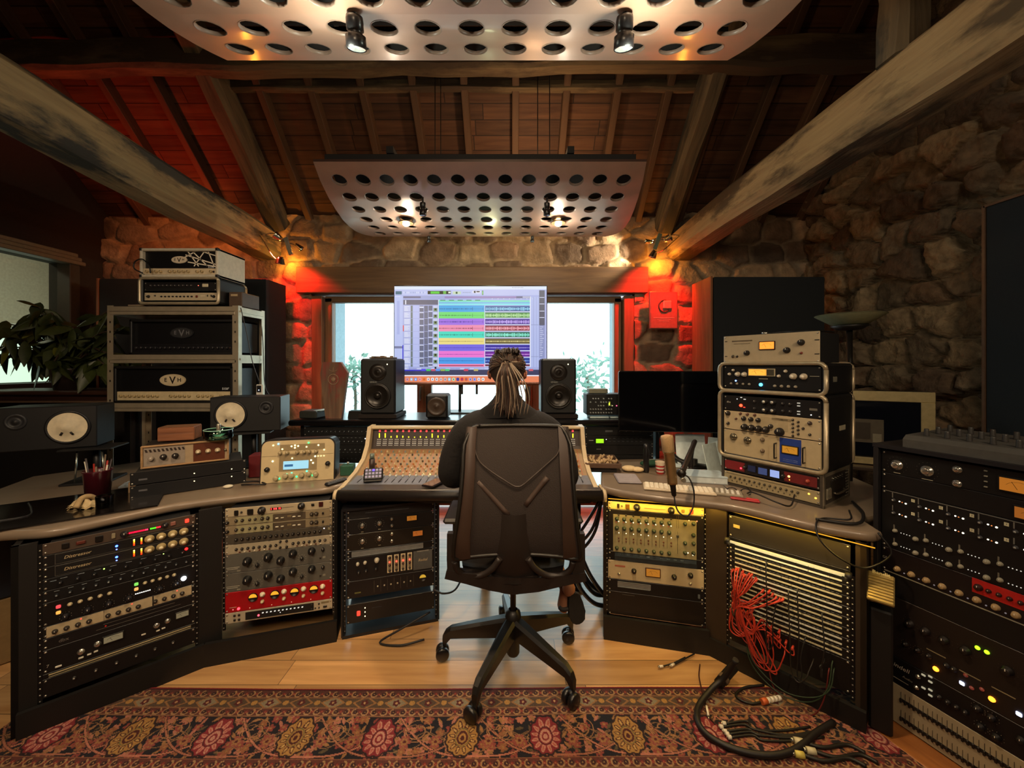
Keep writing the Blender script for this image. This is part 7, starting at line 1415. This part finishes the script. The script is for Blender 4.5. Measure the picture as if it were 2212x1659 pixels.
MB().box((.2262, .16, .075), (.005, .15, .07), mat('24211c', .4), .002).tube([(.232, .10, .055), (.24, .12, .05), (.24, .20, .05), (.232, .22, .055)], .004, al, 7, 3).build('recessed_handle', T4); MB().box((.229, .045, .06), (.010, .05, .05), mat('d8d0b8', .2, .8), .004).build('latch', T4)
F4 = lambda z: FR((cfx[0], cfx[1], .7605+z), cyaw) @ Matrix.Translation((0, .004, 0))
unit(F4(.108), .425, .062, '1a1416', [('r', .13, .5, .10, .045, '7a1a20'), ('l', .205, .38, .005, 'ff3040', 5), ('scr', .33, .55, .036, .030, '2a3050', .3), ('scr', .45, .52, .040, .032, '4a5a90', .5), ('scr', .575, .52, .040, .034, '90a4e0', 1.1), ('r', .82, .5, .13, .045, '6a1a1c'), ('l', .715, .55, .0055, 'ffb060', 4), ('l', .72, .30, .003, 'e0a030', 2), ('k', .255, .55, .010, '141214'), ('k', .66, .5, .010, '141214'), ('k', .89, .5, .009, 'a04030'), ('l', .335, .6, .003, 'ffffff', 2), ('l', .345, .4, .003, 'c0d0ff', 2), ('l', .44, .35, .002, '40ff60', 3)], 'red-ended black unit with three small blue screens, in the flight case', depth=.2)
unit(F4(.042), .425, .060, '9f9170', krow(14, .08, .80, .55, .0055, '3a3428')+krow(13, .10, .78, .25, .003, '4a4232')+[('l', .90, .65, .004, 'ffc840', 4), ('l', .96, .45, .004, 'ffc840', 4), ('r', .45, .85, .38, .002, '6a6048')], 'tan unit with a row of tiny knobs, lowest in the flight case', depth=.2)
T3 = case_at(.915, .345, cw_, .33, 'large black case with silver rim holding three units, middle of the case stack')
FC = lambda z, e=.008: FR((cfx[0], cfx[1], z), cyaw) @ Matrix.Translation((0, e, 0))
unit(FC(1.196), .432, .080, '141214', [('t', .06, .55, .014, 'dbx', 'b8b4a8'), ('l', .16, .78, .003, 'e0e0e0', 1), ('b', .21, .9, .008, .004, 'f4f0e4', .8), ('b', .25, .8, .010, .004, 'f4f0e4', .8), ('l', .205, .38, .008, 'ff3a20', 6), ('b', .245, .28, .008, .004, 'ff4030', 2), ('k', .47, .74, .0135, '1c1a1c', 'c9c6bd'), ('k', .555, .74, .0135, '1c1a1c', 'c9c6bd'), ('k', .47, .24, .0135, '1c1a1c', 'c9c6bd'), ('k', .555, .24, .0135, '1c1a1c', 'c9c6bd'), ('k', .36, .7, .008, '242224'), ('k', .65, .7, .008, '242224'), ('k', .65, .26, .008, '242224'), ('k', .72, .7, .008, '242224'), ('k', .72, .26, .008, '242224'), ('k', .36, .25, .008, '242224'), ('b', .80, .8, .012, .005, 'e0dccc', .5), ('b', .80, .64, .012, .005, 'e0dccc', .5), ('b', .80, .32, .012, .005, 'e0dccc', .5), ('b', .80, .16, .012, .005, 'e0dccc', .5), ('l', .91, .18, .0025, 'ffffff', 3), ('r', .93, .5, .03, .010, '6a6860')], 'black two-row unit with red lamp, top of the large case', depth=.25)
sn = [('k', .055, .85, .012, '1c1816'), ('k', .055, .30, .008, '2a2422'), ('k', .15, .6, .006, '4a2a22'), ('k', .20, .9, .007, '5a3a30'), ('k', .28, .9, .007, '5a3a30'), ('k', .36, .9, .007, '5a3a30')]+krow(3, .24, .40, .66, .0115, '211d1b')+krow(4, .25, .48, .22, .0165, '1c1816')+[('k', .53, .42, .011, '2a2624'), ('k', .62, .20, .0205, '151314')]+[('k', .745, .85-.19*i, .0055, '2c2622') for i in range(5)]+[('k', .795, .78-.19*i, .0055, '2c2622') for i in range(4)]+[('k', .84, .5, .006, '2c2622'), ('k', .90, .78, .009, '3a2c28'), ('k', .90, .25, .006, '2c2622'), ('r', .63, .8, .08, .012, '8a7a5c'), ('r', .56, .55, .12, .06, 'a89878')]
unit(FC(1.105), .432, .098, 'b9a888', sn, 'cream unit with a dozen round black knobs, middle of the large case', depth=.25)
unit(FC(.990), .432, .128, 'b4a382', [('k', .12, .72, .0125, '8f8672', None, 'metal'), ('k', .28, .66, .0125, '8f8672', None, 'metal'), ('k', .445, .78, .010, '6a5a48'), ('k', .445, .35, .010, '6a5a48'), ('r', .72, .5, .088, .118, '1c3a8c'), ('m', .72, .55, .062, .032, 'd8942c', .6, '2a2416'), ('r', .72, .18, .06, .002, '8a9ad0'), ('r', .72, .12, .06, .002, '8a9ad0'), ('h', .585, .45, .07, '1a1816'), ('h', .855, .45, .07, '1a1816')], 'tan unit with blue framed amber meter, bottom of the large case', depth=.25)
T2 = case_at(1.262, .143, cw_, .33, 'small black case with silver rim holding the unit with a blue lamp')
unit(FC(1.334), .432, .118, '121113', [('m', .395, .72, .082, .030, 'ffb040', 1.2, 'b0a488'), ('r', .45, .72, .012, .030, '2a2010'), ('m', .52, .72, .040, .030, '4a3f2a', .3, 'b0a488'), ('r', .45, .45, .04, .003, 'b0a890'), ('l', .425, .20, .0085, '40b8ff', 7), ('l', .145, .33, .0045, '80a8ff', 4)]+[('k', uu, vv, r_, 'b8ad98', 'e8e0cc') for uu, vv, r_ in ((.07, .62, .008), (.115, .80, .007), (.17, .62, .013), (.245, .62, .013), (.61, .58, .008), (.675, .78, .008), (.75, .58, .015), (.845, .58, .015))]+krow(4, .09, .30, .2, .006, '8f8878')+krow(4, .57, .77, .17, .007, '8f8878')+[('r', .94, .6, .035, .003, '8a8678')], 'black unit with two cream framed meters and a blue lamp, in the small case', depth=.25)
T1 = unit(FR((cfx[0]-.0, cfx[1], 1.4065+.0715), cyaw), .425, .143, 'bba98a', [('r', .03, .8, .012, .004, '1a1612'), ('r', .03, .25, .012, .004, '1a1612'), ('r', .975, .72, .018, .004, '1a1612'), ('r', .975, .28, .018, .004, '1a1612'), ('r', .22, .80, .10, .006, '6a5a44'), ('r', .22, .70, .08, .002, '6a5a44'), ('m', .50, .60, .064, .034, 'ff8a30', 1.8, '2a1410'), ('k', .28, .36, .0135, '1a1614'), ('k', .70, .42, .0145, '1a1614'), ('k', .835, .66, .0145, '1a1614'), ('k', .115, .24, .0055, '8a8070', None, 'metal'), ('k', .165, .24, .006, '2a2018'), ('k', .835, .32, .006, '7a3024')], 'cream limiter with glowing orange meter, topmost of the case stack', depth=.28)
MB(FR((cfx[0], cfx[1], 1.4065+.1435), cyaw)).tube([(-.02, .05, .004), (.03, .09, .010), (.10, .06, .006), (.17, .11, .006), (.20, .2, .004)], .004, '0e0d0e', 7, 5).cyl((-.02, .05, .006), (-.045, .045, .008), .006, mat('d8d8d0', .2, .8), n=10).build('cable', label='black audio cable with silver plug lying on top of the cream limiter', cat='cable')
MB(FR((cfx[0], cfx[1], .915), cyaw)).box((.236, .19, .19), (.002, .07, .022), mat('a8a088', .6)).build('tape_label', T3).matrix_parent_inverse = FR((cfx[0], cfx[1], .915), cyaw).inverted()
MB(FR((cfx[0], cfx[1], 1.262), cyaw)).box((.236, .10, .07), (.002, .04, .024), mat('6a685c', .6)).build('tape_label', T2).matrix_parent_inverse = FR((cfx[0], cfx[1], 1.262), cyaw).inverted()
for k, (pts, lab) in enumerate(((((1.30, 1.77, .80), (1.23, 1.70, .775), (1.17, 1.70, .79), (1.13, 1.80, .80), (1.15, 1.88, .77)), 'thin black cable arching in front of the flight case'), (((1.42, 1.62, .785), (1.36, 1.55, .775), (1.28, 1.58, .768), (1.21, 1.53, .765), (1.19, 1.485, .72), (1.25, 1.46, .66), (1.34, 1.455, .63), (1.40, 1.42, .70), (1.38, 1.45, .766)), 'thin black cable drooping over the right desk edge above the patchbay'), (((1.55, 1.75, .775), (1.46, 1.60, .78), (1.36, 1.52, .77), (1.24, 1.57, .768)), 'thick black cable on the desk at the foot of the flight case'))):
    MB().tube(pts, .0035 if k < 2 else .006, '100e0f', 7, 7).build('cable', label=lab, cat='cable')
# uplighter floor lamp behind
t = thing('floor_lamp', 'black uplighter floor lamp with a wide pale shade behind the case stack', 'floor lamp', FR((1.86, 2.12, 0)))
MB().lathe([(0, 0), (.13, 0), (.13, .015), (.02, .03), (0, .03)], '15120f').build('base', t); MB().cyl((0, 0, .02), (0, 0, 1.59), .014, mat('15120f', .4), n=14).build('pole', t)
MB().lathe([(.155, 1.672), (.150, 1.674), (.075, 1.625), (.0, 1.615), (.0, 1.611), (.078, 1.618), (.155, 1.670)], mat('a9ac86', .5), n=32).build('lamp_shade', t); MB().lathe([(0, 1.585), (.05, 1.59), (.085, 1.611), (.078, 1.614), (0, 1.61)], '15120f', n=24).build('shade_holder', t)
# second screen in a pale frame behind the tower
t = thing('framed_screen', 'dark screen in a pale gold frame between the case stack and right rack', 'screen', FR((2.18, 2.30, 1.02), -28)); w, h = .50, .44; ff = mat('c9b888', .35, .4)
MB().box((0, .03, 0), (w, .05, h), mat('2a241c', .6)).build('housing', t); MB().box((0, 0, h/2-.03), (w, .02, .06), ff, .003).box((w/2-.03, 0, -.03), (.06, .02, h-.06), ff, .003).box((-w/2+.03, 0, -.03), (.06, .02, h-.06), ff, .003).box((0, 0, -h/2+.02), (w-.12, .02, .04), ff, .003).build('frame', t)
MB().box((0, -.001, 0), (w-.12, .01, h-.10), mat('11141d', .1, coat=.6)).build('screen', t); m = MB(); m.box((-.05, -.007, -.02), (.16, .002, .14), mat('5a5244', .5)).box((-.07, -.009, -.02), (.08, .002, .10), mat('3a3228', .5)).box((.0, -.009, -.06), (.04, .002, .05), mat('8a8470', .5)).build('screen_picture', t)
side_t = thing('side_table', 'dark low table under the pale framed screen', 'table', FR((2.22, 2.36, 0), -28)); MB().box((0, 0, .785), (.7, .34, .02), mat('3a2c20', .5), .004).build('table_top', side_t)
for a in (-.31, .31):
    for b in (-.14, .14): MB().box((a, b, .3875), (.03, .03, .775), mat('2a2018', .5)).build('leg', side_t)
# ============================================================ RIGHT TOWER
ty = -70; w6 = .462; TA = Vector((1.470, 1.530)); dcf = Vector((math.cos(R(ty)), math.sin(R(ty)))); tc_ = TA+dcf*w6/2; t6 = (tc_.x, tc_.y)
tw_ = thing('equipment_rack', 'tall black equipment rack with wooden foot at the far right edge', 'rack', FR((*t6, 0), ty))
for s in (-1, 1): MB().box((s*(w6/2+.010), .20, .54), (.016, .44, 1.06), mat('121013', .55), .002).build('side_panel', tw_)
MB().box((0, .20, 1.078), (w6+.04, .44, .014), mat('17151a', .5)).build('top_panel', tw_); MB().box((0, .41, .54), (w6, .012, 1.04), mat('0e0d0e', .7)).build('back_panel', tw_)
MB().box((0, .17, .006), (w6+.12, .56, .011), wood('foot_wood', '8a5228', 'b0703a', None, axis=0, grain=6, rough=.4, coat=.3), .003).build('wooden_foot', tw_)
MB().box((0, .0, .004), (.001, .001, .001), '101010') if False else None
ti = []
bigk = lambda uu, vv: [('k', uu, vv, .0125, 'c9c6bd', None, 'metal'), ('tick', uu, vv, .030, 13, '6a6458')]
ti.append((.088, '0e0d0f', bigk(.104, .43)+bigk(.290, .42)+[('k', .456, .70, .0085, 'c9c6bd', None, 'metal'), ('k', .455, .14, .0085, 'c9c6bd', None, 'metal'), ('m', .755, .50, .082, .040, 'd8842c', .5)]+[('b', .60, .85-.2*i, .008, .004, '8a8678') for i in range(4)]+[('r', .104, .08, .02, .002, 'b0a890'), ('r', .29, .06, .03, .002, 'b0a890')], 'black limiter with silver knobs and amber meter, top of the right tower'))
ti.append((.067, '0f0e10', [('m', .82, .45, .08, .034, 'c8762c', .45)], 'black unit with a partly seen amber meter, second in the right tower'))
m8 = [('r', .5, .985, w6*.95, .0016, '7d7a74')]
for i in range(6):
    for j, v in enumerate((.92, .70)):
        uu = .075+.163*i; m8 += [('r', uu, v+.01, .003, .020, '6a6862'), ('k', uu+.008, v-.07, .006, '3a3a3e', 'a0a09c'), ('l', uu+.045, v-.07, .0025, 'fff4d8', 2.5), ('l', uu+.062, v-.075, .002, 'c07038', 1.5), ('l', uu+.085, v-.08, .003, 'fff4d8', 2.5)]
        if i < 5: m8 += [('r', uu+.130, v, .010, .011, 'c9c4a4'), ('t', uu+.130, v, .007, str(i+1), '1a1a1a')]
for i in range(5):
    for j, v in enumerate((.33, .10)):
        uu = .085+.191*i; m8 += [('r', uu, v+.06, .004, .016, '6a6458'), ('k', uu+.008, v, .0075, '8f8a78')]+[('l', uu+.045+.018*q_, v-.01, .0016, 'e0dccc', 1) for q_ in range(4)]+[('k', uu+.137, v-.03, .0085, '8f8a78')]
ti.append((.225, '0f0e10', m8, 'black multi-channel unit with numbered white tags in the right tower'))
ti.append((.095, '160e11', [('t', .03, .55, .013, 'GRI', 'b0a8a0'), ('r', .5, .02, w6*.96, .0035, 'a09a8c'), ('r', .77, .74, .22, .048, 'b81a14')]+[('k', .107+.09*i, .26, .0105, 'a08660') for i in range(10)]+[('k', .565+.048*i, .72, .007 if i else .011, '2a0e0c') for i in range(8)]+[('l', .15+.09*i, .18, .0025, 'b0a8b0', .3) for i in range(9)], 'dark unit with peg-like tan knobs and a red panel in the right tower'))
ti.append((.087, '0f0e10', [], 'black blank plate in the middle of the right tower'))
eqs = [('k', u_, .67, .014, '1c1716') for u_ in (.187, .282, .386, .50, .70, .81, .92)]+[('tick', u_, .67, .021, 9, '4a4038') for u_ in (.187, .282, .386, .50, .70, .81, .92)]+[('k', u_, .30, .009, '1c1716') for u_ in (.161, .235, .30, .40, .44)]+[('tick', u_, .30, .014, 9, '7a6a50') for u_ in (.161, .235)]
eqs += [('l', .559, .79, .0065, 'a8ff20', 2.4), ('l', .604, .79, .0065, 'a8ff20', 2.4), ('r', .34, .40, .05, .003, '8a7c60'), ('r', .52, .33, .05, .003, '8a7c60'), ('r', .68, .33, .05, .003, '8a7c60'), ('r', .86, .33, .06, .003, '8a7c60'), ('l', .340, .155, .0085, 'ff8c24', 4), ('l', .628, .155, .0085, 'ff8c24', 4), ('l', .53, .16, .006, '8a3a2a', .5), ('l', .58, .22, .006, '8a3a2a', .5), ('l', .50, .30, .006, '8a3a2a', .4), ('b', .482, .155, .013, .013, 'd0d8ff', 2.5), ('b', .75, .155, .013, .013, 'd0d8ff', 2.5)]
ti.append((.230, '1f1815', eqs, 'dark brown equalizer with green, amber and white lamps in the right tower'))
lam = [('t', .12, .70, .022, 'Lindell', 'c8c0b0', .2), ('t', .17, .42, .012, 'Audio', '9a9284', .2), ('r', .10, .22, .07, .002, '8a8478')]+[('b', a, b, .011, .006, 'd8d0b0', .5) for a, b in ((.27, .9), (.31, .98), (.31, .80), (.27, .45), (.31, .52), (.31, .33))]+[('tick', a, b, .016, 9, '8a8070') for a, b in ((.561, .8), (.628, .76), (.575, .28), (.65, .25))]+[('k', a, b, .011, '171415') for a, b in ((.561, .8), (.628, .76), (.575, .28), (.65, .25), (.76, .6), (.86, .6))]+[('k', .235, .72, .005, 'b8b4a8', None, 'metal'), ('k', .225, .3, .005, 'b8b4a8', None, 'metal')]+krow(4, .36, .50, .45, .008, '1a1717')
ti.append((.105, '0f0e10', lam, 'black compressor with cursive lettering and small white buttons in the right tower'))
ti.append((.150, 'a5977b', [('k', .035, .75, .005, '2a2622'), ('k', .035, .25, .005, '2a2622'), ('r', .54, .67, w6*.82, .012, '1f1b17'), ('r', .54, .20, w6*.82, .012, '1f1b17')]+[('r', .13+.0272*i, .79, .0012, .024, '4a4236') for i in range(31)]+[('r', .13+.0272*i, .33, .0012, .024, '4a4236') for i in range(31)]+[('b', .13+.0272*i, .66, .006, .016, '1a1816') for i in range(31)]+[('b', .13+.0272*i, .19, .006, .016, '1a1816') for i in range(31)], 'cream graphic equalizer with two long rows of faders, foot of the right tower'))
stack(t6, ty, w6, 1.062, ti, depth=.3)
t = thing('rack_mixer', 'grey sloping mixer lying on top of the right tower', 'mixer', FR((t6[0], t6[1], 1.0855), ty)); gm = mat('565450', .5, .2)
MB().prism([(0, 0), (.30, 0), (.30, .055), (.02, .045), (0, .03)], w6*.86, gm, lambda a, b, q_: (-w6*.36+q_, a+.0, b)).build('body', t)
kk = MB().lathe([(.008, 0), (.007, .022), (.006, .026), (0, .026)], mat('3a3836', .4), n=10).mesh('knob')
for i in range(7):
    for j in range(3): link('knob', kk, t, loc=(-.12+.055*i, .05+.08*j, .047+.0030*j))
# ribbed pedal between desk and tower
t = thing('foot_pedal', 'gold-lit ribbed pedal with lettering between the patchbay and right tower', 'pedal', FR((1.392, 1.452, .555), -45) @ Matrix.Rotation(R(35), 4, 'X'))
m = MB(); pm_ = mat('a8935a', .4, .5); m.box((0, 0, 0), (.075, .12, .016), pm_, .004)
for i in range(8): m.box((0, -.045+.012*i, .010), (.070, .004, .006), pm_, .001)
m.build('ribbed_tread', t); MB().text('Bandit', .020, mat('e0d090', .5), (0, .055, .0105), Matrix.Identity(3), bold=True).build('lettering', t); MB(Matrix.Rotation(R(-35), 4, 'X')).box((0, .02, -.31), (.066, .06, .46), mat('100e0d', .6), .006).build('body', t)
# ============================================================ CABLES ON PATCHBAY AND FLOOR
rc = random.Random(31)
def face5(s, z, d): p = along(r5, y5, s, -d); return Vector((p[0], p[1], z))
RED_ = mat('c03a26', .45); n_red = 0
for k in range(20):
    big = k < 13
    s0 = -.188+.0075*k+rc.uniform(-.006, .006) if big else -.075+.012*(k-13); z0 = (.462 if big else .425)+rc.uniform(-.012, .012)-.0012*k; s1 = s0+rc.uniform(-.02, .03) if big else s0+rc.uniform(.0, .07); z1 = z0-rc.uniform(.12, .19); lo = rc.uniform(.17, .26) if k % 3 else rc.uniform(.10, .14); sm2 = (-.155 if k % 3 else -.06)+rc.uniform(-.03, .03)
    pts = [face5(s0, z0, .004), face5(s0, z0+.004, .035), face5(s0*.5+(-.165)*.5, z0-.05, .055+rc.uniform(0, .02)), face5(-.165+rc.uniform(-.012, .016), .33+rc.uniform(-.02, .02), .065), face5(sm2-.02, lo+.02, .06), face5(sm2+.025, lo, .06), face5(s1*.4+sm2*.6+.03, lo+.07, .055), face5(s1, z1-.02, .035), face5(s1, z1, .004)]
    m = MB(); m.tube(pts, .0026, RED_ if k % 4 else mat('8f2a22', .45), 6, 5).cyl(face5(s0, z0, .002), face5(s0, z0, .030), .0045, mat('c8402c', .4), n=8).cyl(face5(s1, z1, .002), face5(s1, z1, .028), .0045, mat('c8402c', .4), n=8)
    m.build('patch_cable', label='thin red patch cable looping from the left half of the patchbay', cat='patch cable', group='red patch cables on the patchbay')
others = [((-.06, .53), (-.02, .40), .20, '1a1512', 'black patch cable hanging from the upper left of the patchbay'), ((.02, .44), (.10, .20), .12, '26211a', 'dark patch cable across the middle of the patchbay'), ((-.13, .22), (.16, .225), .035, '2a3a26', 'green patch cable sagging lowest but one below the patchbay'), ((-.125, .23), (.165, .20), .055, '2c3c28', 'green patch cable sagging below the patchbay, upper of two'), ((-.05, .20), (.15, .19), -.05+.04, '6a2420', 'dark red patch cable sagging nearly to the rug'), ((.05, .46), (.075, .28), .13, '1a1714', 'black patch cable in the right half of the patchbay'), ((.13, .40), (.135, .22), .18, '191614', 'black patch cable near the right rail of the patchbay'), ((-.16, .47), (-.19, .30), .28, '2a3020', 'dark green cable at the left rail of the patchbay')]
for (a, b, lo, c, lab) in others:
    mid = ((a[0]+b[0])/2); m = MB(); m.tube([face5(*a, .004), face5(a[0], a[1], .03), face5(a[0]+.01, (a[1]+lo)/2, .06), face5(a[0]*.6+mid*.4, lo+.03, .065), face5(mid, lo, .07), face5(b[0]*.6+mid*.4, lo+.03, .065), face5(b[0]-.01, (b[1]+lo)/2+.01, .055), face5(b[0], b[1], .03), face5(*b, .004)], .0025, mat(c, .5), 6, 6); m.build('patch_cable', label=lab, cat='patch cable')
def FZ(px, py, z=.012): return PZ(px, py, z)
def fcable(pts, r, c, label, name='cable', z=.0, ends=None):
    m = MB(); m.tube([FZ(a, b, .008+r+(zz if (zz := (p_[2] if len(p_) > 2 else 0)) else 0)) for p_ in pts for a, b in [p_[:2]]], r, mat(c, .5, bump=.05), 9, 7); o = m.build(name, label=label, cat='cable')
    if ends:
        for (px, py, qx, qy, cc_) in ends: a = FZ(px, py, .008+r*1.6); b = FZ(qx, qy, .008+r*1.6); MB().cyl(a, b, r*1.7, mat(cc_, .4), n=12).cyl(b, b+(b-a)*.35, r*1.2, mat('c8c4b8', .25, .9), n=12).build('plug', o, label='pale plug sleeve')
    return o
fcable([(1590, 1425, .16), (1565, 1462, .06), (1540, 1485, .02), (1512, 1520), (1506, 1550), (1520, 1580), (1555, 1605), (1610, 1625), (1670, 1632), (1720, 1618), (1760, 1585), (1800, 1560)], .0115, '191515', 'thick black multicore cable looping over the rug below the patchbay')
t = thing('cable_plug', 'black cable clamp lying where the thick cable meets the desk foot', 'plug'); MB().cyl(FZ(1552, 1478, .035), FZ(1585, 1440, .075), .020, mat('1a1614', .5), n=12).cyl(FZ(1560, 1470, .045), FZ(1566, 1463, .052), .022, mat('6a5a4a', .4), n=12).build('body', t)
for k, (a, b, c, d) in enumerate(((1562, 1570, 1700, 1588), (1570, 1580, 1705, 1594), (1575, 1586, 1715, 1590), (1580, 1593, 1720, 1600), (1568, 1563, 1690, 1578))):
    fcable([(a, b), (a+45, b-5), ((a+c)/2, (b+d)/2-3+2*k), (c, d), (c+60, d-8)], .0042, '15120f', 'black tail of the cable fan on the rug, %s' % ['second from the top', 'middle one', 'second from the bottom', 'lowest one', 'topmost one'][k], ends=[(a, b, a-8, b-1, 'e0d8c8')])
for k, (a, b, lab, c) in enumerate(((1720, 1601, 'upper', 'cfc4a0'), (1747, 1622, 'right-hand', 'cfc4a0'), (1722, 1630, 'lower left', 'd0c060'))):
    fcable([(a+15, b+2), (a+60, b+14), (a+110, b+8), (a+150, b+26)], .0065, '171310', 'black cable with a pale sleeved plug at bottom right, %s one' % lab, ends=[(a+15, b+2, a-5, b-2, c)])
fcable([(1650, 1515), (1625, 1520), (1600, 1512), (1590, 1500), (1610, 1485), (1650, 1480)], .005, '15120f', 'black cable curl by the white four-way connector')
t = thing('connector', 'orange and white multi-pin connector lying on the rug below the patchbay', 'connector'); a = FZ(1645, 1516, .02); b = FZ(1690, 1506, .02); d = (b-a)/5; MB().cyl(a, a+d*1.2, .012, mat('c86030', .5), n=10).build('orange_sleeve', t)
for k in range(4): MB().cyl(a+d*(1.3+k*.85), a+d*(1.9+k*.85), .010, mat('e8e0d0', .4), n=10).build('white_ring', t)
fcable([(1512, 1435, .0), (1510, 1460), (1516, 1490), (1524, 1520), (1527, 1540), (1545, 1565)], .0025, '3a1a16', 'thin dark red cable running from floor onto the rug', ends=[(1526, 1525, 1530, 1546, 'f0e8d8')])
fcable([(1480, 1420), (1455, 1432), (1430, 1440)], .0032, '141012', 'short black cable with white sleeve on the oak floor', ends=[(1432, 1439, 1424, 1440, 'e8e0d0')]); fcable([(1500, 1412), (1470, 1428), (1452, 1437)], .0032, '141012', 'second short black cable on the oak floor, nearer the desk', ends=[(1456, 1434, 1449, 1438, 'd8d0c0')])
# hanging cable bundle at the right end of the console
bun = [((.47, 2.02, .70), (.40, 2.05, .56), (.33, 2.08, .44), (.30, 2.10, .42)), ((.475, 2.03, .69), (.43, 2.06, .52), (.36, 2.10, .42), (.30, 2.14, .40)), ((.475, 2.04, .68), (.45, 2.08, .50), (.38, 2.12, .38), (.31, 2.2, .36)), ((.36, 2.10, .40), (.42, 2.10, .26), (.50, 2.12, .14), (.58, 2.2, .06)), ((.34, 2.12, .36), (.40, 2.14, .2), (.47, 2.18, .10), (.56, 2.25, .05)), ((.35, 2.14, .44), (.37, 2.16, .30), (.44, 2.18, .16), (.54, 2.28, .04)), ((.33, 2.10, .28), (.38, 2.12, .16), (.46, 2.14, .07), (.56, 2.16, .04))]
for k, pts in enumerate(bun): MB().tube(pts, .0085 if k < 3 else .012, mat('1b1b1f', .3, coat=.4), 8, 8).build('cable', label='glossy black cable in the bundle hanging under the right end of the console', cat='cable', group='cables under the right console end')
for k, (pts, lab) in enumerate(((((-.44, 1.93, .02), (-.55, 1.90, .012), (-.66, 1.92, .012), (-.56, 1.95, .06), (-.43, 2.02, .10)), 'black cable lying in front of the free-standing rack foot'), (((-.42, 2.05, .20), (-.36, 2.04, .185), (-.30, 2.08, .19), (-.26, 2.2, .25)), 'black cable leaving the right side of the free-standing rack'))): MB().tube(pts, .005, '131114', 7, 7).build('cable', label=lab, cat='cable')
# things on the console
t = thing('key_pad', 'small tilted black button pad with lit keys on the left of the console armrest', 'button pad', FR((-.755, 2.085, .7605), 14) @ Matrix.Rotation(R(-42), 4, 'X')); MB().box((0, .006, .050), (.102, .016, .075), mat('141214', .45), .008).build('body', t); MB(Matrix.Rotation(R(42), 4, 'X')).box((0, .04, .006), (.095, .08, .010), mat('141214', .45), .004).build('foot', t)
for i in range(5):
    for j in range(3): link('key', simple_mesh(('kp', (i, j) == (2, 2)), lambda q_: q_.box((0, -.003, 0), (.013, .004, .013), mat('6a50ff' if (i, j) == (2, 2) else 'b0a4b8', .4, emit=1.4 if (i, j) == (2, 2) else .5), .003), 'key'), t, loc=(-.036+.018*i, -.001, .032+.019*j))
t = thing('smartphone', 'dark phone lying on the console in front of the lit buttons', 'phone', FR((-.415, 2.055, .7605), -24)); MB().box((0, 0, .006), (.072, .135, .010), mat('1a1214', .3), .004).build('case', t); MB().box((0, 0, .0115), (.062, .12, .001), mat('8a6a5c', .12, coat=.8)).build('screen', t)
t = thing('vape_pen', 'short grey cylinder standing behind the black button pad', 'cylinder', FR((-.800, 2.20, .79))); MB().cyl((0, 0, 0), (0, 0, .07), .016, mat('3a2c28', .4), n=18).cyl((0, 0, .07), (0, 0, .10), .013, mat('7a8a84', .3, .5), n=18).build('body', t)
t = thing('small_box', 'little dark green box beside the cream guitar processor', 'box', FR((-.955, 2.24, .7605), 10)); MB().box((0, 0, .028), (.07, .07, .055), mat('23503c', .5), .003).build('body', t); MB().cyl((0, 0, .056), (0, 0, .072), .006, mat('b8b8b0', .3, .8), n=10).build('knob', t)
# small dark blue case beyond the far left desk end
t = thing('rack_case', 'dark blue-tinted case standing beyond the left end of the desk', 'rack case', FR((-2.36, 1.78, 0), 50)); MB().box((0, .18, .46), (.44, .34, .30), mat('141d2c', .5), .006).build('body', t); MB().box((0, .18, .155), (.44, .34, .30), mat('8a7048', .7), .004).build('carton', t)
for i in range(6): link('knob', knob_mesh(.006, '3a4450', 'a8b4c0'), t, loc=(-.12+.05*i, .009, .55))

# ------------------------------------------------------------ groups of repeats
GRP = {'amplifier_head': 'amplifier heads on the metal shelf', 'ceiling_panel': 'perforated ceiling panels', 'halogen_lamp': 'glowing lamps on the farther ceiling panel', 'clip_lamp': 'chrome clip lamps at the truss feet', 'suspension_cable': 'cables holding the ceiling panels', 'eye_bolt': 'eye bolts on the tie beams',
       'speaker_pad': 'foam pads under the tall loudspeakers', 'bun': 'bun-shaped items on the right desk', 'bottle': 'black bottles on the right desk', 'speaker_stand': 'stands under the white-cone speakers', 'studio_monitor_speaker': 'speakers with white cones', 'studio_desk': 'taupe studio desks', 'acoustic_panel': 'dark acoustic panels', 'lamp_bracket': 'silver brackets at the truss feet', 'patchbay': 'patchbays in the right desk rack', 'shrub': 'shrubs outside the window'}
for o in list(bpy.data.objects):
    if o.parent is None and 'label' in o and 'group' not in o and o.get('kind') != 'structure':
        b_ = o.name.split('.')[0]
        if b_ in GRP: o['group'] = GRP[b_]
        elif b_ == 'loudspeaker' and 'tall' in o['label']: o['group'] = 'tall loudspeakers beside the large screen'
        elif b_ == 'spotlight': o['group'] = 'black spotlights on the ceiling panels'
        elif b_ == 'patch_cable': o['group'] = 'dark patch cables on the patchbay'
        elif b_ == 'cable' and 'cable fan' in o['label']: o['group'] = 'tails of the cable fan on the rug'
        elif b_ == 'cable' and 'pale sleeved plug' in o['label']: o['group'] = 'pale sleeved plugs at bottom right'
        elif b_ == 'rack_unit':
            L_ = o['label']
            o['group'] = ('units in the right tower' if 'right tower' in L_ else 'units in the free-standing rack' if 'free-standing' in L_ or abs(o.location.x-r3[0]) < .02 else 'units in the far left rack' if abs(o.location.x-r1[0]) < .01 else 'units in the second rack from the left' if abs(o.location.x-r2[0]) < .01 else 'units in the right desk racks' if o.location.z < .72 and o.location.x > .5 and o.location.y < 2 else 'units in the bays of the shelf desk' if abs(o.location.y-2.62) < .01 else 'units in the case stack' if o.location.x > 1 else 'units lying on the left desk or metal shelf')
